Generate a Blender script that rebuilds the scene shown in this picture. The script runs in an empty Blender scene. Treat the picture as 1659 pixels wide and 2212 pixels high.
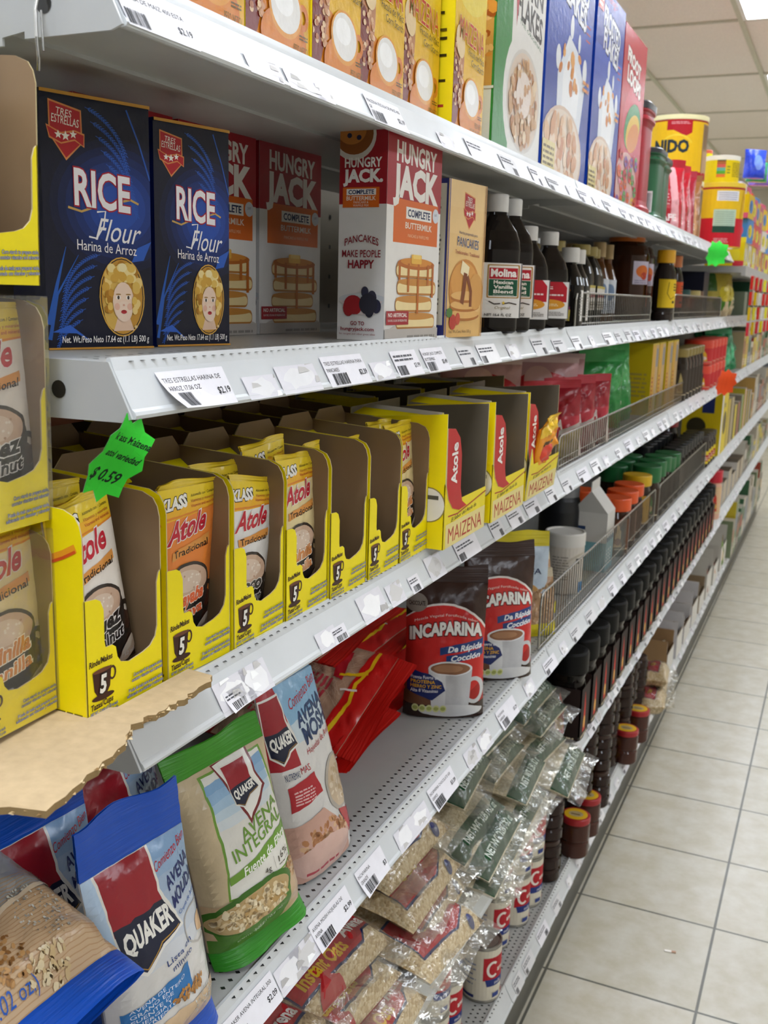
import bpy, bmesh, math, random
from mathutils import Vector, Matrix, noise
from mathutils.geometry import tessellate_polygon

C = bpy.context.scene.collection
SC = bpy.context.scene
PI = math.pi
rnd = random.Random(7)

# ------------------------------------------------------------------ camera, world, lights, exposure
CAM_H = 1.49
YAW, PITCH, ROLL = -0.41621, -0.20918, 0.02753
f_ = Vector((math.sin(YAW) * math.cos(PITCH), math.cos(YAW) * math.cos(PITCH), math.sin(PITCH)))
r0 = Vector((math.cos(YAW), -math.sin(YAW), 0))
u0 = r0.cross(f_)
r_ = r0 * math.cos(ROLL) + u0 * math.sin(ROLL)
u_ = -r0 * math.sin(ROLL) + u0 * math.cos(ROLL)
cam = bpy.data.cameras.new('camera')
cam.sensor_fit = 'VERTICAL'
cam.sensor_height = 36.0
cam.sensor_width = 27.0
cam.lens = 2205.4 / 2212 * 36.0
cam.clip_start = 0.02
cam.dof.use_dof = True
cam.dof.focus_distance = 0.92
cam.dof.aperture_fstop = 15.0
camo = bpy.data.objects.new('camera', cam)
camo.matrix_world = Matrix(((r_.x, u_.x, -f_.x, 0), (r_.y, u_.y, -f_.y, 0), (r_.z, u_.z, -f_.z, CAM_H), (0, 0, 0, 1)))
C.objects.link(camo)
SC.camera = camo

wd = bpy.data.worlds.new('store_light')
SC.world = wd
wd.use_nodes = True
bgn = wd.node_tree.nodes['Background']
bgn.inputs[0].default_value = (0.90, 0.96, 1.0, 1)
bgn.inputs[1].default_value = 0.07
PANEL_STRENGTH = 14.0
SC.view_settings.view_transform = 'Standard'
SC.view_settings.look = 'None'
SC.view_settings.exposure = 0.06
SC.view_settings.gamma = 1.0
SC.view_settings.use_curve_mapping = False

# ------------------------------------------------------------------ colours and materials
def lin(c):
    c = c / 255.0
    return c / 12.92 if c <= 0.04045 else ((c + 0.055) / 1.055) ** 2.4

def hx(s):
    s = s.lstrip('#')
    return (lin(int(s[0:2], 16)), lin(int(s[2:4], 16)), lin(int(s[4:6], 16)))

_mats = {}
def mat(name, rough=0.5, spec=0.5, metal=0.0, col=None, noise_scale=0, bump=0.0, var=0.0, coat=0.0, emit=0, trans=0.0, alpha=1.0, ior=1.45, stretch=None, glossy=0.0):
    """Printed or plain surface: base colour from the face colours (attribute Col) or a fixed colour, with procedural wear and relief."""
    if name in _mats:
        return _mats[name]
    m = bpy.data.materials.new(name)
    m.use_nodes = True
    nt = m.node_tree
    b = nt.nodes['Principled BSDF']
    b.inputs['Roughness'].default_value = rough
    b.inputs['Specular IOR Level'].default_value = spec
    b.inputs['Metallic'].default_value = metal
    b.inputs['IOR'].default_value = ior
    if coat:
        b.inputs['Coat Weight'].default_value = coat
        b.inputs['Coat Roughness'].default_value = 0.08
    if trans:
        b.inputs['Transmission Weight'].default_value = trans
    if col is None:
        at = nt.nodes.new('ShaderNodeAttribute')
        at.attribute_name = 'Col'
        src = at.outputs['Color']
    else:
        rgb = nt.nodes.new('ShaderNodeRGB')
        rgb.outputs[0].default_value = (*hx(col), 1)
        src = rgb.outputs[0]
    tc = nt.nodes.new('ShaderNodeTexCoord')
    vec = tc.outputs['Object']
    if stretch:
        mp = nt.nodes.new('ShaderNodeMapping')
        mp.inputs['Scale'].default_value = stretch
        nt.links.new(vec, mp.inputs['Vector'])
        vec = mp.outputs['Vector']
    if noise_scale:
        n = nt.nodes.new('ShaderNodeTexNoise')
        n.inputs['Scale'].default_value = noise_scale
        n.inputs['Detail'].default_value = 4
        nt.links.new(vec, n.inputs['Vector'])
        if var:
            mx = nt.nodes.new('ShaderNodeMix')
            mx.data_type = 'RGBA'
            mx.blend_type = 'MULTIPLY'
            mx.inputs[0].default_value = 1.0
            rp = nt.nodes.new('ShaderNodeMapRange')
            rp.inputs[1].default_value = 0.3
            rp.inputs[2].default_value = 0.7
            rp.inputs[3].default_value = 1.0 - var
            rp.inputs[4].default_value = 1.0
            nt.links.new(n.outputs['Fac'], rp.inputs[0])
            nt.links.new(src, mx.inputs[6])
            nt.links.new(rp.outputs[0], mx.inputs[7])
            src = mx.outputs[2]
        if bump:
            bp = nt.nodes.new('ShaderNodeBump')
            bp.inputs['Strength'].default_value = bump
            bp.inputs['Distance'].default_value = 0.004
            nt.links.new(n.outputs['Fac'], bp.inputs['Height'])
            nt.links.new(bp.outputs['Normal'], b.inputs['Normal'])
    nt.links.new(src, b.inputs['Base Color'])
    if emit:
        nt.links.new(src, b.inputs['Emission Color'])
        b.inputs['Emission Strength'].default_value = emit
    _mats[name] = m
    return m

CARD = mat('printed_card', rough=0.42, spec=0.4, noise_scale=60, var=0.04, bump=0.02)
GLOSSCARD = mat('varnished_card', rough=0.24, spec=0.32, noise_scale=90, var=0.03, bump=0.12)
MATTE = mat('matte_card', rough=0.85, spec=0.2, noise_scale=120, var=0.14)
FILM = mat('printed_film', rough=0.24, spec=0.5, noise_scale=26, bump=0.55, var=0.05)
FILMCRIMP = mat('crimped_film', rough=0.3, spec=0.5, noise_scale=60, bump=0.4, var=0.08, stretch=(1, 0.15, 6))
PLASTIC = mat('moulded_plastic', rough=0.35, spec=0.5, noise_scale=40, var=0.03)
GLOSS = mat('glossy_plastic', rough=0.12, spec=0.6, noise_scale=15, var=0.03)
STEEL = mat('white_enamel_steel', rough=0.33, spec=0.5, noise_scale=18, var=0.07, bump=0.01)
WIRE = mat('chrome_wire', rough=0.25, metal=1.0, col='#b9b7b2', noise_scale=200, var=0.2)
TIN = mat('tin_metal', rough=0.3, metal=0.9, noise_scale=80, var=0.1)
PAPER = mat('paper_label', rough=0.6, spec=0.3, noise_scale=80, var=0.05)
BLACKPLASTIC = mat('black_plastic', rough=0.45, spec=0.22, noise_scale=40, var=0.03)
DARKGLASS = mat('filled_bottle', rough=0.08, spec=0.35, noise_scale=12, var=0.1)

def grain_mat(name, c1, c2, c3, scale):
    m = bpy.data.materials.new(name)
    m.use_nodes = True
    nt = m.node_tree
    b = nt.nodes['Principled BSDF']
    b.inputs['Roughness'].default_value = 0.55
    tc = nt.nodes.new('ShaderNodeTexCoord')
    v = nt.nodes.new('ShaderNodeTexVoronoi')
    v.inputs['Scale'].default_value = scale
    v.inputs['Randomness'].default_value = 1
    nt.links.new(tc.outputs['Object'], v.inputs['Vector'])
    sp = nt.nodes.new('ShaderNodeSeparateColor')
    nt.links.new(v.outputs['Color'], sp.inputs[0])
    cr = nt.nodes.new('ShaderNodeValToRGB')
    e = cr.color_ramp.elements
    e[0].position = 0; e[0].color = (*hx(c1), 1)
    e[1].position = 1; e[1].color = (*hx(c3), 1)
    k = e.new(0.5); k.color = (*hx(c2), 1)
    nt.links.new(sp.outputs[0], cr.inputs[0])
    nt.links.new(cr.outputs[0], b.inputs['Base Color'])
    bp = nt.nodes.new('ShaderNodeBump')
    bp.inputs['Strength'].default_value = 0.8
    bp.inputs['Distance'].default_value = 0.002
    bp.invert = True
    nt.links.new(v.outputs['Distance'], bp.inputs['Height'])
    nt.links.new(bp.outputs['Normal'], b.inputs['Normal'])
    return m

OATS = grain_mat('oat_flakes', '#b79a6c', '#d3bc92', '#e6d6b4', 260)
RICE = grain_mat('rice_grains', '#c6b696', '#ddd0b4', '#efe6d2', 300)
BROWNRICE = grain_mat('brown_grain', '#94774e', '#b2956a', '#cdb48a', 330)

def clear_mat(name, tint, lo, hi, bump, scale, haze=0.0):
    m = bpy.data.materials.new(name)
    m.use_nodes = True
    nt = m.node_tree
    nt.nodes.remove(nt.nodes['Principled BSDF'])
    out = nt.nodes['Material Output']
    tr = nt.nodes.new('ShaderNodeBsdfTransparent')
    tr.inputs[0].default_value = (*hx(tint), 1)
    gl = nt.nodes.new('ShaderNodeBsdfGlossy')
    gl.inputs['Roughness'].default_value = 0.16
    gl.inputs[0].default_value = (0.95, 0.95, 0.95, 1)
    lw = nt.nodes.new('ShaderNodeLayerWeight')
    lw.inputs[0].default_value = 0.35
    mr = nt.nodes.new('ShaderNodeMapRange')
    mr.inputs[3].default_value = lo
    mr.inputs[4].default_value = hi
    nt.links.new(lw.outputs['Fresnel'], mr.inputs[0])
    mx = nt.nodes.new('ShaderNodeMixShader')
    nt.links.new(mr.outputs[0], mx.inputs[0])
    nt.links.new(tr.outputs[0], mx.inputs[1])
    nt.links.new(gl.outputs[0], mx.inputs[2])
    df = nt.nodes.new('ShaderNodeBsdfDiffuse')
    df.inputs[0].default_value = (0.85, 0.84, 0.82, 1)
    mx2 = nt.nodes.new('ShaderNodeMixShader')
    mx2.inputs[0].default_value = haze
    nt.links.new(mx.outputs[0], mx2.inputs[1])
    nt.links.new(df.outputs[0], mx2.inputs[2])
    nt.links.new(mx2.outputs[0], out.inputs[0])
    tc = nt.nodes.new('ShaderNodeTexCoord')
    n = nt.nodes.new('ShaderNodeTexNoise')
    n.inputs['Scale'].default_value = scale
    n.inputs['Detail'].default_value = 3
    nt.links.new(tc.outputs['Object'], n.inputs['Vector'])
    bp = nt.nodes.new('ShaderNodeBump')
    bp.inputs['Strength'].default_value = bump
    bp.inputs['Distance'].default_value = 0.01
    nt.links.new(n.outputs['Fac'], bp.inputs['Height'])
    nt.links.new(bp.outputs['Normal'], gl.inputs['Normal'])
    nt.links.new(bp.outputs['Normal'], lw.inputs['Normal'])
    return m

CLEARBAG = clear_mat('clear_bag_film', '#fbfaf6', 0.04, 0.38, 0.6, 34, 0.06)
SHRINK = clear_mat('shrink_wrap', '#f8f7f4', 0.05, 0.4, 0.7, 30, 0.04)
CLEARPLASTIC = clear_mat('clear_plastic', '#f0eeee', 0.06, 0.7, 0.1, 20)

# ------------------------------------------------------------------ mesh builder
class MB:
    def __init__(self):
        self.v = []; self.f = []; self.c = []; self.s = []; self.m = []; self.n = {}
    def add(self, vs, fs, col, smooth=False, mi=0, vcol=None):
        o = len(self.v)
        self.v.extend(tuple(p) for p in vs)
        for f in fs:
            self.f.append([i + o for i in f])
            if vcol: self.c.append([vcol[i] for i in f])
            else: self.c.append(col)
            self.s.append(smooth); self.m.append(mi)
    def quad(self, a, b, c, d, col, **k):
        self.add([a, b, c, d], [(0, 1, 2, 3)], col, **k)
    def box(self, x0, x1, y0, y1, z0, z1, col, cols=None, mi=0):
        """cols: per side overrides with keys +x -x +y -y +z -z"""
        P = [(x0, y0, z0), (x1, y0, z0), (x1, y1, z0), (x0, y1, z0), (x0, y0, z1), (x1, y0, z1), (x1, y1, z1), (x0, y1, z1)]
        F = {'-z': (3, 2, 1, 0), '+z': (4, 5, 6, 7), '-y': (0, 1, 5, 4), '+x': (1, 2, 6, 5), '+y': (2, 3, 7, 6), '-x': (3, 0, 4, 7)}
        cols = cols or {}
        for k, f in F.items():
            self.add([P[i] for i in f], [(0, 1, 2, 3)], cols.get(k, col), mi=mi)
    def prism(self, poly, fr, t, c_out, c_in, c_edge=None):
        """poly in 2D, fr(x,y,off)->3D; outer face at off 0, inner at off -t"""
        n = len(poly)
        if sum(poly[i][0] * poly[(i + 1) % n][1] - poly[(i + 1) % n][0] * poly[i][1] for i in range(n)) < 0:
            poly = poly[::-1]
        tris = tessellate_polygon([[Vector((p[0], p[1], 0)) for p in poly]])
        A = [fr(x, y, 0) for x, y in poly]; B = [fr(x, y, -t) for x, y in poly]
        T = []
        for a, b, c in tris:
            s = (poly[b][0] - poly[a][0]) * (poly[c][1] - poly[a][1]) - (poly[c][0] - poly[a][0]) * (poly[b][1] - poly[a][1])
            T.append((a, b, c) if s > 0 else (a, c, b))
        self.add(A, T, c_out)
        self.add(B, [t_[::-1] for t_ in T], c_in)
        for i in range(n):
            j = (i + 1) % n
            self.add([A[i], B[i], B[j], A[j]], [(0, 1, 2, 3)], c_edge or c_in)
    def lathe(self, prof, n=24, p=2.0, ay=1.0, cols=None, col=(1, 1, 1), smooth=True, cx=0, cy=0, cap0=True, cap1=True, mi=0):
        """prof [(r,z,(colour))]; cross-section superellipse of power p, y-axis stretched by ay"""
        rings = []
        for q in prof:
            r, z = q[0], q[1]
            ring = []
            for i in range(n):
                a = 2 * PI * (i + 0.5) / n
                c, s = math.cos(a), math.sin(a)
                k = (abs(c) ** p + abs(s) ** p) ** (-1.0 / p)
                ring.append((cx + r * k * c, cy + r * ay * k * s, z))
            rings.append(ring)
        for i in range(len(prof) - 1):
            cc = prof[i][2] if len(prof[i]) > 2 else col
            vs = rings[i] + rings[i + 1]
            fs = [(j, (j + 1) % n, n + (j + 1) % n, n + j) for j in range(n)]
            self.add(vs, fs, cc, smooth=smooth, mi=mi)
        if cap0 and prof[0][0] > 1e-5: self.add(rings[0], [tuple(range(n))[::-1]], prof[0][2] if len(prof[0]) > 2 else col, mi=mi)
        if cap1 and prof[-1][0] > 1e-5: self.add(rings[-1], [tuple(range(n))], prof[-1][2] if len(prof[-1]) > 2 else col, mi=mi)
    def tube(self, pts, r, col, n=8):
        pts = [Vector(p) for p in pts]
        rings = []
        for i, p in enumerate(pts):
            t = (pts[min(i + 1, len(pts) - 1)] - pts[max(i - 1, 0)]).normalized()
            a = t.orthogonal().normalized(); b = t.cross(a)
            if rings and i:
                a = (pa - t * pa.dot(t)).normalized(); b = t.cross(a)
            pa = a
            rings.append([p + (a * math.cos(2 * PI * k / n) + b * math.sin(2 * PI * k / n)) * r for k in range(n)])
        for i in range(len(pts) - 1):
            self.add(rings[i] + rings[i + 1], [(j, (j + 1) % n, n + (j + 1) % n, n + j) for j in range(n)], col, smooth=True)
        self.add(rings[0], [tuple(range(n))[::-1]], col); self.add(rings[-1], [tuple(range(n))], col)
    def grid(self, fn, nu, nv, col, smooth=True, flip=False, colfn=None):
        vs = [fn(i / nu, j / nv) for j in range(nv + 1) for i in range(nu + 1)]
        for j in range(nv):
            for i in range(nu):
                a = j * (nu + 1) + i
                for q in ((a, a + 1, a + nu + 2), (a, a + nu + 2, a + nu + 1)):
                    if flip: q = q[::-1]
                    self.f.append([k + len(self.v) for k in q])
                    self.c.append(colfn((i + .5) / nu, (j + .5) / nv) if colfn else col)
                    self.s.append(smooth); self.m.append(0)
        self.v.extend(tuple(p) for p in vs)
    def build(self, name, m, parent=None, loc=(0, 0, 0), rot=(0, 0, 0)):
        me = bpy.data.meshes.new(name)
        me.from_pydata(self.v, [], self.f)
        me.polygons.foreach_set('use_smooth', self.s)
        for x in (m if isinstance(m, (list, tuple)) else [m]): me.materials.append(x)
        me.polygons.foreach_set('material_index', self.m)
        at = me.color_attributes.new('Col', 'FLOAT_COLOR', 'CORNER')
        buf = []
        for f, c in zip(self.f, self.c):
            if isinstance(c, list):
                for q in c: buf.extend((q[0], q[1], q[2], 1.0))
            else:
                buf.extend((c[0], c[1], c[2], 1.0) * len(f))
        at.data.foreach_set('color', buf)
        me.update()
        if self.n:
            me.normals_split_custom_set_from_vertices([self.n.get(i, (0, 0, 0)) for i in range(len(self.v))])
        o = bpy.data.objects.new(name, me)
        o.location = loc; o.rotation_euler = rot
        C.objects.link(o)
        if parent: o.parent = parent
        return o

def tag(o, label, cat, group=None, kind=None):
    o['label'] = label; o['category'] = cat
    if group: o['group'] = group
    if kind: o['kind'] = kind
    return o

def empty(name, loc=(0, 0, 0), rot=(0, 0, 0)):
    o = bpy.data.objects.new(name, None)
    o.empty_display_size = 0.02
    C.objects.link(o)
    o.location = loc; o.rotation_euler = rot
    return o

def struct(o, label=None):
    o['kind'] = 'structure'
    if label: o['label'] = label
    return o

def dup(root, loc=None, rot=None, label=None, group=None, scale=None):
    """copy of a thing with copies of its parts and sub-parts"""
    r = root.copy(); C.objects.link(r)
    if loc is not None: r.location = loc
    if rot is not None: r.rotation_euler = rot
    if scale is not None: r.scale = scale
    if label: r['label'] = label
    if group: r['group'] = group
    for ch in root.children:
        c = ch.copy(); C.objects.link(c); c.parent = r
        for g in ch.children:
            d = g.copy(); C.objects.link(d); d.parent = c
    return r

ORD = ['first', 'second', 'third', 'fourth', 'fifth', 'sixth', 'seventh', 'eighth', 'ninth', 'tenth', 'eleventh', 'twelfth', 'thirteenth', 'fourteenth', 'fifteenth',
       'sixteenth', 'seventeenth', 'eighteenth', 'nineteenth', 'twentieth', 'twenty-first', 'twenty-second', 'twenty-third', 'twenty-fourth', 'twenty-fifth', 'twenty-sixth']

# ------------------------------------------------------------------ flat print artwork
_tc = {}
def text_geo(s, bold=0.0, shear=0.0, res=2):
    k = (s, bold, shear, res)
    if k in _tc: return _tc[k]
    cu = bpy.data.curves.new('lettering', 'FONT')
    cu.body = s; cu.size = 1.0; cu.offset = bold; cu.shear = shear; cu.resolution_u = res
    ob = bpy.data.objects.new('lettering', cu)
    me = bpy.data.meshes.new_from_object(ob)
    vs = [(v.co.x, v.co.y) for v in me.vertices]
    fs = [tuple(p.vertices) for p in me.polygons]
    bpy.data.objects.remove(ob); bpy.data.curves.remove(cu); bpy.data.meshes.remove(me)
    if vs:
        x0 = min(v[0] for v in vs); w = max(v[0] for v in vs) - x0
        vs = [(v[0] - x0, v[1]) for v in vs]
    else: w = 1
    _tc[k] = (vs, fs, w)
    return _tc[k]
CAPH = max(v[1] for v in text_geo('H')[0])

def clip_poly(P, ax, lim, sign):
    out = []
    n = len(P)
    for i in range(n):
        a, b = P[i], P[(i + 1) % n]
        da, db = (a[ax] - lim) * sign, (b[ax] - lim) * sign
        if da >= 0: out.append(a)
        if da * db < 0:
            t = da / (da - db)
            out.append((a[0] + (b[0] - a[0]) * t, a[1] + (b[1] - a[1]) * t))
    return out

class Art:
    """Flat printed design of w by h metres, origin bottom left."""
    def __init__(self, w, h):
        self.w, self.h, self.items, self.n = w, h, [], 0
    def _put(self, polys, col, layer):
        self.n += 1
        self.items.append((polys, hx(col) if isinstance(col, str) else col, layer if layer is not None else self.n))
    def convex(self, pts, col, layer=None): self._put([list(pts)], col, layer)
    def poly(self, pts, col, layer=None):
        t = tessellate_polygon([[Vector((p[0], p[1], 0)) for p in pts]])
        self._put([[pts[i] for i in f] for f in t], col, layer)
    def rect(self, x0, y0, x1, y1, col, layer=None): self.convex([(x0, y0), (x1, y0), (x1, y1), (x0, y1)], col, layer)
    def grad(self, x0, y0, x1, y1, c0, c1, n=8, vert=True):
        a, b = hx(c0), hx(c1)
        L = self.n + 1
        for i in range(n):
            t = (i + .5) / n
            c = tuple(a[k] + (b[k] - a[k]) * t for k in range(3))
            if vert: self.rect(x0, y0 + (y1 - y0) * i / n, x1, y0 + (y1 - y0) * (i + 1) / n, c, L)
            else: self.rect(x0 + (x1 - x0) * i / n, y0, x0 + (x1 - x0) * (i + 1) / n, y1, c, L)
        self.n = L
    def rrect(self, x0, y0, x1, y1, r, col, layer=None):
        pts = []
        for cx, cy, a0 in ((x1 - r, y1 - r, 0), (x0 + r, y1 - r, 90), (x0 + r, y0 + r, 180), (x1 - r, y0 + r, 270)):
            for k in range(5):
                a = math.radians(a0 + 22.5 * k); pts.append((cx + r * math.cos(a), cy + r * math.sin(a)))
        self.convex(pts, col, layer)
    def ell(self, cx, cy, rx, ry, col, n=28, rot=0, a0=0, a1=360, layer=None):
        cr, sr = math.cos(rot), math.sin(rot)
        pts = []
        full = abs(a1 - a0) >= 360
        for i in range(n if full else n + 1):
            a = math.radians(a0 + (a1 - a0) * i / n)
            x, y = rx * math.cos(a), ry * math.sin(a)
            pts.append((cx + x * cr - y * sr, cy + x * sr + y * cr))
        self.convex(pts, col, layer)
    def stroke(self, pts, w, col, w1=None, layer=None):
        w1 = w if w1 is None else w1
        ps = []
        n = len(pts)
        side = []
        for i, p in enumerate(pts):
            a = pts[max(i - 1, 0)]; b = pts[min(i + 1, n - 1)]
            dx, dy = b[0] - a[0], b[1] - a[1]
            L = math.hypot(dx, dy) or 1
            ww = (w + (w1 - w) * i / max(1, n - 1)) / 2
            side.append(((p[0] - dy / L * ww, p[1] + dx / L * ww), (p[0] + dy / L * ww, p[1] - dx / L * ww)))
        for i in range(n - 1):
            ps.append([side[i][0], side[i + 1][0], side[i + 1][1], side[i][1]])
        self._put(ps, col, layer)
    def ring(self, cx, cy, rx, ry, w, col, n=32, rot=0, a0=0, a1=360):
        cr, sr = math.cos(rot), math.sin(rot)
        pts = []
        for i in range(n + 1):
            a = math.radians(a0 + (a1 - a0) * i / n)
            x, y = rx * math.cos(a), ry * math.sin(a)
            pts.append((cx + x * cr - y * sr, cy + x * sr + y * cr))
        self.stroke(pts, w, col)
    def star(self, cx, cy, r, col, n=5, k=0.42, rot=90):
        P = [(cx + (r if i % 2 == 0 else r * k) * math.cos(math.radians(rot + 180 * i / n)), cy + (r if i % 2 == 0 else r * k) * math.sin(math.radians(rot + 180 * i / n))) for i in range(2 * n)]
        self._put([[(cx, cy), P[i], P[(i + 1) % (2 * n)]] for i in range(2 * n)], col, None)
    def text(self, s, x, y, h, col, w=None, bold=0.0, shear=0.0, align='l', rot=0.0, rise=0.0, bow=0.0, outline=None, res=2):
        """y is the baseline, h the capital height, w the fitted width; outline = (colour, extra weight)"""
        if outline: self._text(s, x, y, h, outline[0], w, bold, shear, align, rot, rise, bow, res, outline[1])
        self._text(s, x, y, h, col, w, bold, shear, align, rot, rise, bow, res, 0)
    def _text(self, s, x, y, h, col, w, bold, shear, align, rot, rise, bow, res, extra):
        vb, fb, wb = text_geo(s, bold, shear, res)
        vs, fs, wd_ = text_geo(s, bold + extra, shear, res) if extra else (vb, fb, wb)
        sy = h / CAPH
        sx = w / wb if w else sy
        W = wb * sx
        dx = {'l': 0, 'c': -W / 2, 'r': -W}[align]
        ex = (wd_ - wb) / 2
        cr, sr = math.cos(rot), math.sin(rot)
        out = []
        for (a, b) in vs:
            px, py = (a - ex) * sx + dx, b * sy
            t = (px - dx) / W
            py += rise * px + bow * (1 - (2 * t - 1) ** 2)
            out.append((x + px * cr - py * sr, y + px * sr + py * cr))
        polys = []
        for f in fs:
            if len(f) <= 4: polys.append([out[i] for i in f])
            else:
                for t_ in tessellate_polygon([[Vector((out[i][0], out[i][1], 0)) for i in f]]): polys.append([out[f[i]] for i in t_])
        self._put(polys, col, None)
    def lines(self, x0, y0, x1, y1, n, col, fill=0.5, ragged=0.15, seed=1):
        """blocks of unreadably small print"""
        rr = random.Random(seed)
        st = (y1 - y0) / n
        ps = []
        for i in range(n):
            yy = y0 + i * st
            x = x0
            e = x1 - (x1 - x0) * ragged * rr.random()
            while x < e:
                ww = st * rr.uniform(.8, 3.2)
                ps.append([(x, yy), (min(x + ww, e), yy), (min(x + ww, e), yy + st * fill), (x, yy + st * fill)])
                x += ww + st * .35
        self._put(ps, col, None)
    def barcode(self, x0, y0, x1, y1, col='#1a1a1a', bg=None, seed=3):
        rr = random.Random(seed)
        if bg: self.rect(x0 - .001, y0 - .001, x1 + .001, y1 + .001, bg)
        x = x0; ps = []
        u = (x1 - x0) / 46
        while x < x1:
            ww = u * rr.choice((1, 1, 2, 3)); ps.append([(x, y0), (min(x + ww, x1), y0), (min(x + ww, x1), y1), (x, y1)])
            x += ww + u * rr.choice((1, 1, 2))
        self._put(ps, col, None)
    def emit(self, mb, S, du=None, dv=None, step=0.00012, base=0.0002, smooth=False, mi=0, diag=False, N=None):
        rank = {L: i for i, L in enumerate(sorted({it[2] for it in self.items}))}
        step = min(step, 0.0016 / max(1, len(rank)))
        for polys, col, L in self.items:
            off = base + rank[L] * step
            for P in polys:
                P = clip_poly(P, 0, 0, 1); P = clip_poly(P, 0, self.w, -1) if P else P
                P = clip_poly(P, 1, 0, 1) if P else P; P = clip_poly(P, 1, self.h, -1) if P else P
                if len(P) < 3: continue
                todo = [P]
                for ax, d in ((0, du), (1, dv)):
                    if not d: continue
                    nxt = []
                    for q in todo:
                        lo = min(p[ax] for p in q); hi = max(p[ax] for p in q)
                        k0 = math.floor(lo / d + 1e-6); k1 = math.ceil(hi / d - 1e-6)
                        if k1 - k0 <= 1: nxt.append(q); continue
                        for k in range(k0, k1):
                            a = clip_poly(q, ax, k * d, 1)
                            a = clip_poly(a, ax, (k + 1) * d, -1) if len(a) > 2 else a
                            if len(a) > 2: nxt.append(a)
                    todo = nxt
                if du and dv and diag:
                    nxt = []
                    for q in todo:
                        mx_, my_ = sum(p[0] for p in q) / len(q), sum(p[1] for p in q) / len(q)
                        i, j = math.floor(mx_ / du), math.floor(my_ / dv)
                        g = lambda p: (p[1] / dv - j) - (p[0] / du - i)
                        for sg in (1, -1):
                            out = []
                            for n_ in range(len(q)):
                                A_, B_ = q[n_], q[(n_ + 1) % len(q)]
                                da, db = g(A_) * sg, g(B_) * sg
                                if da >= 0: out.append(A_)
                                if da * db < 0:
                                    t = da / (da - db); out.append((A_[0] + (B_[0] - A_[0]) * t, A_[1] + (B_[1] - A_[1]) * t))
                            if len(out) > 2: nxt.append(out)
                    todo = nxt
                for q in todo:
                    A = sum(q[i][0] * q[(i + 1) % len(q)][1] - q[(i + 1) % len(q)][0] * q[i][1] for i in range(len(q)))
                    if abs(A) < 1e-11: continue
                    if A < 0: q = q[::-1]
                    if N:
                        k0 = len(mb.v)
                        for i_, (x, y) in enumerate(q): mb.n[k0 + i_] = N(x, y)
                    mb.add([S(x, y, off) for x, y in q], [tuple(range(len(q)))], col, smooth=smooth, mi=mi)

# faces of an upright carton whose front bottom near corner is its origin (front looks to +x, near side to -y)
def F_front(x, y, o): return Vector((o, x, y))
def F_near(D): return lambda x, y, o: Vector((-D + x, -o, y))
def F_top(D, H): return lambda x, y, o: Vector((-D + x, y, H + o))

def carton(name, W, D, H, col, front=None, near=None, cols=None, m=None, loc=(0, 0, 0), rot=(0, 0, 0), parent=None, flat=0.0002):
    mb = MB()
    mb.box(-D, 0, 0, W, 0, H, hx(col), {k: hx(v) for k, v in (cols or {}).items()})
    if front: front.emit(mb, F_front)
    if near: near.emit(mb, F_near(D))
    # closing flap seams on the top
    dk = tuple(q * .55 for q in hx((cols or {}).get('+z', col)))
    mb.quad((-D + .002, W * .5 - .0004, H + .0002), (-.002, W * .5 - .0004, H + .0002), (-.002, W * .5 + .0004, H + .0002), (-D + .002, W * .5 + .0004, H + .0002), dk)
    return mb.build(name, m or CARD, parent, loc, rot)
# ------------------------------------------------------------------ the setting
def floor_mat():
    m = bpy.data.materials.new('stone_floor_tiles')
    m.use_nodes = True
    nt = m.node_tree
    b = nt.nodes['Principled BSDF']
    b.inputs['Roughness'].default_value = 0.32
    tc = nt.nodes.new('ShaderNodeTexCoord')
    mp = nt.nodes.new('ShaderNodeMapping')
    mp.inputs['Location'].default_value = (0.139, -2.709 + 0.3308 * 20, 0)
    nt.links.new(tc.outputs['Object'], mp.inputs['Vector'])
    br = nt.nodes.new('ShaderNodeTexBrick')
    br.offset = 0.0
    br.inputs['Scale'].default_value = 1.0
    br.inputs['Brick Width'].default_value = 0.3308
    br.inputs['Row Height'].default_value = 0.3308
    br.inputs['Mortar Size'].default_value = 0.0032
    br.inputs['Mortar Smooth'].default_value = 0.1
    br.inputs['Color1'].default_value = (*hx('#beb9ab'), 1)
    br.inputs['Color2'].default_value = (*hx('#b8b3a4'), 1)
    br.inputs['Mortar'].default_value = (*hx('#55544c'), 1)
    nt.links.new(mp.outputs[0], br.inputs['Vector'])
    n = nt.nodes.new('ShaderNodeTexNoise')
    n.inputs['Scale'].default_value = 16
    n.inputs['Detail'].default_value = 6
    n.inputs['Roughness'].default_value = 0.6
    nt.links.new(tc.outputs['Object'], n.inputs['Vector'])
    cr = nt.nodes.new('ShaderNodeValToRGB')
    cr.color_ramp.elements[0].position = 0.36
    cr.color_ramp.elements[0].color = (*hx('#ebe6da'), 1)
    cr.color_ramp.elements[1].position = 0.66
    cr.color_ramp.elements[1].color = (1, 1, 1, 1)
    nt.links.new(n.outputs['Fac'], cr.inputs[0])
    mx = nt.nodes.new('ShaderNodeMix')
    mx.data_type = 'RGBA'; mx.blend_type = 'MULTIPLY'; mx.inputs[0].default_value = 1
    nt.links.new(br.outputs['Color'], mx.inputs[6])
    nt.links.new(cr.outputs[0], mx.inputs[7])
    nt.links.new(mx.outputs[2], b.inputs['Base Color'])
    bp = nt.nodes.new('ShaderNodeBump')
    bp.inputs['Strength'].default_value = 0.4
    bp.inputs['Distance'].default_value = 0.002
    bp.invert = True
    nt.links.new(br.outputs['Fac'], bp.inputs['Height'])
    nt.links.new(bp.outputs['Normal'], b.inputs['Normal'])
    return m

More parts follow.
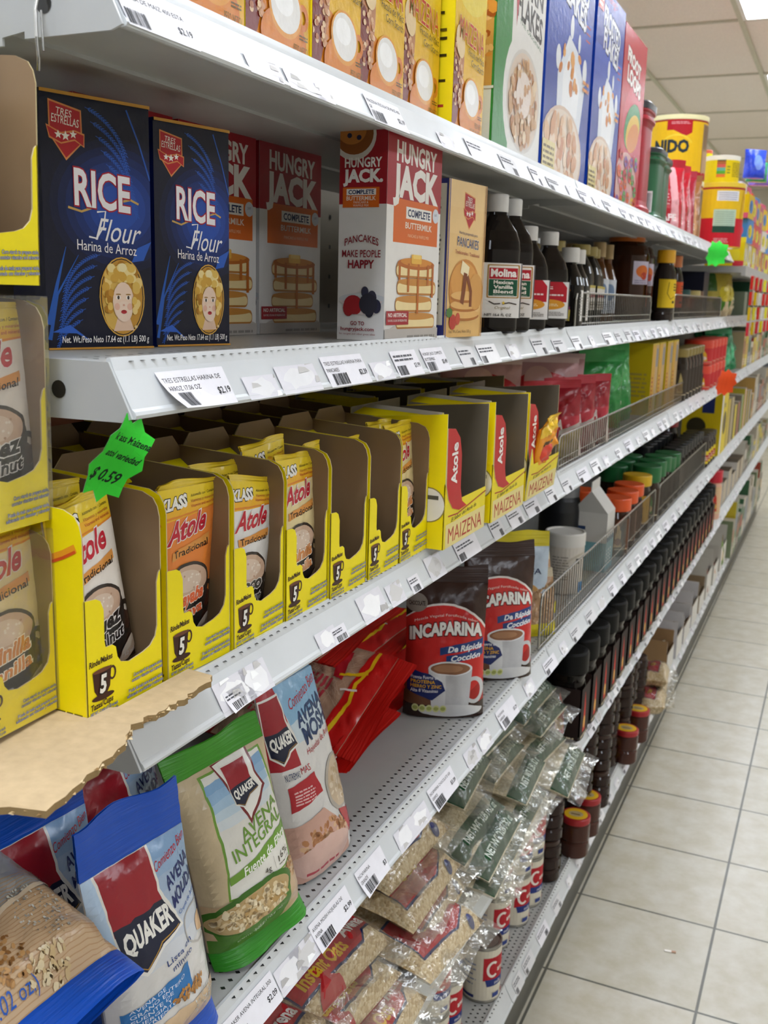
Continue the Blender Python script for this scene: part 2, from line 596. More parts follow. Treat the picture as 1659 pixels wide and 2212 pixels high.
CEILMAT = mat('ceiling_tile_board', rough=0.9, spec=0.1, noise_scale=140, var=0.12, bump=0.15)
WALLMAT = mat('painted_wall', rough=0.8, spec=0.2, col='#d8d2c4', noise_scale=6, var=0.05)
mb = MB(); mb.box(-3.2, 3.4, -2.2, 13.0, -0.05, 0, hx('#cfcabb'))
struct(mb.build('floor', floor_mat()), 'pale stone tile floor with dark grout lines')
ZC = 2.80
GX, GY = -0.62, 5.40          # a ceiling grid crossing
mb = MB(); mb.box(-3.2, 3.4, -2.2, 13.0, ZC + 0.005, ZC + 0.05, hx('#f3e8da'))
ceil_o = struct(mb.build('ceiling', CEILMAT), 'suspended ceiling of beige tiles')
mb = MB()
for k in range(-4, 7):
    x = GX + 0.61 * k
    mb.box(x - .012, x + .012, -2.2, 13, ZC - .004, ZC + .006, hx('#cfccb4'))
for k in range(-6, 7):
    y = GY + 1.22 * k
    mb.box(-3.2, 3.4, y - .012, y + .012, ZC - .003, ZC + .006, hx('#cac4b0'))
    mb.box(-3.2, 3.4, y + .012, y + .016, ZC - .001, ZC + .006, hx('#8d887c'))
mb.build('ceiling_grid', MATTE, ceil_o)
mb = MB(); mb.box(-3.2, 3.4, 13.0, 13.1, 0, ZC, (.6, .58, .53)); struct(mb.build('wall_back', WALLMAT), 'plain far wall of the shop')
mb = MB(); mb.box(3.4, 3.5, -2.2, 13.0, 0, ZC, (.6, .58, .53)); struct(mb.build('wall_right', WALLMAT), 'plain side wall of the shop')
mb = MB(); mb.box(-3.3, -3.2, -2.2, 13.0, 0, ZC, (.6, .58, .53)); struct(mb.build('wall_left', WALLMAT), 'plain wall behind the shelving')

LIGHTMAT = mat('lit_diffuser', rough=0.6, col='#eef5ff', emit=PANEL_STRENGTH)
proto = None
ky = 0
for col_i, x0 in enumerate((GX, GX + 2.44, GX - 2.44)):
    for k in range(-3, 3):
        y0 = GY - 1.22 + 2.44 * k
        lab = ['recessed fluorescent ceiling panel over the aisle', 'ceiling panel over the far side of the shop', 'ceiling panel behind the shelving'][col_i] + ', %s one from the near end' % ORD[k + 3]
        if proto is None:
            proto = empty('ceiling_light', (x0, y0, ZC))
            a = MB()
            for q in ((.012, .6, .012, .03), (.012, .6, 1.19, 1.208), (.012, .03, .03, 1.19), (.58, .6, .03, 1.19)):
                a.box(q[0], q[1], q[2], q[3], -.006, .004, hx('#e8e6dc'))
            a.build('light_frame', PLASTIC, proto)
            a = MB(); a.box(.03, .58, .03, 1.19, -.003, .003, (1, 1, 1)); a.build('diffuser', LIGHTMAT, proto)
            o = proto
        else: o = dup(proto, (x0, y0, ZC))
        tag(o, lab, 'ceiling light', 'ceiling light panels')

# ------------------------------------------------------------------ the shelving
XF = -0.428
Y0S = 0.553
SEC = 1.22
NSEC = 6
DECK = {1: 1.686, 2: 1.441, 3: 1.186, 4: 0.858, 5: 0.566, 6: 0.133}
WHITE = hx('#b6b7b6')
XB = -0.85

def Yx(px):
    """place along a shelf front counted off from the photograph's shelf edge"""
    return 0.553 + 1.22 * ((1 / (1843.0 - px) - .000642) / .001005)

gf = empty('gondola_rack', (XB, Y0S, 0))
tag(gf, 'white steel gondola upright frame with back panel and dark kick plate behind the goods', 'shelving frame')
mb = MB()
L = NSEC * SEC
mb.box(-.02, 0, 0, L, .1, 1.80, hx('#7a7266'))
for j in range(24):                       # peg holes
    for i in range(0, 140):
        y = .03 + i * .0254 * 2; z = .5 + j * .0508
        if y < L and z < 1.78: mb.quad((.0006, y, z), (.0006, y + .007, z), (.0006, y + .007, z + .007), (.0006, y, z + .007), (.01, .01, .01))
mb.build('back_panel', STEEL, gf)
for k in range(NSEC + 1):
    mb = MB(); mb.box(0, .025, k * SEC - .014, k * SEC + .014, .05, 1.82, hx('#cfcdc6'))
    for j in range(56): mb.quad((.0256, k * SEC - .003, .1 + j * .03), (.0256, k * SEC + .003, .1 + j * .03), (.0256, k * SEC + .003, .116 + j * .03), (.0256, k * SEC - .003, .116 + j * .03), (.01, .01, .01))
    mb.build('upright', STEEL, gf)
mb = MB(); mb.box(.33, .372, -0.02, L, 0, .094, hx('#46443e')); mb.build('kick_plate', PLASTIC, gf)

def lip_frame(D, y0, xf=XF):
    B = Vector((xf, 0, D - .036)); A = Vector((xf - .0185, 0, D - .003))
    v = (A - B).normalized(); nrm = Vector((v.z, 0, -v.x))
    return lambda x, y, o: Vector((B.x, y0 + x, B.z)) + v * y + nrm * o

def price_label(shelf, D, y, art, xf, bent=0.0):
    mb = MB()
    fr = lip_frame(0, 0, 0)
    def S(u, v, o):
        p = fr(u, v, o + .0006)
        if bent:
            t = max(0, (1 - u / art.w) * .6 + (1 - v / art.h) * .6 - .55)
            p += Vector((.9, 0.2, .3)) * (t * t * bent)
        return p
    g = Art(art.w, art.h); g.rect(0, 0, art.w, art.h, '#e2e0e6', 0)
    g.items += art.items
    g.emit(mb, S, du=art.w / 6, dv=art.h / 4)
    return mb.build('price_label', PAPER, shelf, (xf, y, D))

def mk_label(w=.08, h=.031, lines=(), price='', bar=(0.03, .3), tone='#eceaf0', small=False, seed=0):
    a = Art(w, h)
    a.rect(0, 0, w, h, tone)
    y = h * .8
    for s in lines:
        a.text(s, w * .04, y - h * .1, h * .12, '#17171c', w=min(w * .92, len(s) * h * .1))
        y -= h * .22
    if price: a.text(price, w * .97, h * .3, h * .17, '#17171c', align='r', bold=.01)
    if bar: a.barcode(w * bar[0], h * .05, w * bar[1], h * .42, '#1d1d22', seed=seed)
    if not lines: a.lines(w * .06, h * .6, w * .8, h * .9, 2, '#55555c', seed=seed + 5)
    return a

def torn_art(w, h, seed):
    """remains of peeled labels"""
    rr = random.Random(seed)
    a = Art(w, h)
    pts = []
    for i in range(14):
        an = 2 * PI * i / 14
        pts.append((w / 2 + w * .5 * math.cos(an) * rr.uniform(.55, 1), h / 2 + h * .5 * math.sin(an) * rr.uniform(.5, 1)))
    a.convex(pts, rr.choice(['#f2f1f3', '#e9e8ea', '#d3d1d0', '#f6f5f6']))
    for i in range(3):
        x, y = rr.uniform(0, w), rr.uniform(0, h)
        a.convex([(x, y), (x + w * .3, y + h * .05), (x + w * .22, y + h * .2), (x + w * .05, y + h * .25)], rr.choice(['#c9c6c4', '#ffffff', '#b5b2b0']))
    return a

LEVEL = {1: 'top', 2: 'second from top', 3: 'third from top', 4: 'fourth from top', 5: 'fifth from top', 6: 'bottom'}
CARRY = {1: ['yellow corn starch boxes', 'cereal boxes and coffee tubs', 'big yellow tins'], 2: ['navy flour and red pancake mix boxes', 'vanilla bottles and a wire fence', 'cartons and yellow wrapped bags'],
         3: ['yellow sachet trays', 'red pouches and yellow cartons', 'jars and red tubs'], 4: ['oat bags and an empty stretch of deck', 'white tub and lidded jars', 'big yellow box'],
         5: ['stacked grain bags', 'black-lidded jars', 'red-capped jar'], 6: ['white milk tins', 'brown ribbed jars', 'open cartons']}
def perforations(mb, D, y0, y1, rows=(-.447, -.462, -.477, -.492), step=.0127):
    for j, x in enumerate(rows):
        y = y0 + (j % 2) * step / 2
        while y < y1:
            s = .0030
            mb.quad((x - s, y, D + .0003), (x, y - s * .8, D + .0003), (x + s, y, D + .0003), (x, y + s * .8, D + .0003), (.012, .012, .013))
            y += step

def make_shelf(lv, k):
    D = DECK[lv]
    ya, yb = Y0S + k * SEC + .0015, Y0S + (k + 1) * SEC - .0015
    xf = XF if lv < 6 else -0.468
    root = empty('gondola_shelf', (0, 0, 0))
    what = CARRY[lv][k] if k < 3 else 'small far goods'
    tag(root, 'white shelf, %s, %s bay, carrying %s' % (LEVEL[lv], ORD[k], what), 'shelf', 'gondola shelves')
    mb = MB()
    mb.box(XB + .03, xf - .022, ya, yb, D - .028, D, WHITE)
    # stiffening folds below
    for x in (-.55, -.68): mb.box(x, x + .012, ya + .01, yb - .01, D - .031, D - .028, hx('#b3b4b3'))
    if lv == 4 and k == 0: perforations(mb, D, .70, 1.765)
    elif lv == 4 and k == 1: perforations(mb, D, 1.785, 2.98)
    elif lv == 6 and k < 4: perforations(mb, D, ya + .05, yb - .02, rows=(-.487, -.499, -.511, -.523))
    elif lv in (2, 3, 5) and k < 2: perforations(mb, D, ya + .02, yb - .02)
    mb.build('deck', STEEL, root)
    mb = MB()
    prof = [(-.024, 0), (-.0235, .003), (-.0205, .0032), (-.0188, -.0015), (-.0175, -.0055), (-.0035, -.0305), (-.0012, -.0322), (0, -.0345), (-.0008, -.037), (-.004, -.0375), (-.024, -.031), (-.024, -.028)]
    P0 = [(xf + a, ya, D + b) for a, b in prof]; P1 = [(xf + a, yb, D + b) for a, b in prof]
    for i in range(len(prof) - 1):
        mb.quad(P0[i], P0[i + 1], P1[i + 1], P1[i], hx('#d2d5d7'))
    mb.add(P0, [tuple(range(len(prof)))], hx('#dfe2e3')); mb.add(P1, [tuple(range(len(prof)))[::-1]], hx('#dfe2e3'))
    mb.build('front_lip', STEEL, root)
    # end bracket plates
    for yy in ((Y0S,) if k == 0 else ()) + (yb,):
        mb = MB()
        if lv == 6: mb.box(XB + .03, xf - .03, yy - .0015, yy + .0005, D - .034, D - .001, WHITE)
        else:
            pl = [(xf - .001, D - .0365), (xf - .0195, D + .0005), (xf - .098, D + .0005), (xf - .20, D + .0005), (XB + .03, D + .0005), (XB + .03, D - .062), (xf - .16, D - .05), (xf - .098, D - .043), (xf - .098, D - .038), (xf - .079, D - .0355), (xf - .079, D - .040), (xf - .010, D - .0395)]
            mb.prism(pl, lambda x, y, o: Vector((x, yy - .002 - o, y)), .002, WHITE, WHITE, hx('#c6c9ca'))
            c = (xf - .062, D - .020)
            mb.add([(c[0] + .0062 * math.cos(a * PI / 8), yy - .0024, c[1] + .0062 * math.sin(a * PI / 8)) for a in range(16)], [tuple(range(16))], (.02, .018, .016))
        mb.build('bracket', STEEL, root)
    return root

SH = {}
for lv in DECK:
    for k in range(NSEC):
        if lv == 1 and k >= 3: continue
        SH[lv, k] = make_shelf(lv, k)
# a lower top shelf in the far bays
# near price labels that can be read, then the crowd of small ones further on
def put(lv, y, art, bent=0):
    k = int((y - Y0S) / SEC)
    if (lv, k) in SH: price_label(SH[lv, k], DECK[lv], y, art, XF if lv < 6 else -.468, bent)
put(1, .556, mk_label(.078, .030, ['FECULA DE MAIZ 400 ESTA'], '$2.19', (.02, .3)))
put(1, .921, mk_label(.085, .030, ['MAIZENA FECULA DE MAIZ 400', 'GR'], '$2.19', (.04, .35), seed=2))
put(1, .76, torn_art(.06, .02, 2)); put(1, .70, torn_art(.05, .018, 3)); put(1, .81, torn_art(.03, .015, 31)); put(1, 1.10, torn_art(.05, .02, 32))
put(1, 1.2, mk_label(.07, .03, (), '', None, seed=4))
put(2, .594, mk_label(.086, .031, ['TRES ESTRELLAS HARINA DE', 'ARROZ 17.06 OZ'], '$2.19', (.12, .34), seed=6), bent=.03)
put(2, .842, mk_label(.088, .031, ['TRES ESTRELLAS HARINA PARA', 'PANCAKES'], '$2.39', (.12, .46), seed=7))
put(2, .70, torn_art(.05, .02, 4)); put(2, .755, torn_art(.07, .026, 5)); put(2, .94, torn_art(.05, .02, 6)); put(2, 1.0, mk_label(.07, .03, (), '$3.99', (.06, .4), seed=8))
put(2, 1.085, mk_label(.07, .03, ['HUNGRY JACK COMPLETE', 'BUTTERMILK'], '$5.49', (.06, .4), seed=9))
put(3, .66, torn_art(.05, .028, 9)); put(3, .668, mk_label(.03, .018, (), '', (.2, .9), seed=11), bent=.01)
put(3, .70, torn_art(.04, .028, 10)); put(3, .83, torn_art(.04, .02, 12)); put(3, .86, mk_label(.03, .016, (), '', (.2, .9), seed=12)); put(3, .93, torn_art(.06, .03, 14)); put(3, 1.0, torn_art(.04, .025, 15)); put(3, 1.06, mk_label(.03, .02, (), '', (.2, .8), seed=13)); put(3, 1.12, torn_art(.05, .03, 16))
put(4, .672, mk_label(.086, .031, ['QUAKER AVENA INTEGRAL 300'], '$2.09', (.06, .36), seed=20))
put(4, .835, mk_label(.086, .031, ['AVENA MOSH HOJUELAS DE', 'AVENA'], '$2.99', (.1, .42), seed=21), bent=.006)
put(4, .945, mk_label(.07, .031, ['INCAPARINA', 'GRANDE'], '$3', (.1, .5), seed=22), bent=.012)
put(4, 1.165, mk_label(.088, .031, ['INCAPARINA CHOCOLATE 450', 'GRAMOS'], '$3.39', (.06, .4), seed=23), bent=.008)
put(4, 1.455, mk_label(.09, .031, ['INCAPARINA', 'VAINILLA'], '$3.29', (.1, .4), seed=24), bent=.006)
for q, y in ((41, .76), (42, .79), (43, 1.05), (44, 1.1), (45, 1.3), (46, 1.36), (47, 1.6)): put(4, y, torn_art(.05, .026, q))
rr = random.Random(5)
for lv in (1, 2, 3, 4, 5, 6):
    y = {1: 1.33, 2: 1.2, 3: 1.22, 4: 1.72, 5: 1.45, 6: 1.8}[lv]
    while y < (4.1 if lv == 1 else 6.2):
        w = rr.uniform(.05, .085)
        if rr.random() < .75:
            put(lv, y, mk_label(w, rr.uniform(.024, .03), (), '', (.05, .3) if rr.random() < .5 else (.6, .85), tone=rr.choice(['#eceaf0', '#f4f3f5', '#dedddf']), seed=rr.randrange(99)))
        else: put(lv, y, torn_art(w * .7, .024, rr.randrange(99)))
        y += w + rr.uniform(.015, .07 if y < 3 else .12)

# metal hook hanging through the bracket hole of the top shelf
mb = MB()
pts = []
for i in range(14):
    a = PI * i / 13
    pts.append((0.004 * math.cos(a), -.004 - .004 * math.sin(a * 1), .02 * math.sin(a) + .0))
mb.tube([(-.001, .012, .006), (0, .004, .012), (.0, -.003, .008), (.0, -.007, -.004), (.001, -.008, -.02), (.0015, -.0075, -.032), (.0005, -.007, -.040)], .0012, (1, 1, 1))
mb.tube([(.0032, -.0055, -.004), (.004, -.0055, -.028)], .0008, (1, 1, 1))
tag(mb.build('wire_hook', WIRE, None, (XF - .062, Y0S - .003, DECK[1] - .022)), 'bent silver wire hook hanging through the bracket hole of the top shelf', 'hook')
# ------------------------------------------------------------------ printed designs of the cartons
def shield(a, cx, cy, s, txt=True):
    """red three-star shield badge"""
    P = lambda pts: [(cx + x * s, cy + y * s) for x, y in pts]
    a.convex(P([(-.36, .55), (.36, .42), (.37, -.2), (0, -.56), (-.36, -.1)]), '#d9874e')
    a.convex(P([(-.33, .51), (.33, .39), (.34, -.2), (0, -.51), (-.33, -.1)]), '#b3202a')
    a.convex(P([(-.42, .08), (-.1, -.04), (.2, .03), (.42, -.02), (.41, -.28), (.2, -.17), (-.1, -.26), (-.36, -.17)]), '#d9874e')
    a.convex(P([(-.40, .05), (-.1, -.07), (.2, 0), (.40, -.05), (.39, -.25), (.2, -.14), (-.1, -.23), (-.34, -.14)]), '#b3202a')
    for x, y, r in ((-.16, -.09, .085), (.0, -.10, .1), (.17, -.055, .085)): a.star(cx + x * s, cy + y * s, r * s, '#f3eee6')
    if txt:
        a.text('TRES', cx - .02 * s, cy + .27 * s, .13 * s, '#f6efe6', w=.34 * s, align='c', shear=.2, rise=-.12)
        a.text('ESTRELLAS', cx, cy + .11 * s, .15 * s, '#f6efe6', w=.6 * s, align='c', shear=.15, rise=-.1)

def cameo(a, cx, cy, rx, ry):
    """gold oval with the painted portrait head of a curly-haired child"""
    a.ell(cx, cy, rx, ry, '#d9a646'); a.ell(cx, cy, rx * .95, ry * .965, '#151320'); a.ell(cx, cy, rx * .91, ry * .94, '#c79238')
    a.ell(cx - rx * .3, cy - ry * .2, rx * .55, ry * .65, '#dcb257')
    L = lambda x, y, w, h, c, **k: a.ell(cx + x * rx, cy + y * ry, w * rx, h * ry, c, n=18, **k)
    a.convex([(cx - .42 * rx, cy - .86 * ry), (cx + .5 * rx, cy - .84 * ry), (cx + .3 * rx, cy - .5 * ry), (cx - .22 * rx, cy - .5 * ry)], '#e9c7ad')
    rr = random.Random(2)
    for i in range(34):                        # curls
        t = rr.uniform(-30, 210); q = rr.uniform(.55, .78)
        x, y = q * math.cos(math.radians(t)), .26 + q * .68 * math.sin(math.radians(t))
        L(x, y, .17, .12, rr.choice(['#c99334', '#e5bd5e', '#d6a645', '#f0d184', '#b07a26']))
    for i in range(16): L(rr.uniform(-.5, .5), rr.uniform(.45, .82), .18, .11, rr.choice(['#f3dc98', '#e5bd5e', '#d6a645', '#f7e6b0']))
    L(.02, -.12, .47, .5, '#f1d3bb'); L(.04, -.36, .36, .26, '#f3d8c3'); L(-.26, -.24, .12, .09, '#eab9a2'); L(.3, -.24, .12, .09, '#eab9a2')
    for sx in (-.2, .24):
        L(sx, -.01, .1, .05, '#f7efe8'); L(sx, -.01, .05, .05, '#4b3a30'); L(sx, .07, .12, .018, '#a27a45')
    L(.03, -.2, .05, .025, '#dba58d'); L(.03, -.37, .13, .05, '#b9353a'); L(.03, -.345, .1, .012, '#8d2027')
    for i in range(9): L(rr.uniform(-.72, -.5), rr.uniform(-.35, .1), .12, .1, rr.choice(['#c99334', '#e5bd5e', '#b07a26']))
    for i in range(9): L(rr.uniform(.5, .72), rr.uniform(-.35, .1), .12, .1, rr.choice(['#c99334', '#e5bd5e', '#f0d184']))
    L(.55, -.75, .07, .04, '#e8c98e')

def wheat(a, x, y, s, ang, n, col, flip=1):
    """curved ear of rice"""
    px, py, an = x, y, ang
    Lw = a.n + 1
    stem = [(x, y)]
    for i in range(n):
        an += math.radians(4.2) * flip
        px += math.cos(an) * s * .5; py += math.sin(an) * s * .5
        stem.append((px, py))
        for sd in (1, -1):
            q = an + sd * .5
            a.ell(px + math.cos(q) * s * .4, py + math.sin(q) * s * .4, s * .34, s * .085, col, n=8, rot=q, layer=Lw)
    a.stroke(stem, s * .1, col, layer=Lw)
    a.n = Lw

def art_rice(W, H):
    a = Art(W, H)
    a.rect(0, 0, W, H, '#12152a')
    for i in range(7):
        a.ell(W * .68, H * .58, W * (.62 - i * .07), H * (.27 - i * .03), ['#141a36', '#16214a', '#19295c', '#1c3270', '#203c85', '#254699', '#2a50aa'][i], n=30)
    bl = '#2b58b4'
    for i in range(6):
        wheat(a, W * (.40 + .045 * i), H * (.955 - .052 * i), W * .050, math.radians(-14 - 3 * i), 20 - i, bl, flip=-.62)
    a.stroke([(W * .78, H * .97), (W * .9, H * .84), (W * 1.0, H * .7)], W * .014, bl)
    a.stroke([(W * .02, H * .10), (W * .1, H * .26), (W * .19, H * .41)], W * .055, '#2459b2', w1=.0004)
    a.stroke([(W * .02, H * .04), (W * .1, H * .22), (W * .3, H * .38)], W * .035, '#2459b2', w1=.0004)
    for i in range(7): wheat(a, W * (.50 - .03 * i), H * (.385 - .044 * i), W * .046, math.radians(188 + i * 2), 20 - i, bl, flip=.75)
    a.convex([(W * .04, H * .07), (W * .2, H * .10), (W * .4, H * .03), (W * .26, H * .065)], '#2f62c8')
    a.convex([(W * .8, H * .36), (W * .92, H * .37), (W * 1.0, H * .45), (W * .86, H * .42)], '#2f5fbe')
    shield(a, W * .22, H * .855, W * .40)
    a.stroke([(W * .22, H * .565), (W * .34, H * .552), (W * .44, H * .57)], W * .018, '#c9a35c')
    a.stroke([(W * .68, H * .60), (W * .8, H * .615), (W * .88, H * .60)], W * .018, '#c9a35c')
    a.text('RICE', W * .28, H * .58, H * .135, '#efebee', w=W * .52, bold=.025, outline=('#a32031', .03), rise=-.06, res=3)
    a.text('Flour', W * .46, H * .445, H * .088, '#f3f0f2', w=W * .44, shear=.42, rise=-.05, res=3)
    a.stroke([(W * .40, H * .455), (W * .47, H * .45), (W * .54, H * .50), (W * .56, H * .56), (W * .48, H * .555)], W * .014, '#f3f0f2')
    a.text('Harina de Arroz', W * .29, H * .402, H * .040, '#f3f0f2', w=W * .56, rise=-.05)
    cameo(a, W * .70, H * .215, W * .22, H * .165)
    a.text('Net. Wt./Peso Neto 17.64 oz (1.1 LB) 500 g', W * .12, H * .028, H * .026, '#f3f0f2', w=W * .83, bold=.01, shear=.1)
    a.rect(0, H * .987, W, H, '#c8923c'); a.rect(0, 0, W, H * .008, '#c8923c')
    return a

def pancakes(a, cx, cy, w, h, n=4):
    a.ell(cx, cy - h * .52, w * .62, h * .09, '#c5bdb4')
    for i in range(n):
        y = cy - h * .42 + i * h * .82 / n
        sx = w * (.5 - .03 * (i % 2))
        dx = w * .03 * (-1) ** i
        a.rrect(cx - sx + dx, y - h * .085, cx + sx + dx, y + h * .085, h * .07, '#b87a35')
        a.rrect(cx - sx * .98 + dx, y - h * .06, cx + sx * .98 + dx, y + h * .05, h * .05, '#f0d9a0')
        a.ell(cx + dx, y + h * .07, sx * .96, h * .045, '#c98a3e')
    t = cy - h * .42 + n * h * .82 / n - h * .12
    a.ell(cx, t, w * .47, h * .07, '#b8651f'); a.ell(cx, t + h * .02, w * .4, h * .05, '#d48a34')
    for k, (x, l) in enumerate(((-.42, .2), (-.2, .34), (.05, .6), (.3, .25), (.43, .4))): a.stroke([(cx + x * w, t), (cx + x * w, t - l * h)], w * .05, '#b8651f')
    a.rrect(cx - w * .14, t + h * .0, cx + w * .12, t + h * .11, h * .02, '#e8b348'); a.rrect(cx - w * .1, t + h * .06, cx + w * .1, t + h * .11, h * .02, '#f3cf70')

def art_hj(W, H):
    a = Art(W, H)
    a.rect(0, 0, W, H, '#e9e6e2'); a.rect(0, H * .625, W, H, '#a31f2a')
    a.text('HUNGRY', W * .52, H * .825, H * .085, '#efe9e2', w=W * .74, align='c', bold=.035, rise=-.02)
    a.text('JACK', W * .52, H * .672, H * .130, '#f1ece6', w=W * .84, align='c', bold=.05, rise=-.015)
    a.rect(W * .12, H * .46, W * .95, H * .66, '#dd6a1d', layer=3)
    a.n += 1
    a.rect(W * .34, H * .575, W * .82, H * .63, '#f2efea'); a.text('COMPLETE', W * .58, H * .586, H * .033, '#20305a', w=W * .42, align='c', bold=.03)
    a.text('BUTTERMILK', W * .58, H * .53, H * .028, '#f6e8d8', w=W * .5, align='c', bold=.015)
    a.text('PANCAKE & WAFFLE MIX', W * .58, H * .49, H * .015, '#f4c9a2', w=W * .4, align='c')
    a.ell(W * .9, H * .61, W * .06, H * .035, '#d8dce6'); a.text('JUST', W * .9, H * .61, H * .01, '#22305a', align='c')
    pancakes(a, W * .55, H * .255, W * .74, H * .40, 4)
    a.rect(0, 0, W, H * .055, '#b9b2ac')
    a.rect(W * .02, H * .075, W * .42, H * .14, '#a31f2a'); a.text('NO ARTIFICIAL', W * .05, H * .112, H * .018, '#f4ece6', w=W * .34, bold=.02); a.text('FLAVORS, COLORS OR PRESERVATIVES', W * .05, H * .09, H * .01, '#f4ece6', w=W * .34)
    a.lines(W * .4, H * .01, W * .95, H * .035, 1, '#8a857f')
    return a

def art_hj_side(W, H):
    a = Art(W, H)
    a.rect(0, 0, W, H, '#e4e2e0'); a.rect(0, H * .625, W, H, '#a31f2a')
    a.ell(W * .3, H * .93, W * .46, H * .11, '#d8d2ca'); a.ell(W * .3, H * .935, W * .40, H * .09, '#8a4f20'); a.ell(W * .25, H * .95, W * .3, H * .06, '#b97433'); a.rrect(W * .12, H * .95, W * .34, H * .985, .003, '#ecc869')
    for x, y in ((.2, .93), (.4, .92), (.5, .96)): a.ell(W * x, H * y, W * .05, H * .011, '#2a2740')
    a.text('HUNGRY', W * .5, H * .79, H * .04, '#f1ece6', w=W * .78, align='c', bold=.03); a.text('JACK.', W * .5, H * .725, H * .052, '#f1ece6', w=W * .84, align='c', bold=.05)
    a.rect(W * .08, H * .61, W * .85, H * .70, '#dd6a1d'); a.rect(W * .16, H * .665, W * .78, H * .693, '#f2efea'); a.text('COMPLETE', W * .47, H * .67, H * .018, '#20305a', w=W * .54, align='c', bold=.03)
    a.text('BUTTERMILK', W * .47, H * .642, H * .018, '#f6e8d8', w=W * .62, align='c', bold=.015); a.text('PANCAKE &', W * .47, H * .628, H * .01, '#f6e8d8', align='c'); a.text('WAFFLE MIX', W * .47, H * .614, H * .01, '#f6e8d8', align='c')
    a.text('PANCAKES', W * .5, H * .435, H * .032, '#8f1f2b', w=W * .72, align='c', bow=H * .02, bold=.01)
    a.text('MAKE PEOPLE', W * .5, H * .385, H * .032, '#8f1f2b', w=W * .82, align='c', bold=.01); a.text('HAPPY', W * .5, H * .335, H * .036, '#8f1f2b', w=W * .56, align='c', bold=.03)
    a.ell(W * .55, H * .19, W * .52, H * .03, '#cfd2d6'); a.convex([(W * .05, H * .185), (W * .98, H * .185), (W * .8, H * .12), (W * .3, H * .12)], '#dccfcf')
    for x, y, r, c in ((.25, .15, .12, '#a4262c'), (.42, .16, .12, '#b92f2f'), (.62, .17, .1, '#30303f'), (.75, .2, .1, '#3b3b4d'), (.7, .14, .1, '#272736'), (.85, .16, .1, '#34344a'), (.6, .225, .08, '#3a3a50')):
        a.ell(W * x, H * y, W * r, H * r * .33, c, n=14)
    a.ell(W * .35, H * .165, W * .2, H * .045, '#a8242c', n=18); a.ell(W * .68, H * .17, W * .2, H * .05, '#33333f', n=18)
    a.text('GO TO', W * .45, H * .07, H * .018, '#8f1f2b', w=W * .3, align='c', bold=.02); a.text('hungryjack.com', W * .45, H * .045, H * .016, '#8f1f2b', w=W * .72, align='c', bold=.02); a.text('for recipes and other great ideas', W * .45, H * .025, H * .009, '#8f1f2b', w=W * .78, align='c')
    return a

def art_tanpan(W, H):
    a = Art(W, H)
    a.grad(0, 0, W, H, '#e0b26a', '#eecb92', 6)
    a.ell(W * .5, H * .35, W * .6, H * .25, '#e9c07d')
    shield(a, W * .56, H * .82, W * .40)
    a.text('Harina preparada para', W * .55, H * .665, H * .018, '#4a3f6a', w=W * .5, align='c', rise=-.04)
    a.text('PANCAKES', W * .55, H * .585, H * .058, '#2d3562', w=W * .58, align='c', bold=.01, rise=-.05, outline=('#f7e9cf', .03))
    a.text('Tradicionales / Traditional', W * .54, H * .535, H * .022, '#a04a3a', w=W * .66, align='c', rise=-.05, bold=.01)
    a.ell(W * .5, H * .31, W * .42, H * .2, '#c9853a'); a.ell(W * .48, H * .36, W * .36, H * .13, '#d99a4c')
    for y in (.14, .2, .26): a.ell(W * .52, H * y, W * .4, H * .035, '#b06b28'); a.ell(W * .52, H * (y + .012), W * .39, H * .03, '#e2b06a')
    a.ell(W * .8, H * .30, W * .2, H * .12, '#d39a50')
    a.convex([(W * .4, H * .5), (W * .6, H * .46), (W * .56, H * .38), (W * .36, H * .42)], '#f3e3b8')
    a.stroke([(W * .5, H * .42), (W * .46, H * .3), (W * .42, H * .22)], W * .1, '#7d3f17'); a.stroke([(W * .55, H * .4), (W * .66, H * .3), (W * .66, H * .2)], W * .07, '#7d3f17')
    a.ell(W * .2, H * .1, W * .09, H * .05, '#b8382c'); a.ell(W * .33, H * .12, W * .06, H * .04, '#c14a34'); a.ell(W * .1, H * .16, W * .08, H * .03, '#4d7a38')
    a.text('Net. Wt./Cont. Neto 500 g', W * .1, H * .028, H * .02, '#6a4a2a', w=W * .6)
    a.rect(0, 0, W * .02, H, '#3a3a86'); a.rect(W * .98, 0, W, H, '#c9965a')
    return a

def art_tan_side(W, H):
    a = Art(W, H); a.rect(0, 0, W, H, '#34397c'); a.rect(0, H * .08, W * .95, H * .97, '#e5dcc8'); a.lines(W * .1, H * .15, W * .85, H * .9, 26, '#6c6558', seed=4)
    for y in (.35, .5, .62): a.rect(W * .2, H * y, W * .75, H * (y + .05), '#3a3a44')
    return a

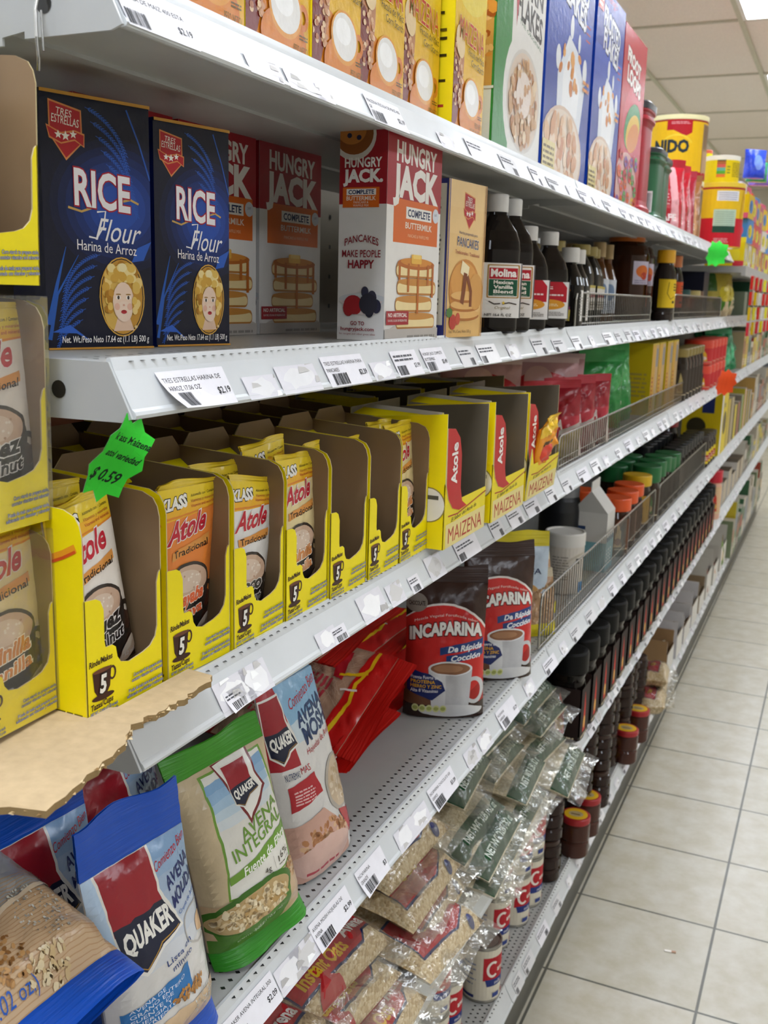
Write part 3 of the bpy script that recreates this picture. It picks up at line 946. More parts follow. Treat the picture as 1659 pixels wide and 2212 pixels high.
def art_maizena(W, H):
    a = Art(W, H)
    a.grad(0, 0, W, H, '#edb01e', '#f4d63a', 8)
    a.ell(W * .1, H * .1, W * .55, H * .2, '#d9821f'); a.ell(W * .5, H * .9, W * .6, H * .25, '#f6dd55')
    # corn cob and husk
    rr = random.Random(3)
    a.ell(W * .14, H * .33, W * .17, H * .27, '#c98d66', rot=-.12); a.ell(W * .02, H * .2, W * .2, H * .2, '#7e2b22')
    for i in range(60):
        x, y = W * rr.uniform(.0, .28), H * rr.uniform(.12, .55)
        a.ell(x, y, W * .03, H * .014, rr.choice(['#e7b98e', '#d59c72', '#f0cda4', '#b9774f']), n=8, layer=a.n + 1)
    a.ell(W * .16, H * .47, W * .13, H * .09, '#efd3a5', rot=.5)
    # orange pot of white starch
    a.ell(W * .56, H * .075, W * .36, H * .12, '#d97c22'); a.rrect(W * .24, -.02, W * .86, H * .14, W * .06, '#de8528')
    a.convex([(W * .3, H * .1), (W * .84, H * .07), (W * .8, H * .2), (W * .4, H * .26)], '#e08a2c')
    a.ring(W * .86, H * .19, W * .07, H * .04, W * .05, '#d97c22')
    a.ell(W * .58, H * .195, W * .265, H * .115, '#e9a03e', rot=-.12); a.ell(W * .58, H * .2, W * .235, H * .10, '#f1efec', rot=-.12); a.ell(W * .55, H * .22, W * .15, H * .055, '#ffffff', rot=-.12)
    a.text('MAIZENA', W * .12, H * .49, H * .12, '#c4302b', w=W * .80, bold=.0, outline=('#f6e27e', .025), rise=-.06, res=3)
    a.text('Fécula de Maíz', W * .94, H * .415, H * .036, '#4a3c1a', w=W * .52, align='r', rise=-.05)
    a.text('Corn Starch', W * .94, H * .365, H * .036, '#4a3c1a', w=W * .42, align='r', rise=-.05)
    a.text('PESO NETO/', W * .95, H * .045, H * .03, '#8a6a1a', w=W * .24, align='r'); a.text('NET WT 14.1 OZ 400g', W * .95, H * .015, H * .018, '#8a6a1a', w=W * .4, align='r')
    a.lines(W * .8, H * .1, W * .95, H * .125, 2, '#6a5216')
    return a

def art_maiz_side(W, H):
    a = Art(W, H); a.rect(0, 0, W, H, '#f4dd1c')
    rr = random.Random(4)
    for i in range(16): a.rect(W * .3, H * (.06 + i * .045), W * rr.uniform(.55, .9), H * (.075 + i * .045), rr.choice(['#3a3010', '#5a4a12', '#3a3010', '#b03a2a']))
    return a

def flakes(a, cx, cy, rx, ry, n, seed, cols=('#d39a58', '#e6bd84', '#c07f3c', '#f0d3a4', '#b0642c')):
    rr = random.Random(seed)
    for i in range(n):
        q, t = math.sqrt(rr.random()), rr.uniform(0, 2 * PI)
        w = rx * rr.uniform(.1, .2)
        a.ell(cx + rx * q * math.cos(t), cy + ry * q * math.sin(t), w, w * rr.uniform(.5, .9), rr.choice(cols), n=7, rot=rr.uniform(0, 3), layer=a.n + 1)

def art_corn(W, H):
    a = Art(W, H)
    a.rect(0, 0, W, H, '#e6e4df'); a.rect(0, 0, W * .3, H, '#2f8a3e'); a.ell(W * .62, H * 1.0, W * .44, H * .6, '#e9e7e2'); a.ell(W * .55, H * .24, W * .38, H * .26, '#e6e4df'); a.rect(W * .3, 0, W, H * .12, '#e6e4df')
    a.text('CORN', W * .93, H * .635, H * .08, '#242424', w=W * .6, align='r', bold=.03, rise=-.03)
    a.text('FLAKES', W * .94, H * .505, H * .095, '#242424', w=W * .56, align='r', bold=.03, shear=.0, rise=-.12)
    a.text('THE ORIGINAL', W * .94, H * .475, H * .016, '#3f6e48', w=W * .5, align='r', rise=-.15)
    a.convex([(W * .34, H * .70), (W * .44, H * .68), (W * .38, H * .50)], '#b02430'); 
    a.ell(W * .6, H * .235, W * .36, H * .205, '#d5cfc8'); a.ell(W * .6, H * .235, W * .34, H * .19, '#dcc9b8')
    flakes(a, W * .6, H * .225, W * .29, H * .165, 130, 8, ('#c99a6a', '#dcb890', '#b67c4c', '#e8cfae', '#caa27c'))
    a.ell(W * .58, H * .26, W * .16, H * .09, '#e7d7cc'); flakes(a, W * .58, H * .26, W * .2, H * .14, 24, 9, ('#c99a6a', '#e8d6c6', '#b98860'))
    return a

def art_corn_side(W, H):
    a = Art(W, H); a.rect(0, 0, W, H, '#e8e8e6'); a.rect(W * .96, 0, W, H, '#2f8a3e')
    a.rect(0, H * .22, W * .96, H * .66, '#d9a252'); flakes(a, W * .5, H * .42, W * .5, H * .2, 60, 4, ('#c8762a', '#e0963c', '#a8551c', '#efc07a'))
    for x, y in ((.35, .6), (.65, .56), (.5, .62), (.3, .3)): a.ell(W * x, H * y, W * .18, H * .04, '#b02c22', n=14)
    a.rect(0, H * .22, W, H * .23, '#e8e8e6')
    return a

def art_frosted(W, H, badge=False):
    a = Art(W, H)
    a.rect(0, 0, W, H, '#2947a4'); a.grad(0, H * .4, W, H * .72, '#2947a4', '#3a5cc0', 5)
    a.text("Kellogg's", W * .34, H * .955, H * .04, '#c22a3a', shear=.3)
    for s, y, w in (('FROSTED', .80, .62), ('FLAKES', .70, .56)):
        a.text(s, W * .54, H * y, H * .095, '#eceef4', w=W * w, align='c', bold=.03, outline=('#1b2a5c', .05), rise=-.14)
    for y in (.66, .69, .72): a.rect(W * .83, H * (y - .02), W * .93, H * (y - .014), '#c25a4a')
    if badge: a.rect(W * .02, H * .88, W * .2, H, '#d0523a'); a.lines(W * .04, H * .9, W * .18, H * .98, 3, '#f3efe0')
    # splash of milk rising over the bowl
    a.convex([(W * .26, H * .2), (W * .78, H * .2), (W * .86, H * .42), (W * .66, H * .56), (W * .45, H * .6), (W * .24, H * .42)], '#dfe4ec')
    a.convex([(W * .36, H * .3), (W * .7, H * .28), (W * .74, H * .42), (W * .5, H * .54), (W * .36, H * .44)], '#f0f2f6')
    for x, y, w, h in ((.24, .48, .05, .05), (.84, .5, .05, .06), (.5, .64, .04, .05), (.68, .6, .03, .04)): a.ell(W * x, H * y, W * w, H * h, '#e6eaf0', n=14)
    flakes(a, W * .55, H * .47, W * .27, H * .10, 12, 5, ('#d58a3e', '#e3a35c', '#c67530'))
    a.ell(W * .42, H * .1, W * .46, H * .2, '#d9c0ac'); a.ell(W * .42, H * .1, W * .43, H * .185, '#e8d8c8'); flakes(a, W * .42, H * .12, W * .38, H * .15, 60, 6, ('#d09a72', '#e0b894', '#c58560', '#ecd2b8'))
    a.rect(0, H * .02, W * .26, H * .13, '#dccb8a'); a.lines(W * .02, H * .03, W * .24, H * .12, 4, '#6e5a2a')
    a.lines(W * .8, H * .42, W * .95, H * .48, 2, '#d98a3a')
    return a

def art_loops(W, H):
    a = Art(W, H)
    a.rect(0, 0, W, H, '#b82c3c'); a.ell(W * .6, H * .42, W * .5, H * .3, '#c9485a')
    a.text('FROOT', W * .46, H * .80, H * .07, '#f0ece8', w=W * .6, align='c', bold=.05, outline=('#7a1622', .04), rise=-.12)
    a.text('LOOPS', W * .5, H * .69, H * .08, '#f0ece8', w=W * .62, align='c', bold=.05, outline=('#7a1622', .04), rise=-.12)
    a.ell(W * .55, H * .48, W * .36, H * .13, '#3b8f5a', rot=.3); a.ell(W * .58, H * .45, W * .3, H * .10, '#e0b84a', rot=.3); a.ell(W * .6, H * .42, W * .26, H * .08, '#d98a4a', rot=.3)
    a.ell(W * .42, H * .14, W * .46, H * .18, '#d8a8a4')
    rr = random.Random(3)
    for i in range(40):
        x, y = W * rr.uniform(.05, .85), H * rr.uniform(.02, .3)
        a.ring(x, y, W * .05, H * .022, W * .035, rr.choice(['#d8603a', '#e0b84a', '#5a9a5a', '#7a4a9a', '#c23a4a', '#e08aa0']), n=9)
    return a

# ------------------------------------------------------------------ top shelf, near bay
Z1 = DECK[1] + .0004
ma = art_maizena(.108, .205); ms = art_maiz_side(.055, .205)
proto = None
for i, (y, x, lab) in enumerate(((.647, -.468, 'yellow corn starch box nearest the top shelf end'), (.757, -.468, 'second yellow corn starch box from the shelf end'), (.866, -.466, 'third yellow corn starch box, next after the two at the shelf end'),
                                 (.965, -.466, 'yellow corn starch box behind the third one, middle of the row'), (1.073, -.468, 'yellow corn starch box second from the cereal boxes'), (1.187, -.452, 'yellow corn starch box pushed forward beside the corn flakes box'))):
    if proto is None:
        proto = carton('starch_box', .106, .055, .205, '#f4dd1c', ma, ms, {'+z': '#e8c81c'}, GLOSSCARD, (x, y, Z1)); o = proto
    else: o = dup(proto, (x, y, Z1))
    tag(o, lab, 'starch box', 'yellow corn starch boxes on the top shelf')
o = carton('cereal_box', .225, .085, .34, '#e8e8e6', art_corn(.225, .34), art_corn_side(.085, .34), {'+z': '#2f8a3e'}, GLOSSCARD, (-.462, 1.365, Z1))
tag(o, 'green and white corn flakes box beside the starch boxes', 'cereal box')
o = carton('cereal_box', .285, .085, .37, '#2443a0', art_frosted(.285, .37), None, {'-y': '#1f4ec0', '+z': '#3a5cc0'}, GLOSSCARD, (-.462, 1.605, Z1))
tag(o, 'larger blue frosted flakes box next to the green cereal box', 'cereal box')
o = carton('cereal_box', .235, .085, .355, '#2443a0', art_frosted(.235, .355, True), None, {'-y': '#1f4ec0', '+z': '#3a5cc0'}, GLOSSCARD, (-.464, 1.92, Z1))
tag(o, 'smaller blue frosted flakes box beside the red cereal box', 'cereal box')
o = carton('cereal_box', .235, .085, .345, '#b02a36', art_loops(.235, .345), None, {'+z': '#efe9e6'}, GLOSSCARD, (-.466, 2.172, Z1))
tag(o, 'red fruit ring cereal box at the end of the cereal row', 'cereal box')

# ------------------------------------------------------------------ second shelf, near bay
Z2 = DECK[2] + .0004
o = carton('flour_box', .0965, .05, .192, '#14172c', art_rice(.0965, .192), None, {'+z': '#c8923c', '-y': '#15182e'}, GLOSSCARD, (-.565, .625, Z2), (0, 0, -.325))
tag(o, 'navy rice flour box nearest the shelf end, larger in view', 'flour box', 'navy rice flour boxes')
o = carton('flour_box', .083, .05, .187, '#14172c', art_rice(.083, .187), None, {'+z': '#c8923c', '-y': '#1a2d78'}, GLOSSCARD, (-.541, .731, Z2), (0, 0, -.268))
tag(o, 'navy rice flour box second from the shelf end, beside the gap', 'flour box', 'navy rice flour boxes')
hf, hs = art_hj(.138, .228), art_hj_side(.057, .228)
hj = carton('pancake_mix_box', .138, .057, .228, '#e4e2e0', hf, hs, {'+z': '#a31f2a'}, CARD, (-.456, 1.0165, Z2), (0, 0, -.05))
tag(hj, 'red and white pancake mix box standing forward beside the tan box', 'pancake mix box', 'pancake mix boxes')
for x, y, l in ((-.632, 1.052, 'red and white pancake mix box set back in the shadow, right of the flour boxes'), (-.638, .905, 'dim pancake mix box half hidden behind the second navy flour box'), (-.645, .757, 'dim pancake mix box behind the first navy flour box, lettering showing above')):
    tag(dup(hj, (x, y, Z2), (0, 0, -.05)), l, 'pancake mix box', 'pancake mix boxes')
o = carton('pancake_mix_box', .099, .05, .186, '#d9ab6a', art_tanpan(.099, .186), art_tan_side(.05, .186), {'+z': '#e3c08a'}, CARD, (-.449, 1.18, Z2), (0, 0, -.13))
tag(o, 'tan pancake box with three star shield between red box and bottles', 'pancake mix box')
# ------------------------------------------------------------------ sachet trays on the third shelf
TY, TBR = hx('#fae604'), hx('#92785a')
def tray_front_poly(W):
    return [(0, 0), (W, 0), (W, .096), (W - .003, .093), (W - .0052, .086), (W - .0056, .052), (W - .008, .044), (W - .014, .0385), (W - .022, .036), (.045, .0335), (.036, .036), (.0325, .041), (.031, .049), (.0275, .0515), (.0205, .0515), (.0195, .056), (.0195, .080), (.0165, .087), (.012, .0895), (0, .0905)]

def art_tray(W):
    a = Art(W, .1)
    def word(s, x, y, h, w, c='#3a1a10', sh=.12): a.text(s, x, y, h, c, w=w, bold=.03, shear=sh, rise=.06)
    word('Rinde/Makes', .003, .0405, .0042, .024)
    # cup
    a.convex([(.006, .036), (.0255, .037), (.0235, .022), (.0195, .0165), (.0115, .016), (.0075, .022)], '#3d1a10')
    a.ring(.0262, .031, .0032, .0045, .0016, '#3d1a10'); a.ell(.016, .016, .0115, .0024, '#3d1a10'); a.ell(.0158, .036, .0098, .0016, '#70412a')
    a.text('5', .0125, .0195, .0125, '#f4f0ea', w=.0075, bold=.04, shear=.15, outline=('#1c0d08', .05))
    word('Tazas/Cups', .003, .0085, .0042, .023)
    def small(s, x, y, h, w):
        a.text(s, x, y, h, '#c3c6dd', w=w, bold=.0, rise=.04, outline=('#1e2455', .06))
    small('NET WT. 12 units of 1.52 oz each', .0025, .0048, .0022, .028); small('Contenido 12 sobres de 43 g c/u', .0025, .0015, .0022, .028)
    small('Corn starch to prepare atole,', .048, .0205, .0026, .033); small('contains vitamins and minerals', .046, .0168, .0026, .035)
    small('Fécula de maíz para preparar atole,', .042, .0095, .0026, .039); small('adicionado con vitaminas y minerales', .040, .0058, .0026, .041)
    return a

def in_poly(x, y, P):
    c = False
    for i in range(len(P)):
        (x1, y1), (x2, y2) = P[i - 1], P[i]
        if (y1 > y) != (y2 > y) and x < (x2 - x1) * (y - y1) / (y2 - y1) + x1: c = not c
    return c

def make_tray(W=.083, D=.115, H=.16, loc=(0, 0, 0), rot=(0, 0, 0), lid=True):
    root = empty('sachet_tray', loc, rot)
    t = .0011
    fp = tray_front_poly(W)
    mb = MB(); mb.prism(fp, lambda x, y, o: Vector((o, x, y)), t, TY, TBR, hx('#cbb98c')); art_tray(W).emit(mb, F_front)
    mb.build('front_panel', CARD, root)
    for side in (0, 1):
        mb = MB()
        pl = [(0, 0), (D, 0), (D, H), (.016, H - .006), (.006, H - .010), (.002, H - .016), (0, H - .024)]
        if side == 0: fr = lambda x, y, o: Vector((-x, -o + t * .0, y))
        else: fr = lambda x, y, o: Vector((-x, W + o, y))
        if side == 0: mb.prism([(D - p, q) for p, q in pl], lambda x, y, o: Vector((-D + x, -o, y)), t, TY, TBR, hx('#cbb98c'))
        else: mb.prism(pl, fr, t, TY, TBR, hx('#cbb98c'))
        # orange swoosh printed near the top
        if side == 0:
            a = Art(D, H)
            a.stroke([(D * (.05 + .1 * i), H * (.70 + .004 * (i - 4) ** 2)) for i in range(10)], .006, '#f0a020'); a.stroke([(D * (.05 + .1 * i), H * (.685 + .004 * (i - 4) ** 2)) for i in range(10)], .0022, '#d9541e')
            a.lines(D * .62, .004, D * .97, .008, 1, '#6a5c10')
            a.emit(mb, F_near(D))
        mb.build('side_panel', CARD, root)
    mb = MB()
    bp = [(t, 0), (W - t, 0), (W - t, H - .002), (W - .012, H + .010), (.012, H + .010), (t, H - .002)]
    mb.prism(bp, lambda x, y, o: Vector((-D + t + .0004 + o, x, y)), t, TBR, TY, hx('#cbb98c')); mb.build('back_panel', CARD, root)
    mb = MB(); mb.box(-D + .002, -t, t, W - t, .0004, t, TBR); mb.build('tray_base', CARD, root)
    # top flaps folded inside
    mb = MB()
    mb.prism([(.004, 0), (W - .004, 0), (W - .010, .030), (.010, .030)], lambda x, y, o: Vector((-D + .004 + y * .55 + o * .3, x, H - .012 - y * .25 + o)), .0009, TY, TY)
    mb.build('inner_flap', CARD, root)
    return root

SACH = {'nuez': ('#efe6dc', '#3a1d16', 'Nuez', 'Walnut', '#f1ece8', '#23191c'), 'guayaba': ('#ee8a3c', '#4a2015', 'Guayaba', 'Guava', '#e8683a', '#f6e6d8'),
        'coco': ('#e9e6e4', '#20191a', 'Coco', 'Coconut', '#4a443f', '#e8e2dc'), 'vainilla': ('#ecd7a2', '#4d3526', 'Vainilla', 'Vanilla', '#d98a4a', '#fbf1e2')}
def art_sachet(kind, W, H):
    bg, dk, n1, n2, c1, co = SACH[kind]
    a = Art(W, H)
    a.rect(0, 0, W, H, bg)
    a.rect(0, H * .86, W, H, '#eacb2c'); a.convex([(0, H * .79), (W * .5, H * .82), (W, H * .86), (W, H * .9), (0, H * .9)], '#f0b52c'); a.convex([(0, H * .80), (W, H * .855), (W, H * .865), (0, H * .815)], '#e28a2a')
    a.text('KLASS', W * .05, H * .865, H * .07, '#f4f1ea', w=W * .42, bold=.05, outline=('#181818', .05), rise=.08)
    for i, y in enumerate((.945, .91, .88)): a.text(('Adicionado con / Contains', 'Vitaminas y minerales', 'Vitamins and minerals')[i], W * .95, H * y, H * .018, '#2a2414' if i == 0 else '#b3282c', w=W * .42, align='r', rise=.05)
    a.text('Atole', W * .14, H * .655, H * .125, '#c21f33', w=W * .66, bold=.03, shear=.3, outline=('#f3e9e4', .035), rise=.18, res=3)
    a.convex([(W * .22, H * .555), (W * .86, H * .635), (W * .86, H * .69), (W * .22, H * .61)], '#e29a4c'); a.text('Tradicional', W * .25, H * .57, H * .042, '#2a150c', w=W * .58, bold=.015, rise=.125)
    a.rect(0, 0, W, H * .3, dk); a.ell(W * .3, H * .16, W * .75, H * .24, dk)
    a.ell(W * .5, H * .36, W * .38, H * .16, '#1c1715'); a.convex([(W * .12, H * .36), (W * .88, H * .37), (W * .78, H * .08), (W * .22, H * .06)], '#262120')
    a.ring(W * .88, H * .27, W * .12, H * .09, W * .05, '#1c1715')
    a.ell(W * .5, H * .405, W * .36, H * .125, '#3a302b'); a.ell(W * .5, H * .40, W * .325, H * .11, '#cfae96'); a.ell(W * .47, H * .41, W * .24, H * .07, '#e0c8b4')
    rr = random.Random(5); L = a.n + 1
    for i in range(16): a.ell(W * rr.uniform(.26, .7), H * rr.uniform(.35, .46), W * .016, H * .007, rr.choice(['#f0e2d4', '#b8937a']), n=8, layer=L)
    a.n = L
    a.text(n1, W * .2, H * .235, H * .085, c1 if kind != 'nuez' else '#1d1518', w=W * .58, bold=.04, shear=.15, outline=(co if kind != 'nuez' else '#f1ece8', .05), rise=.14)
    a.text(n2, W * .22, H * .145, H * .065, c1 if kind != 'nuez' else '#1d1518', w=W * .56, bold=.03, shear=.15, outline=(co if kind != 'nuez' else '#f1ece8', .05), rise=.14)
    a.ell(W * .86, H * .06, W * .2, H * .05, '#e3cbb2', rot=.5); a.ell(W * .84, H * .10, W * .14, H * .03, '#f1e4d2', rot=.6)
    for i in range(3): a.rrect(W * (.14 + .15 * i), H * (.03 + .012 * i), W * (.26 + .15 * i), H * (.075 + .012 * i), W * .02, '#e9e9f2')
    a.text('43 g (1.52 oz)', W * .55, H * .015, H * .024, '#f4f0ee', w=W * .42, bold=.01, rise=.1)
    return a

def wr(x, y, s, amp):
    return amp * (noise.noise(Vector((x * 31 + s, y * 23 - s, s * 1.7))) + .5 * noise.noise(Vector((x * 70 + s, y * 55, s))))

def pouch(name, W, H, T, art, back, loc, rot, top=.0, topcol=None, bot=.0, botcol=None, seed=1, amp=.0022, gus=.35, mtl=None, nu=16, nv=24, skirt=0, backart=None, lean=0.0, bow=0.0, shoulder=1.0):
    """filled bag: body bulges between a top seal and a bottom seal; front looks to +x"""
    mtl = mtl or FILM
    top_h, bot_h = top, bot
    def th(u, v):
        e = max(0.0, 1 - abs(2 * u - 1) ** 2.6) ** .55
        vv = min(1, max(0, v))
        up = min(1.0, (1 - vv) / .55) ** .6 if vv < 1 else 0
        dn = min(1.0, gus + (1 - gus) * min(1, vv / .12)) if gus else min(1.0, vv / .16) ** .6
        return T * e * up * dn
    def body(u, v, o, sgn):
        x = (u - .5) * W * (1 - .05 * math.sin(PI * v) * (T / W) * 2) * (1 if v < .8 else 1 - (1 - shoulder) * (v - .8) / .2)
        z = bot_h + v * (H - top_h - bot_h)
        wv = wr(u * W * 3, v * H * 3, seed, amp) * (1 if 0 < v < 1 else .3)
        e = min(1, 6 * min(u, 1 - u))
        off = sgn * (th(u, v) / 2 + .0006 + o) + wv * e
        return Vector((off + bow * v * v - lean * v, x + W / 2, z))
    mb = MB()
    mb.grid(lambda u, v: body(u, v, 0, 1), nu, nv, hx(back))
    mb.grid(lambda u, v: body(u, v, 0, -1), nu, nv, hx(back), flip=True)
    # edges
    for u in (0, 1):
        mb.grid(lambda s, v: body(u, v, 0, 1 if s > .5 else -1), 1, nv, hx(back), flip=(u == 0))
    for v in (0, 1):
        mb.grid(lambda u, s: body(u, v, 0, 1 if s > .5 else -1), nu, 1, hx(back), flip=(v == 1))
    hb = H - top_h - bot_h
    G = [[body(i / nu, j / nv, 0, 1) for i in range(nu + 1)] for j in range(nv + 1)]
    def on(x, y, o):
        u = min(max(x / W * nu, 0), nu - 1e-6); v = min(max(y / hb * nv, 0), nv - 1e-6)
        i, j = int(u), int(v); u -= i; v -= j
        if u >= v: p = G[j][i] * (1 - u) + G[j][i + 1] * (u - v) + G[j + 1][i + 1] * v
        else: p = G[j][i] * (1 - v) + G[j + 1][i] * (v - u) + G[j + 1][i + 1] * u
        return p + Vector((o + .0007, 0, 0))
    def gn(i, j):
        a = G[j][min(i + 1, nu)] - G[j][max(i - 1, 0)]; b = G[min(j + 1, nv)][i] - G[max(j - 1, 0)][i]
        return a.cross(b).normalized()
    NG = [[gn(i, j) for i in range(nu + 1)] for j in range(nv + 1)]
    def nn(x, y):
        u = min(max(x / W * nu, 0), nu - 1e-6); v = min(max(y / hb * nv, 0), nv - 1e-6)
        i, j = int(u), int(v); u -= i; v -= j
        return ((NG[j][i] * (1 - u) + NG[j][i + 1] * u) * (1 - v) + (NG[j + 1][i] * (1 - u) + NG[j + 1][i + 1] * u) * v).normalized()
    art.emit(mb, on, du=W / nu, dv=hb / nv, smooth=True, diag=True, N=nn)
    root = mb.build(name, mtl, None, loc, rot)
    for hh, cc, isT in ((top_h, topcol, True), (bot_h, botcol, False)):
        if not hh or not cc: continue
        mb = MB()
        def seal(u, v, o, sgn):
            if isT:
                b = body(u, 1, 0, sgn); dz = v * hh * (1 + .05 * math.sin(9 * u + seed))
                return b + Vector((-lean * .25 * v + sgn * .0005 + .0035 * v * math.sin(7 * u + seed * 2) + bow * .5 * v + sgn * .0004 * math.sin(v * 60), 0, dz))
            b = body(u, 0, 0, sgn)
            return b + Vector((sgn * .0004 * (1 - v) + .010 * v * skirt + .003 * v * math.sin(8 * u + seed), 0, -v * hh))
        mb.grid(lambda u, v: seal(u, v, 0, 1), nu, 6, hx(cc), flip=not isT)
        mb.grid(lambda u, v: seal(u, v, 0, -1), nu, 6, hx(cc), flip=isT)
        mb.build('top_seal' if isT else 'bottom_seal', FILMCRIMP, root)
    return root

Z3 = DECK[3] + .0004
trays = [(.535, -.4615, 'nuez', -.05), (.6275, -.459, 'guayaba', -.045), (.713, -.4525, 'coco', -.01), (.798, -.450, 'vainilla', 0), (.8835, -.448, 'nuez', -.01), (.9715, -.4465, 'nuez', 0), (1.0555, -.4455, 'vainilla', 0)]
tdesc = ['end of the shelf, holding a walnut sachet', 'second from the shelf end, holding an orange guava sachet', 'third from the shelf end, holding a white coconut sachet', 'fourth from the shelf end, holding a creamy vanilla sachet',
         'fifth from the shelf end, nearly empty with tall brown walls', 'sixth from the shelf end, with a leaning dark sachet', 'last one before the red-tabbed cartons']
sacharts = {k: art_sachet(k, .079, .132) for k in SACH}
proto = None
sp = {}
def sachet(kind, loc, rot, label, flip=False):
    if kind not in sp:
        sp[kind] = o = pouch('drink_sachet', .079, .140, .014, sacharts[kind], '#cdbfae', loc, rot, top=.005, topcol='#e6c62a', bot=.003, botcol='#5a4a40', seed=3 + len(sp), amp=.0016, gus=0, lean=.0, shoulder=.97)
    else: o = dup(sp[kind], loc, rot)
    tag(o, label, 'sachet', 'drink sachets in the trays')
    return o
for i, (y, x, kind, rz) in enumerate(trays):
    if proto is None: proto = o = make_tray(loc=(x, y, Z3), rot=(0, 0, rz))
    else: o = dup(proto, (x, y, Z3), (0, 0, rz))
    tag(o, 'yellow open sachet tray, ' + tdesc[i], 'display tray', 'yellow open sachet trays')
# sachets: (tray, kind, dx, dy, roll about x, pitch back)
for i, kind, dx, dy, dz, rx, ry, lab in (
        (0, 'nuez', -.026, .0155, .012, -.13, -.06, 'cream walnut sachet slumped sideways in the tray at the shelf end'),
        (0, 'nuez', -.060, .003, .022, .0, -.04, 'walnut sachet behind the slumped one in the end tray'),
        (1, 'guayaba', -.026, .0035, .016, .04, .07, 'orange guava sachet standing in the second tray'),
        (2, 'coco', -.022, -.004, .012, .17, .03, 'white coconut sachet with dark cup standing in the third tray'),
        (2, 'coco', -.045, .004, .016, .05, -.05, 'coconut sachet behind the front white one in the third tray'),
        (3, 'vainilla', -.018, .006, .016, .06, -.03, 'cream vanilla sachet with torn top in the fourth tray'),
        (3, 'vainilla', -.045, .004, .024, -.05, -.02, 'yellow-topped vanilla sachet at the back of the fourth tray'),
        (4, 'nuez', -.046, .0165, .006, -.13, -.03, 'walnut sachet leaning at the near wall of the fifth tray'),
        (5, 'nuez', -.044, .0165, .002, -.13, -.02, 'dark walnut sachet leaning in the sixth tray'),
        (6, 'vainilla', -.020, .006, .018, .0, -.05, 'beige sachet standing in the last sachet tray'),
        (6, 'nuez', -.045, .004, .02, .02, -.03, 'walnut sachet behind the beige one in the last sachet tray')):
    y, x, _, rz = trays[i]
    s_ = sachet(kind, (x + dx, y + dy, Z3 + dz + max(0, -rx) * .0), (-rx, ry, rz), lab)
    if rx == -.13: s_.scale = (1, .86, 1)
# a second and a third row of trays stands in the shadow behind
bk = 0
for row, (xo, zo, n) in enumerate(((-.585, 0.0, 8), (-.705, 0.0, 8))):
    for i in range(n):
        y = .56 + i * .086
        o = dup(proto, (xo, y, Z3 + zo), (0, 0, rnd.uniform(-.03, .03)))
        tag(o, 'yellow sachet tray in the dim %s row, %s from the shelf end' % (['second', 'rear'][row], ORD[i]), 'display tray', 'yellow open sachet trays')
for i, (x, y, kind) in enumerate(((-.72, .575, 'vainilla'), (-.735, .70, 'guayaba'), (-.73, .79, 'vainilla'), (-.725, .90, 'nuez'))):
    o = carton('sachet_carton', .1, .07, .035, '#cdb418', None, None, {'+x': '#8a4a2a' if i % 2 else '#b8a014'}, CARD, (x + .05, y + .02, Z3 + .172 + .0), (0, 0, .05))
    a = Art(.1, .035); a.text('KLASS', .01, .012, .012, '#2a2416', w=.04, bold=.03); mbx = None
    tag(o, 'closed yellow sachet carton lying on top of the rear trays, %s from the shelf end' % ORD[i], 'carton', 'flat cartons on the rear trays')

# ------------------------------------------------------------------ left stack of wrapped trays, cardboard sheet, end shelf
zst = Z3 + .0072
base = None
kinds = ['vainilla', 'nuez', 'vainilla']
for i in range(3):
    W, D, H = .083, .115, .157
    loc = (-.487, .4525, (zst, zst + .1385, zst + .2965)[i])
    o = dup(proto, loc, (0, (0, .015, .03)[i], .02), scale=(1, 1, (.84, .96, .92)[i]))
    tag(o, ['lowest', 'middle', 'topmost'][i] + ' of three film-wrapped yellow sachet trays stacked at the shelf end', 'display tray', 'yellow open sachet trays')
    if i < 2:
        mb = MB()
        mb.box(-D - .002, .0015, -.002, W + .002, .001, H + .0005, (1, 1, 1))
        mb.build('film_wrap', SHRINK, o)
    s = sachet(kinds[i], (loc[0] - .016, loc[1] + (.002, .002, -.018)[i], loc[2] + .010), (.0 if i < 2 else .12, -.04, .02), ['vanilla sachet seen through film in the lowest wrapped tray', 'walnut sachet seen through film in the middle wrapped tray', 'orange-edged sachet in the topmost open tray of the end stack'][i])
    if i < 2: s.scale = (1, 1.08, .98)
# cardboard sheet with a torn edge
mb = MB()
rr = random.Random(12)
def jag(p, q, n, amp):
    out = []
    for i in range(n):
        t = i / n
        dx, dy = q[0] - p[0], q[1] - p[1]; L = math.hypot(dx, dy)
        k = rr.uniform(-amp, amp)
        out.append((p[0] + dx * t - dy / L * k, p[1] + dy * t + dx / L * k))
    return out
outl = jag((-.60, .400), (-.424, .411), 6, .002) + jag((-.424, .411), (-.399, .424), 4, .002) + jag((-.399, .424), (-.414, .516), 10, .0014) + jag((-.414, .516), (-.426, .535), 4, .001) + jag((-.426, .535), (-.4235, .60), 14, .0022) + jag((-.4235, .60), (-.428, .650), 10, .0025) + [(-.455, .648), (-.455, .56), (-.47, .548), (-.8, .548), (-.8, .40)]
def cz(x, y): return Z3 + .0055 + (.0 if x < -.43 else -(x + .43) * .12)
def sheet_frame(x, y, o): return Vector((x, y, cz(x, y) + o * 1.0))
mb.prism(outl, sheet_frame, .0048, hx('#c6ae8a'), hx('#a88f6a'), hx('#9a8058'))
o = mb.build('cardboard_sheet', MATTE)
for i in range(46):
    pass
mb = MB()
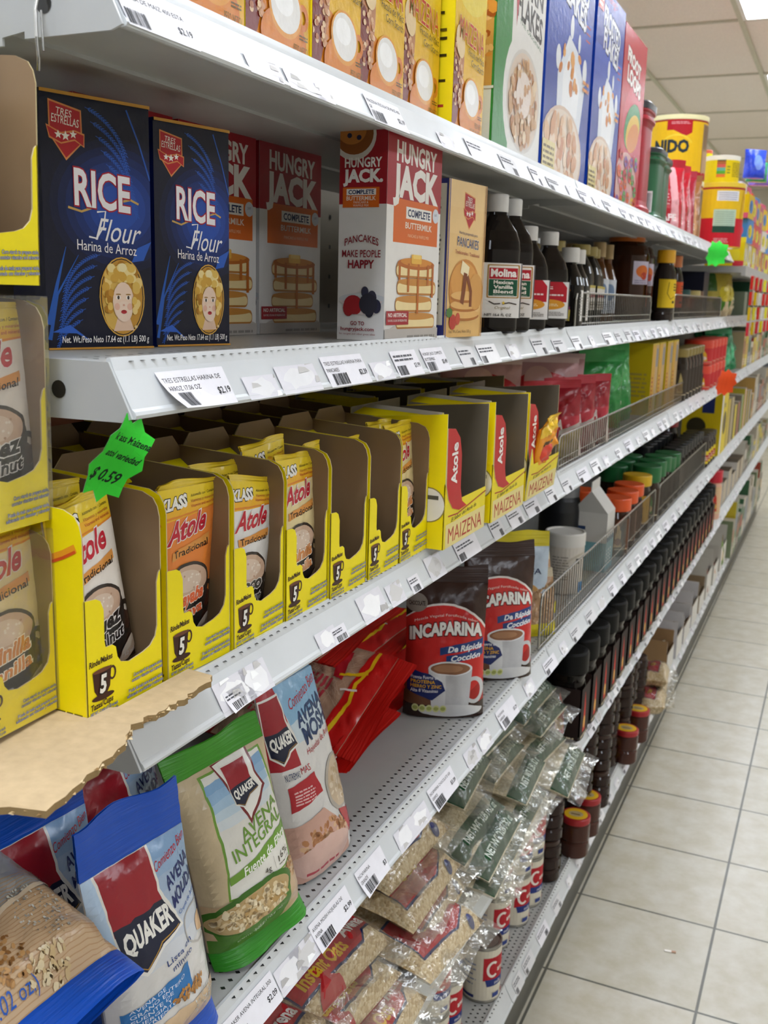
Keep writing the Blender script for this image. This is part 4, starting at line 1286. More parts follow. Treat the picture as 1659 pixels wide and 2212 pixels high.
for i in range(60):
    t = rr.random()
    k = rr.randrange(0, 40)
    p, q = outl[k], outl[k + 1]
    x = p[0] + (q[0] - p[0]) * t; y = p[1] + (q[1] - p[1]) * t
    z = cz(x, y) - rr.uniform(.0, .0045)
    s = rr.uniform(.001, .0035)
    d = Vector((rr.uniform(.2, 1), rr.uniform(-.5, .5), rr.uniform(-.6, .3))) * s
    mb.add([(x - .001, y - s, z), (x - .001, y + s, z + .0006), (x + d.x, y + d.y, z + d.z)], [(0, 1, 2)], hx(rr.choice(['#e2cca4', '#c9ab7c', '#8d6f48'])))
mb.build('torn_fibres', MATTE, o)['kind'] = 'stuff'
tag(o, 'brown corrugated cardboard sheet with torn edge sticking out under the wrapped trays', 'cardboard')
es = empty('end_shelf')
mb = MB(); mb.box(-.83, -.49, -.6, .548, Z3 - .027, Z3 - .0005, WHITE); mb.build('deck', STEEL, es)
mb = MB(); mb.box(-.49, -.487, -.6, .548, Z3 - .032, Z3 - .0002, WHITE); mb.build('front_lip', STEEL, es)
tag(es, 'white end shelf under the cardboard sheet and the wrapped sachet stack', 'shelf')
es2 = empty('end_shelf')
mb = MB(); mb.box(-.83, -.452, -.4, .551, DECK[4] - .027, DECK[4], WHITE); mb.build('deck', STEEL, es2)
mb = MB(); mb.box(-.452, -.432, -.4, .551, DECK[4] - .034, DECK[4], WHITE); mb.build('front_lip', STEEL, es2)
tag(es2, 'lower white end shelf under the blue oat bags', 'shelf')

# green star-edged handwritten price card hanging from the second shelf
def starcard(name, loc, rot, W, H, col, lines, label, n=9, back='#e9ece6'):
    mb = MB()
    pts = []
    rr = random.Random(9)
    N = 2 * n
    for i in range(N):
        a = 2 * PI * i / N
        k = 1.0 if i % 2 == 0 else .80
        c, s = math.cos(a), math.sin(a)
        q = (abs(c) ** 3 + abs(s) ** 3) ** (-1 / 3)
        pts.append((W / 2 + W / 2 * k * q * c * .98, H / 2 + H / 2 * k * q * s * .98))
    def fr(x, y, o):
        t = (y - H / 2) / H
        b = (x - W / 2) / W
        return Vector((o + .028 * W / .05 * b * b - .012 * t * t + .004 * math.sin(6 * t), x, y))
    # subdivided so the card can curl
    a = Art(W, H)
    a.poly(pts, col)
    for s, x, y, h, w, ris in lines: a.text(s, x, y, h, '#0f2416', w=w, bold=.02, shear=.25, rise=ris)
    a.emit(mb, fr, du=W / 6, dv=H / 8, base=.0003)
    b = Art(W, H); b.poly(pts, back)
    m2 = MB(); b.emit(m2, lambda x, y, o: fr(x, y, -.0003), du=W / 6, dv=H / 8)
    mb.add(m2.v, [f[::-1] for f in m2.f], hx(back))
    o = mb.build(name, PAPER, None, loc, rot)
    tag(o, label, 'price card')
    return o
GREEN = '#35c832'
starcard('price_card', (-.452, .517, 1.358), (-.50, .12, -.35), .038, .066, GREEN, [('klass Maizena', .0065, .044, .0052, .028, .1), ('atol variedad', .0075, .032, .005, .026, .1), ('$ 0.59', .0075, .014, .0085, .022, .12)],
         'bright green zigzag-edged handwritten price card hanging under the second shelf end')
# ------------------------------------------------------------------ fourth shelf: oat and drink powder bags
Z4 = DECK[4] + .0008

def oval_oats(a, cx, cy, rx, ry, n, seed, cols=('#d9c096', '#c8a978', '#ead9b6', '#b8955f', '#e2cda4'), k=.13):
    rr = random.Random(seed); L = a.n + 1
    for i in range(n):
        q, t = math.sqrt(rr.random()), rr.uniform(0, 2 * PI)
        w = rx * rr.uniform(k * .7, k * 1.3)
        a.ell(cx + rx * q * math.cos(t), cy + ry * q * math.sin(t), w, w * rr.uniform(.45, .8), rr.choice(cols), n=7, rot=rr.uniform(0, 3), layer=L + i % 3)
    a.n = L + 3

def badge(a, cx, cy, w, h, word=True):
    """red and navy badge with lettering"""
    P = lambda pts: [(cx + x * w, cy + y * h) for x, y in pts]
    a.poly(P([(-.5, .5), (.36, .5), (.30, .1), (.5, -.3), (.12, -.36), (-.2, -.52), (-.46, -.38)]), '#e8e4dc')
    a.poly(P([(-.46, .47), (.32, .47), (.26, .1), (.3, -.06), (-.46, -.08)]), '#9b1e2a')
    a.poly(P([(-.46, -.02), (.28, 0.02), (.46, -.28), (.1, -.33), (-.2, -.48), (-.43, -.36)]), '#1a2038')
    if word: a.text('QUAKER', cx - .02 * w, cy - .235 * h, .17 * h, '#f2efe8', w=.76 * w, align='c', bold=.04, rise=.1)
    a.stroke(P([(-.4, -.37), (-.18, -.46), (.1, -.31), (.42, -.27)]), .012 * w, '#b98d3c')

def art_molida(W, H):
    a = Art(W, H)
    a.rect(0, 0, W, H, '#d9d6d2'); a.grad(0, H * .45, W, H, '#d5d6d8', '#7fa6cf', 7); a.rect(0, H * .55, W * .17, H, '#b9d0e8')
    badge(a, W * .40, H * .735, W * .62, H * .56)
    a.text('Comienzo Bien', W * .60, H * .865, H * .045, '#c02a36', w=W * .38, shear=.3, rise=.25)
    a.text('AVENA', W * .66, H * .755, H * .060, '#24306a', w=W * .30, bold=.02, rise=.3); a.text('MOLIDA', W * .66, H * .665, H * .060, '#24306a', w=W * .31, bold=.02, rise=.3); a.text('Crema de Avena', W * .70, H * .615, H * .022, '#2d62b0', w=W * .26, rise=.3)
    a.ring(W * .9, H * .52, W * .2, H * .10, W * .012, '#b9b4ae'); a.ell(W * .93, H * .5, W * .1, H * .05, '#d9b48e')
    a.text('Lista en', W * .46, H * .425, H * .03, '#27407e', w=W * .28, rise=.2); a.text('minuto', W * .50, H * .385, H * .03, '#27407e', w=W * .22, rise=.2)
    a.convex([(W * .05, H * .18), (W * .66, H * .24), (W * .66, H * .38), (W * .05, H * .30)], '#2f74b4')
    for i, s in enumerate(('AVENA DE', 'GRANO ENTERO', 'FUENTE DE', 'ENERGIA Y', 'NUTRIENTES')): a.text(s, W * .10, H * (.29 - i * .026), H * .018, '#dfe8f2', w=W * (.3, .5, .36, .34, .4)[i], rise=.15)
    a.rect(0, 0, W, H * .17, '#d2b593')
    oval_oats(a, W * .62, H * .24, W * .18, H * .035, 60, 3, ('#a9753c', '#c08d50', '#8f5e2c'), .1); oval_oats(a, W * .78, H * .12, W * .16, H * .07, 120, 4, ('#c9c6be', '#b5b2aa', '#dcdad3'), .05)
    return a

def art_integral(W, H):
    a = Art(W, H)
    a.rect(0, 0, W, H, '#cbb795'); g = '#6f9a3a'
    a.poly([(W * .26, H * .98), (W * .92, H * .98), (W * .96, H * .62), (W * .93, H * .3), (W * .18, H * .3), (W * .24, H * .62)], g)
    a.poly([(W * .285, H * .97), (W * .90, H * .97), (W * .94, H * .62), (W * .91, H * .31), (W * .20, H * .31), (W * .265, H * .62)], '#e4e1d8')
    for i in range(5): a.convex([(W * (.275 + .002 * i), H * (.93 - .05 * i)), (W * .9, H * (.95 - .05 * i)), (W * .91, H * (.90 - .05 * i)), (W * (.27 + .002 * i), H * (.88 - .05 * i))], ['#86add2', '#95b8d8', '#a9c6de', '#c4d6e2', '#d8dfe2'][i])
    P = lambda pts: [(W * (.62 + x * .42), H * (.845 + y * .33)) for x, y in pts]
    a.poly(P([(-.5, .5), (.42, .56), (.40, .1), (.55, -.2), (-.1, -.62), (-.3, -.1)]), '#7b2a2c'); a.poly(P([(-.45, .45), (.37, .5), (.35, .1), (.49, -.18), (-.08, -.53), (-.25, -.08)]), '#f0ede6')
    badge(a, W * .63, H * .86, W * .31, H * .235)
    a.text('AVENA', W * .44, H * .575, H * .066, g, w=W * .48, bold=.01, rise=.22); a.text('INTEGRAL', W * .31, H * .495, H * .066, g, w=W * .62, bold=.01, rise=.17)
    a.convex([(W * .22, H * .385), (W * .93, H * .47), (W * .94, H * .545), (W * .22, H * .435)], g); a.text('Fuente de Fibra', W * .36, H * .405, H * .046, '#f4f3ea', w=W * .56, bold=.02, shear=.15, rise=.16)
    a.text('4g', W * .56, H * .345, H * .032, '#3b3428', w=W * .08); a.text('16%', W * .74, H * .355, H * .036, '#3b3428', w=W * .15, rise=.15); a.rect(W * .69, H * .33, W * .693, H * .41, '#8d8578')
    a.lines(W * .54, H * .325, W * .66, H * .335, 1, '#6a6254'); a.lines(W * .74, H * .335, W * .9, H * .345, 1, '#6a6254')
    a.rect(0, 0, W, H * .29, '#c7a985'); oval_oats(a, W * .9, H * .26, W * .14, H * .05, 40, 8, ('#b0834f', '#c99f6c', '#96693a'), .15)
    a.convex([(W * .0, H * .2), (W * .82, H * .25), (W * .78, H * .08), (W * .6, H * -.02), (W * .1, H * -.02)], '#4d7d2a')
    a.ell(W * .40, H * .215, W * .45, H * .115, '#3f6a24', rot=.12); a.ell(W * .40, H * .205, W * .405, H * .095, '#b99d6e', rot=.12)
    oval_oats(a, W * .40, H * .195, W * .37, H * .085, 190, 9, k=.085)
    a.convex([(W * .0, H * .08), (W * .78, H * .15), (W * .7, H * .02), (W * .5, -.01), (0, -.01)], '#4d7d2a')
    a.text('300 g (10.6 oz)', W * .35, H * .055, H * .022, '#d4dfc4', w=W * .32, rise=.15); a.text('Cont. Neto', W * .2, H * .03, H * .016, '#d4dfc4', w=W * .3, rise=.15)
    return a

def art_mosh(W, H):
    a = Art(W, H)
    a.rect(0, 0, W, H, '#dcd9d6'); a.rect(0, H * .60, W * .3, H, '#a92430')
    a.convex([(W * .28, H), (W, H), (W, H * .75), (W * .36, H * .72), (W * .3, H * .86)], '#89b4d4'); a.convex([(W * .33, H * .8), (W, H * .84), (W, H * .7), (W * .36, H * .7)], '#c5d4dd')
    badge(a, W * .18, H * .80, W * .36, H * .34)
    a.text('Comienzo Bien', W * .40, H * .865, H * .05, '#b8303c', w=W * .56, shear=.3, rise=.22)
    a.text('AVENA', W * .44, H * .765, H * .072, '#1f3a66', w=W * .50, bold=.03, rise=.16); a.text('MOSH', W * .46, H * .675, H * .080, '#1f3a66', w=W * .48, bold=.03, rise=.16)
    a.text('Hojuelas de Avena', W * .44, H * .625, H * .032, '#b8303c', w=W * .52, rise=.14)
    a.text('NUTREMAS', W * .08, H * .545, H * .034, '#1f3a66', w=W * .17); a.text('MAS', W * .27, H * .555, H * .034, '#b8303c', w=W * .14)
    a.convex([(W * .06, H * .38), (W * .5, H * .42), (W * .44, H * .54), (W * .08, H * .51)], '#b3222e'); a.lines(W * .12, H * .41, W * .4, H * .49, 5, '#e4b4b4')
    a.ell(W * .82, H * .40, W * .26, H * .15, '#b5aca2'); a.ell(W * .84, H * .40, W * .235, H * .135, '#cdb79c'); oval_oats(a, W * .84, H * .4, W * .2, H * .11, 50, 5, ('#d9c4a6', '#bfa581', '#e3d3bb'))
    a.convex([(W * .7, H * .27), (W * .95, H * .22), (W * .95, H * .1), (W * .84, H * .1)], '#b3222e')
    a.convex([(0, 0), (W * .84, 0), (W * .8, H * .16), (W * .45, H * .34), (0, H * .3)], '#cda393'); oval_oats(a, W * .45, H * .19, W * .36, H * .075, 90, 6, ('#c9946a', '#b57d54', '#d9b08c', '#a86e48'), .1)
    a.ell(W * .4, H * .09, W * .42, H * .1, '#d6b2a6'); a.lines(W * .1, H * .03, W * .6, H * .06, 1, '#b8505a')
    return a

def cup(a, cx, cy, w, h):
    a.ring(cx + w * .54, cy - h * .1, w * .2, h * .26, w * .09, '#c9c9cb')
    a.convex([(cx - w * .5, cy + h * .4), (cx + w * .5, cy + h * .4), (cx + w * .42, cy - h * .5), (cx - w * .40, cy - h * .5)], '#c4c4c7')
    a.convex([(cx - w * .5, cy + h * .4), (cx - w * .1, cy + h * .4), (cx - w * .1, cy - h * .5), (cx - w * .40, cy - h * .5)], '#dadadc')
    a.ell(cx, cy + h * .4, w * .5, h * .16, '#e6e6e8'); a.ell(cx, cy + h * .395, w * .45, h * .13, '#8f6244'); a.ell(cx - w * .05, cy + h * .40, w * .33, h * .085, '#a97a58')

def art_incap(W, H):
    a = Art(W, H)
    a.rect(0, 0, W, H, '#3a2219'); a.ell(W * .46, H * .52, W * .62, H * .34, '#e9e2dc'); a.ell(W * .45, H * .505, W * .62, H * .34, '#cc2c28')
    a.rect(0, H * .12, W, H * .5, '#cc2c28'); a.convex([(W * .7, H * .12), (W, H * .12), (W, H * .3), (W * .8, H * .2)], '#a8201e')
    a.text('Mezcla Vegetal Fortificada sabor', W * .5, H * .715, H * .018, '#f0d8d0', w=W * .8, align='c', bow=H * .05)
    a.text('INCAPARINA', W * .5, H * .60, H * .085, '#f3f0ea', w=W * .92, align='c', bold=.05, outline=('#5a1512', .06), bow=H * .035, rise=.06)
    a.convex([(W * .42, H * .485), (W * .98, H * .545), (W * .98, H * .60), (W * .42, H * .54)], '#27407a'); a.convex([(W * .5, H * .42), (W * .98, H * .475), (W * .98, H * .53), (W * .5, H * .48)], '#27407a')
    a.text('De Rápida', W * .52, H * .505, H * .04, '#eef0f4', w=W * .44, bold=.03, shear=.2, rise=.1); a.text('Cocción', W * .56, H * .44, H * .04, '#eef0f4', w=W * .38, bold=.03, shear=.2, rise=.1)
    a.rect(0, 0, W, H * .12, '#33201a'); a.convex([(0, H * .1), (W * .4, H * .1), (W * .3, H * .34), (0, H * .3)], '#6e4630')
    cup(a, W * .56, H * .25, W * .56, H * .34)
    a.poly([(W * .03, H * .20), (W * .34, H * .14), (W * .5, H * .22), (W * .46, H * .28), (W * .3, H * .34), (W * .12, H * .36), (W * .02, H * .4)], '#1d2a66')
    for i, (s, c) in enumerate((('Fuente Fuerte de', '#e8e8f0'), ('PROTEINA', '#f0b52c'), ('HIERRO Y ZINC', '#f0b52c'), ('Alta 8 Vitaminas', '#e8e8f0'))): a.text(s, W * .07, H * (.30 - i * .034), H * .024, c, w=W * (.34, .3, .38, .34)[i], bold=.02, rise=.02)
    a.ell(W * .58, H * .06, W * .4, H * .05, '#d9d9da')
    for i in range(5): a.ell(W * (.14 + i * .085), H * .075, W * .042, H * .03, '#d9dc9a'); a.ell(W * (.14 + i * .085), H * .075, W * .03, H * .016, '#aab060')
    a.ell(W * .12, H * .86, W * .14, H * .07, '#8d8278'); a.text('CHOCOLATE', W * .03, H * .84, H * .03, '#2a1a14', w=W * .2, bold=.03)
    return a

def orient(o, loc, up, front):
    """stand a bag with its long axis along up and its face towards front"""
    z = Vector(up).normalized(); x = Vector(front); x = (x - z * x.dot(z)).normalized(); y = z.cross(x)
    o.rotation_euler = Matrix((x, y, z)).transposed().to_euler()
    o.location = loc
    return o

BLUE = '#0f50bd'
mol = art_molida(.116, .154)
b1 = pouch('oat_bag', .116, .218, .046, mol, '#c9ccd2', (-.468, .556, Z4 + .002), (0, 0, -.12), top=.042, topcol=BLUE, bot=.022, botcol=BLUE, seed=4, amp=.003, lean=.030, skirt=1.2, gus=.5)
tag(b1, 'blue-topped ground oat bag standing upright left of the green-topped bag', 'oat bag', 'oat bags')
o = dup(b1, (-.548, .530, Z4 + .012), (.02, 0, -.12)); tag(o, 'blue-topped ground oat bag half hidden behind the front blue one', 'oat bag', 'oat bags')
o = dup(b1, (-.560, .655, Z4 + .020), (.10, 0, -.1)); tag(o, 'blue-topped oat bag in the dark behind the green-topped bag', 'oat bag', 'oat bags')
o = dup(b1, (-.620, .50, Z4 + .006), (.05, 0, .35)); tag(o, 'blue-topped oat bag at the back turned edge-on to the shelf end', 'oat bag', 'oat bags')
a = Art(.14, .18)
a.rect(0, 0, .14, .18, '#cfb08c'); a.rect(0, .068, .14, .18, '#a8a5a2')
for i in range(30): a.rect(0, .003 * i, .14, .003 * i + .0006, '#bf9a72')
oval_oats(a, .098, .050, .022, .026, 150, 14, ('#c3c0b6', '#a9a79e', '#d6d4cb', '#8f8d86'), .05); oval_oats(a, .05, .032, .016, .018, 60, 15, ('#a97a48', '#c4955f', '#8a5d30'), .13); oval_oats(a, .075, .012, .02, .012, 60, 16, ('#e2cfa8', '#cfb384'), .12)
a.convex([(.0, .055), (.14, .07), (.14, .074), (.0, .059)], '#e2cdb0')
for i in range(3): a.rrect(.012 + .012 * i, .060, .022 + .012 * i, .078, .002, '#e9ecf4'); a.ell(.017 + .012 * i, .0645, .0042, .0026, '#2e58b0')
a.text('(10.02 oz.)', .012, .006, .009, '#2f5fb8', w=.05)
b2 = pouch('oat_bag', .14, .235, .070, a, '#a8a5a2', (0, 0, 0), (0, 0, 0), top=.03, topcol='#9c9a98', bot=.028, botcol=BLUE, seed=8, amp=.004, skirt=.3, gus=.3, lean=0)
orient(b2, (-.445, .418, Z4 + .118), (-.90, .05, .36), (.30, -.05, 1))
o = dup(b2); orient(o, (-.45, .40, Z4 + .036), (-.96, .05, .10), (.1, 0, 1)); tag(o, 'oat bag lying under the one in the lower left corner', 'oat bag', 'oat bags')
tag(b2, 'oat bag lying flat in the lower left corner, blue end seal towards the aisle', 'oat bag', 'oat bags')
o = pouch('oat_bag', .114, .212, .054, art_integral(.114, .170), '#c6b08c', (-.487, .722, Z4 + .002), (.15, 0, -.33), top=.024, topcol='#3f9422', bot=.018, botcol='#2f8a1e', seed=12, amp=.0028, lean=.024, skirt=.9, gus=.55)
tag(o, 'green-topped whole oat bag with a green bowl of flakes on it', 'oat bag', 'oat bags')
o = pouch('oat_bag', .114, .208, .044, art_mosh(.114, .206), '#d6d3d0', (-.486, .880, Z4 + .002), (.03, 0, -.10), top=.002, topcol='#86b0d0', seed=17, amp=.0024, lean=.050, gus=.6, shoulder=.93)
tag(o, 'pale blue and white oat flake bag next to the bare shelf deck', 'oat bag', 'oat bags')
# red and yellow cereal bags lying in a heap
a = Art(.19, .148)
a.rect(0, 0, .19, .148, '#b99a80'); rr = random.Random(31)
for i in range(70): a.stroke([(rr.uniform(0, .15), rr.uniform(0, .12)), (rr.uniform(0, .15), rr.uniform(0, .12))], .0006, rr.choice(['#a5846a', '#c9ae94', '#d2bba4']), layer=a.n)
a.n += 1
a.lines(.08, .03, .145, .09, 8, '#b8404a', seed=3); a.ell(.035, .045, .022, .02, '#b01c26'); a.convex([(.02, .07), (.075, .082), (.078, .098), (.02, .088)], '#b8222e')
a.rect(0, .112, .19, .148, '#c41c1a'); a.stroke([(0, .120), (.04, .124), (.075, .118), (.11, .125), (.19, .119)], .005, '#e8c21e'); a.stroke([(.05, .125), (.062, .105), (.07, .09)], .005, '#e8c21e'); a.stroke([(.085, .125), (.095, .104)], .004, '#ece4dc')
rb = pouch('cereal_bag', .19, .19, .034, a, '#b0382e', (0, 0, 0), (0, 0, 0), top=.028, topcol='#c81a14', bot=.014, botcol='#a81a18', seed=21, amp=.005, gus=.2)
for i, (x, y, z, up, fr, lab) in enumerate((
        (-.715, 1.20, .876, (.93, .10, .05), (-.1, -.1, 1), 'undermost in the heap, lying on the bare deck'), (-.690, 1.185, .908, (.94, .06, .02), (-.1, -.25, 1), 'second from below in the heap'),
        (-.695, 1.17, .942, (.9, .22, .06), (.1, -.3, 1), 'middle of the heap'), (-.67, 1.18, .985, (.86, .3, .02), (.2, -.45, .9), 'second from the top of the heap'), (-.70, 1.21, 1.030, (.9, .25, .16), (-.1, -.15, 1), 'topmost in the heap, right under the shelf above'),
        (-.745, 1.40, .890, (.98, -.02, -.02), (-.1, -.1, 1), 'lower one at the back of the heap'), (-.745, 1.39, .935, (.98, -.05, -.02), (-.1, -.1, 1), 'middle one at the back of the heap'), (-.75, 1.40, .985, (.98, 0, .02), (-.1, -.1, 1), 'upper one at the back of the heap'))):
    o = rb if i == 0 else dup(rb)
    orient(o, (x - (.035 if i < 5 else 0), y + .125, z), (up[0], -.04 - .05 * (i % 3), up[2] - .08), fr)
    tag(o, 'red and yellow ended cereal bag, ' + lab, 'cereal bag', 'red cereal bags in a heap')
inc = pouch('drink_mix_bag', .125, .232, .050, art_incap(.125, .206), '#3a2219', (-.566, 1.372, Z4 + .001), (0, 0, -1.12), top=.026, topcol='#382019', seed=5, amp=.0022, gus=.75, lean=.012)
tag(inc, 'red and brown fortified drink powder bag with a cup, nearest beside the bare deck', 'drink powder bag', 'red drink powder bags')
o = dup(inc, (-.535, 1.552, Z4 + .001), (0, 0, -.92)); tag(o, 'red and brown fortified drink powder bag behind the nearer one, by the wire fence', 'drink powder bag', 'red drink powder bags')
a = Art(.11, .17)
a.rect(0, 0, .11, .17, '#b4c4d8'); a.rect(0, .09, .11, .17, '#c3d2e2'); a.text('CIFA', .05, .118, .011, '#3a4466', w=.045, bold=.02); a.ell(.07, .05, .03, .05, '#c99a5a'); a.ell(.06, .04, .02, .04, '#dab780'); a.convex([(.05, .05), (.07, .1), (.09, .05)], '#b98a48')
o = pouch('flake_bag', .11, .20, .03, a, '#b9c6d6', (-.565, 1.80, Z4), (0, 0, -1.0), top=.03, topcol='#e6d222', seed=9, amp=.003, gus=.4, lean=.01)
tag(o, 'pale blue flake bag with yellow top behind the red drink bags', 'flake bag')
for i, (x, y, z) in enumerate(((-.52, 1.80, .0), (-.515, 1.90, .004))):
    a = Art(.09, .12); a.rect(0, 0, .09, .12, '#b78f6a'); oval_oats(a, .045, .06, .04, .055, 120, 40 + i, ('#c9a27c', '#a87c56', '#d9bb98'), .1); a.rect(.0, .0, .09, .026, '#e2cf1e')
    o = pouch('snack_bag', .09, .125, .03, a, '#b78f6a', (x, y, Z4 + z), (0, 0, -.8 + .5 * i), top=.016, topcol='#d8c8a8', seed=50 + i, amp=.004, gus=.4, mtl=FILM, lean=.02)
    tag(o, ['clear snack bag with yellow hem right behind the end of the wire fence', 'clear snack bag with yellow hem next to the white tub'][i], 'snack bag', 'snack bags behind the fence')

# ------------------------------------------------------------------ wire fences along shelf fronts
def fence(lv, y0, y1, h, label, x=None, proud=0):
    D = DECK[lv]; x = x if x is not None else XF - .027
    root = empty('wire_fence', (x, y0, D + .001))
    L = y1 - y0
    mb = MB(); mb.tube([(0, 0, .002), (0, 0, h * .8), (.0, .006, h * .96), (0, .015, h), (0, L - .015, h), (0, L - .006, h * .96), (0, L, h * .8), (0, L, .002)], .0022, (1, 1, 1)); mb.build('top_rail', WIRE, root)
    mb = MB(); mb.tube([(0, 0, .006), (0, L, .006)], .0017, (1, 1, 1), 6); mb.tube([(0, 0, h * .3), (0, L, h * .3)], .0012, (1, 1, 1), 6); mb.build('bottom_rail', WIRE, root)
    mb = MB()
    n = int(L / .019)
    for i in range(1, n):
        y = L * i / n; r = .0009
        for dx, dy in ((1, 0), (0, 1)):
            pass
        mb.add([(r, y - r, .002), (r, y + r, .002), (-r, y + r, .002), (-r, y - r, .002), (r, y - r, h), (r, y + r, h), (-r, y + r, h), (-r, y - r, h)], [(0, 1, 5, 4), (1, 2, 6, 5), (2, 3, 7, 6), (3, 0, 4, 7)], (1, 1, 1))
    mb.build('grille', WIRE, root)
    tag(root, label, 'wire fence')
    return root
fence(4, 1.745, 2.955, .108, 'chrome wire fence on the fourth shelf in front of the white tub')
fence(4, 3.02, 4.10, .108, 'chrome wire fence on the fourth shelf in front of the green-lidded jars')
fence(3, 1.80, 4.15, .062, 'long chrome wire fence on the third shelf in front of the red pouches')
fence(2, 1.86, 2.63, .062, 'chrome wire fence on the second shelf beside the vanilla bottles')
fence(2, 3.0, 4.15, .072, 'farther chrome wire fence on the second shelf after the yellow-capped bottle')
fence(2, 5.45, 6.6, .07, 'chrome wire fence on the second shelf near the far end')
# ------------------------------------------------------------------ bottles, jars, tins
def wrap(R, z0, W, phi=0.0):
    return lambda x, y, o: Vector(((R + o) * math.cos(phi + (x - W / 2) / R), (R + o) * math.sin(phi + (x - W / 2) / R), z0 + y))

def round_label(parent, R, z0, art, phi, m=None, name='label'):
    mb = MB(); art.emit(mb, wrap(R + .0003, z0, art.w, phi), du=R * .2, smooth=False)
    return mb.build(name, m or PAPER, parent)

def flat_label(parent, R, z0, front, near, Rn=None, name='label'):
    mb = MB(); Rn = Rn or R
    if front: front.emit(mb, lambda x, y, o: Vector((R + .0004 + o, x - front.w / 2, z0 + y)))
    if near: near.emit(mb, lambda x, y, o: Vector((x - near.w / 2, -(Rn + .0004 + o), z0 + y)))
    return mb.build(name, PAPER, parent)

def bottle(name, prof, body, cap, capprof, loc, p=2.0, n=24, m=None, capm=None, rot=0.0, ay=1.0):
    root = empty(name, loc, (0, 0, rot))
    mb = MB(); mb.lathe(prof, n=n, p=p, ay=ay, col=hx(body)); mb.build('bottle_body', m or DARKGLASS, root)
    mb = MB(); mb.lathe(capprof, n=n, col=hx(cap)); mb.build('cap', capm or PLASTIC, root)
    return root

# large and middle-sized vanilla bottles
def art_vanilla(W, H, big=True):
    a = Art(W, H)
    a.rect(0, 0, W, H, '#ded9d3')
    a.rrect(W * .14, H * .36, W * .97, H * .97, .002, '#a9803f'); a.rrect(W * .18, H * .38, W * .93, H * .95, .0015, '#e6dfd4')
    a.rect(W * .19, H * .71, W * .92, H * .91, '#b0222c'); a.rect(W * .19, H * .40, W * .92, H * .70, '#1d5138')
    a.text('Molina', W * .23, H * .755, H * .13, '#f2ebe4', w=W * .66, bold=.04)
    for i, s in enumerate(('Mexican', 'Vanilla', 'Blend')): a.text(s, W * .56, H * (.62 - i * .085), H * .06, '#ece6da', w=W * .5, align='c', bold=.03)
    a.lines(W * .3, H * .41, W * .85, H * .43, 1, '#b8c4b4')
    a.stroke([(W * .2, H * .30), (W * .34, H * .25), (W * .5, H * .26)], H * .02, '#2c1c14'); a.stroke([(W * .92, H * .25), (W * .72, H * .28), (W * .55, H * .25)], H * .02, '#2c1c14'); a.star(W * .58, H * .275, H * .04, '#dcb83a')
    a.text('Original', W * .56, H * .16, H * .05, '#8a7a4a', w=W * .4, align='c', shear=.3); a.text('NET 16.6 FL OZ', W * .1, H * .03, H * .045, '#33302c', w=W * .7, bold=.02)
    return a
def art_vred(W, H):
    a = Art(W, H); a.rect(0, 0, W, H, '#e3dfdb'); a.convex([(0, H * .45), (W * .95, H * .45), (W * .95, H * .85), (W * .8, H), (0, H)], '#b51d2b'); a.ell(W * .4, H * .38, W * .5, H * .14, '#d8942a'); a.lines(W * .2, H * .34, W * .7, H * .42, 2, '#f1d9a8')
    a.lines(W * .25, H * .62, W * .85, H * .68, 1, '#f0d9d6', fill=.7); a.lines(W * .2, H * .8, W * .5, H * .9, 2, '#f0d9d6'); a.lines(W * .05, H * .08, W * .9, H * .2, 3, '#8d8782')
    return a
SQ = lambda R, h: [(R * .86, 0), (R * .97, .003), (R, .008), (R, h), (R * .96, h + .012), (R * .82, h + .026), (R * .55, h + .040), (R * .42, h + .048), (R * .40, h + .056)]
CAPP = lambda r, z, h: [(r, z), (r, z + h - .002), (r * .94, z + h), (r * .3, z + h)]
def vanilla(R, h, loc, big):
    p = SQ(R, h)
    r = bottle('vanilla_bottle', p, '#17100d', '#d9d6d2', CAPP(R * .52, p[-1][1] - .004, .024 if big else .022), loc, p=5.0, n=40)
    lw, lh = R * 1.86, (h - .040 if big else h - .026)
    flat_label(r, R, .022 if big else .018, art_vanilla(lw, lh) if big else art_vred(lw, lh), None)
    mb = MB(); (art_vred if big else art_vanilla)(lw, lh).emit(mb, lambda x, y, o: Vector((lw / 2 - x, R + .0004 + o, (.022 if big else .018) + y))); mb.build('side_label', PAPER, r)
    r.rotation_euler.z = -.92
    return r
bigv = vanilla(.031, .115, (-.470, 1.428, Z2), True)
GV = 'dark vanilla bottles with white caps'
tag(bigv, 'tall dark vanilla bottle with white cap right beside the tan pancake box', 'bottle', GV)
for x, y, l in ((-.471, 1.497, 'tall dark vanilla bottle second from the tan pancake box'), (-.545, 1.40, 'tall dark vanilla bottle half hidden behind the tan pancake box'), (-.545, 1.49, 'tall dark vanilla bottle at the back behind the front tall one')):
    tag(dup(bigv, (x, y, Z2)), l, 'bottle', GV)
medv = vanilla(.030, .086, (-.474, 1.60, Z2), False)
tag(medv, 'shorter vanilla bottle with red and white label, first of the front ones', 'bottle', GV)
for x, y, l in ((-.476, 1.735, 'shorter vanilla bottle with red and white label, second of the front ones'), (-.545, 1.60, 'shorter vanilla bottle standing behind the first short one'), (-.545, 1.76, 'shorter vanilla bottle with yellow strip, behind the second short one')):
    tag(dup(medv, (x, y, Z2), (0, 0, -.95 + .3 * (y > 1.74))), l, 'bottle', GV)
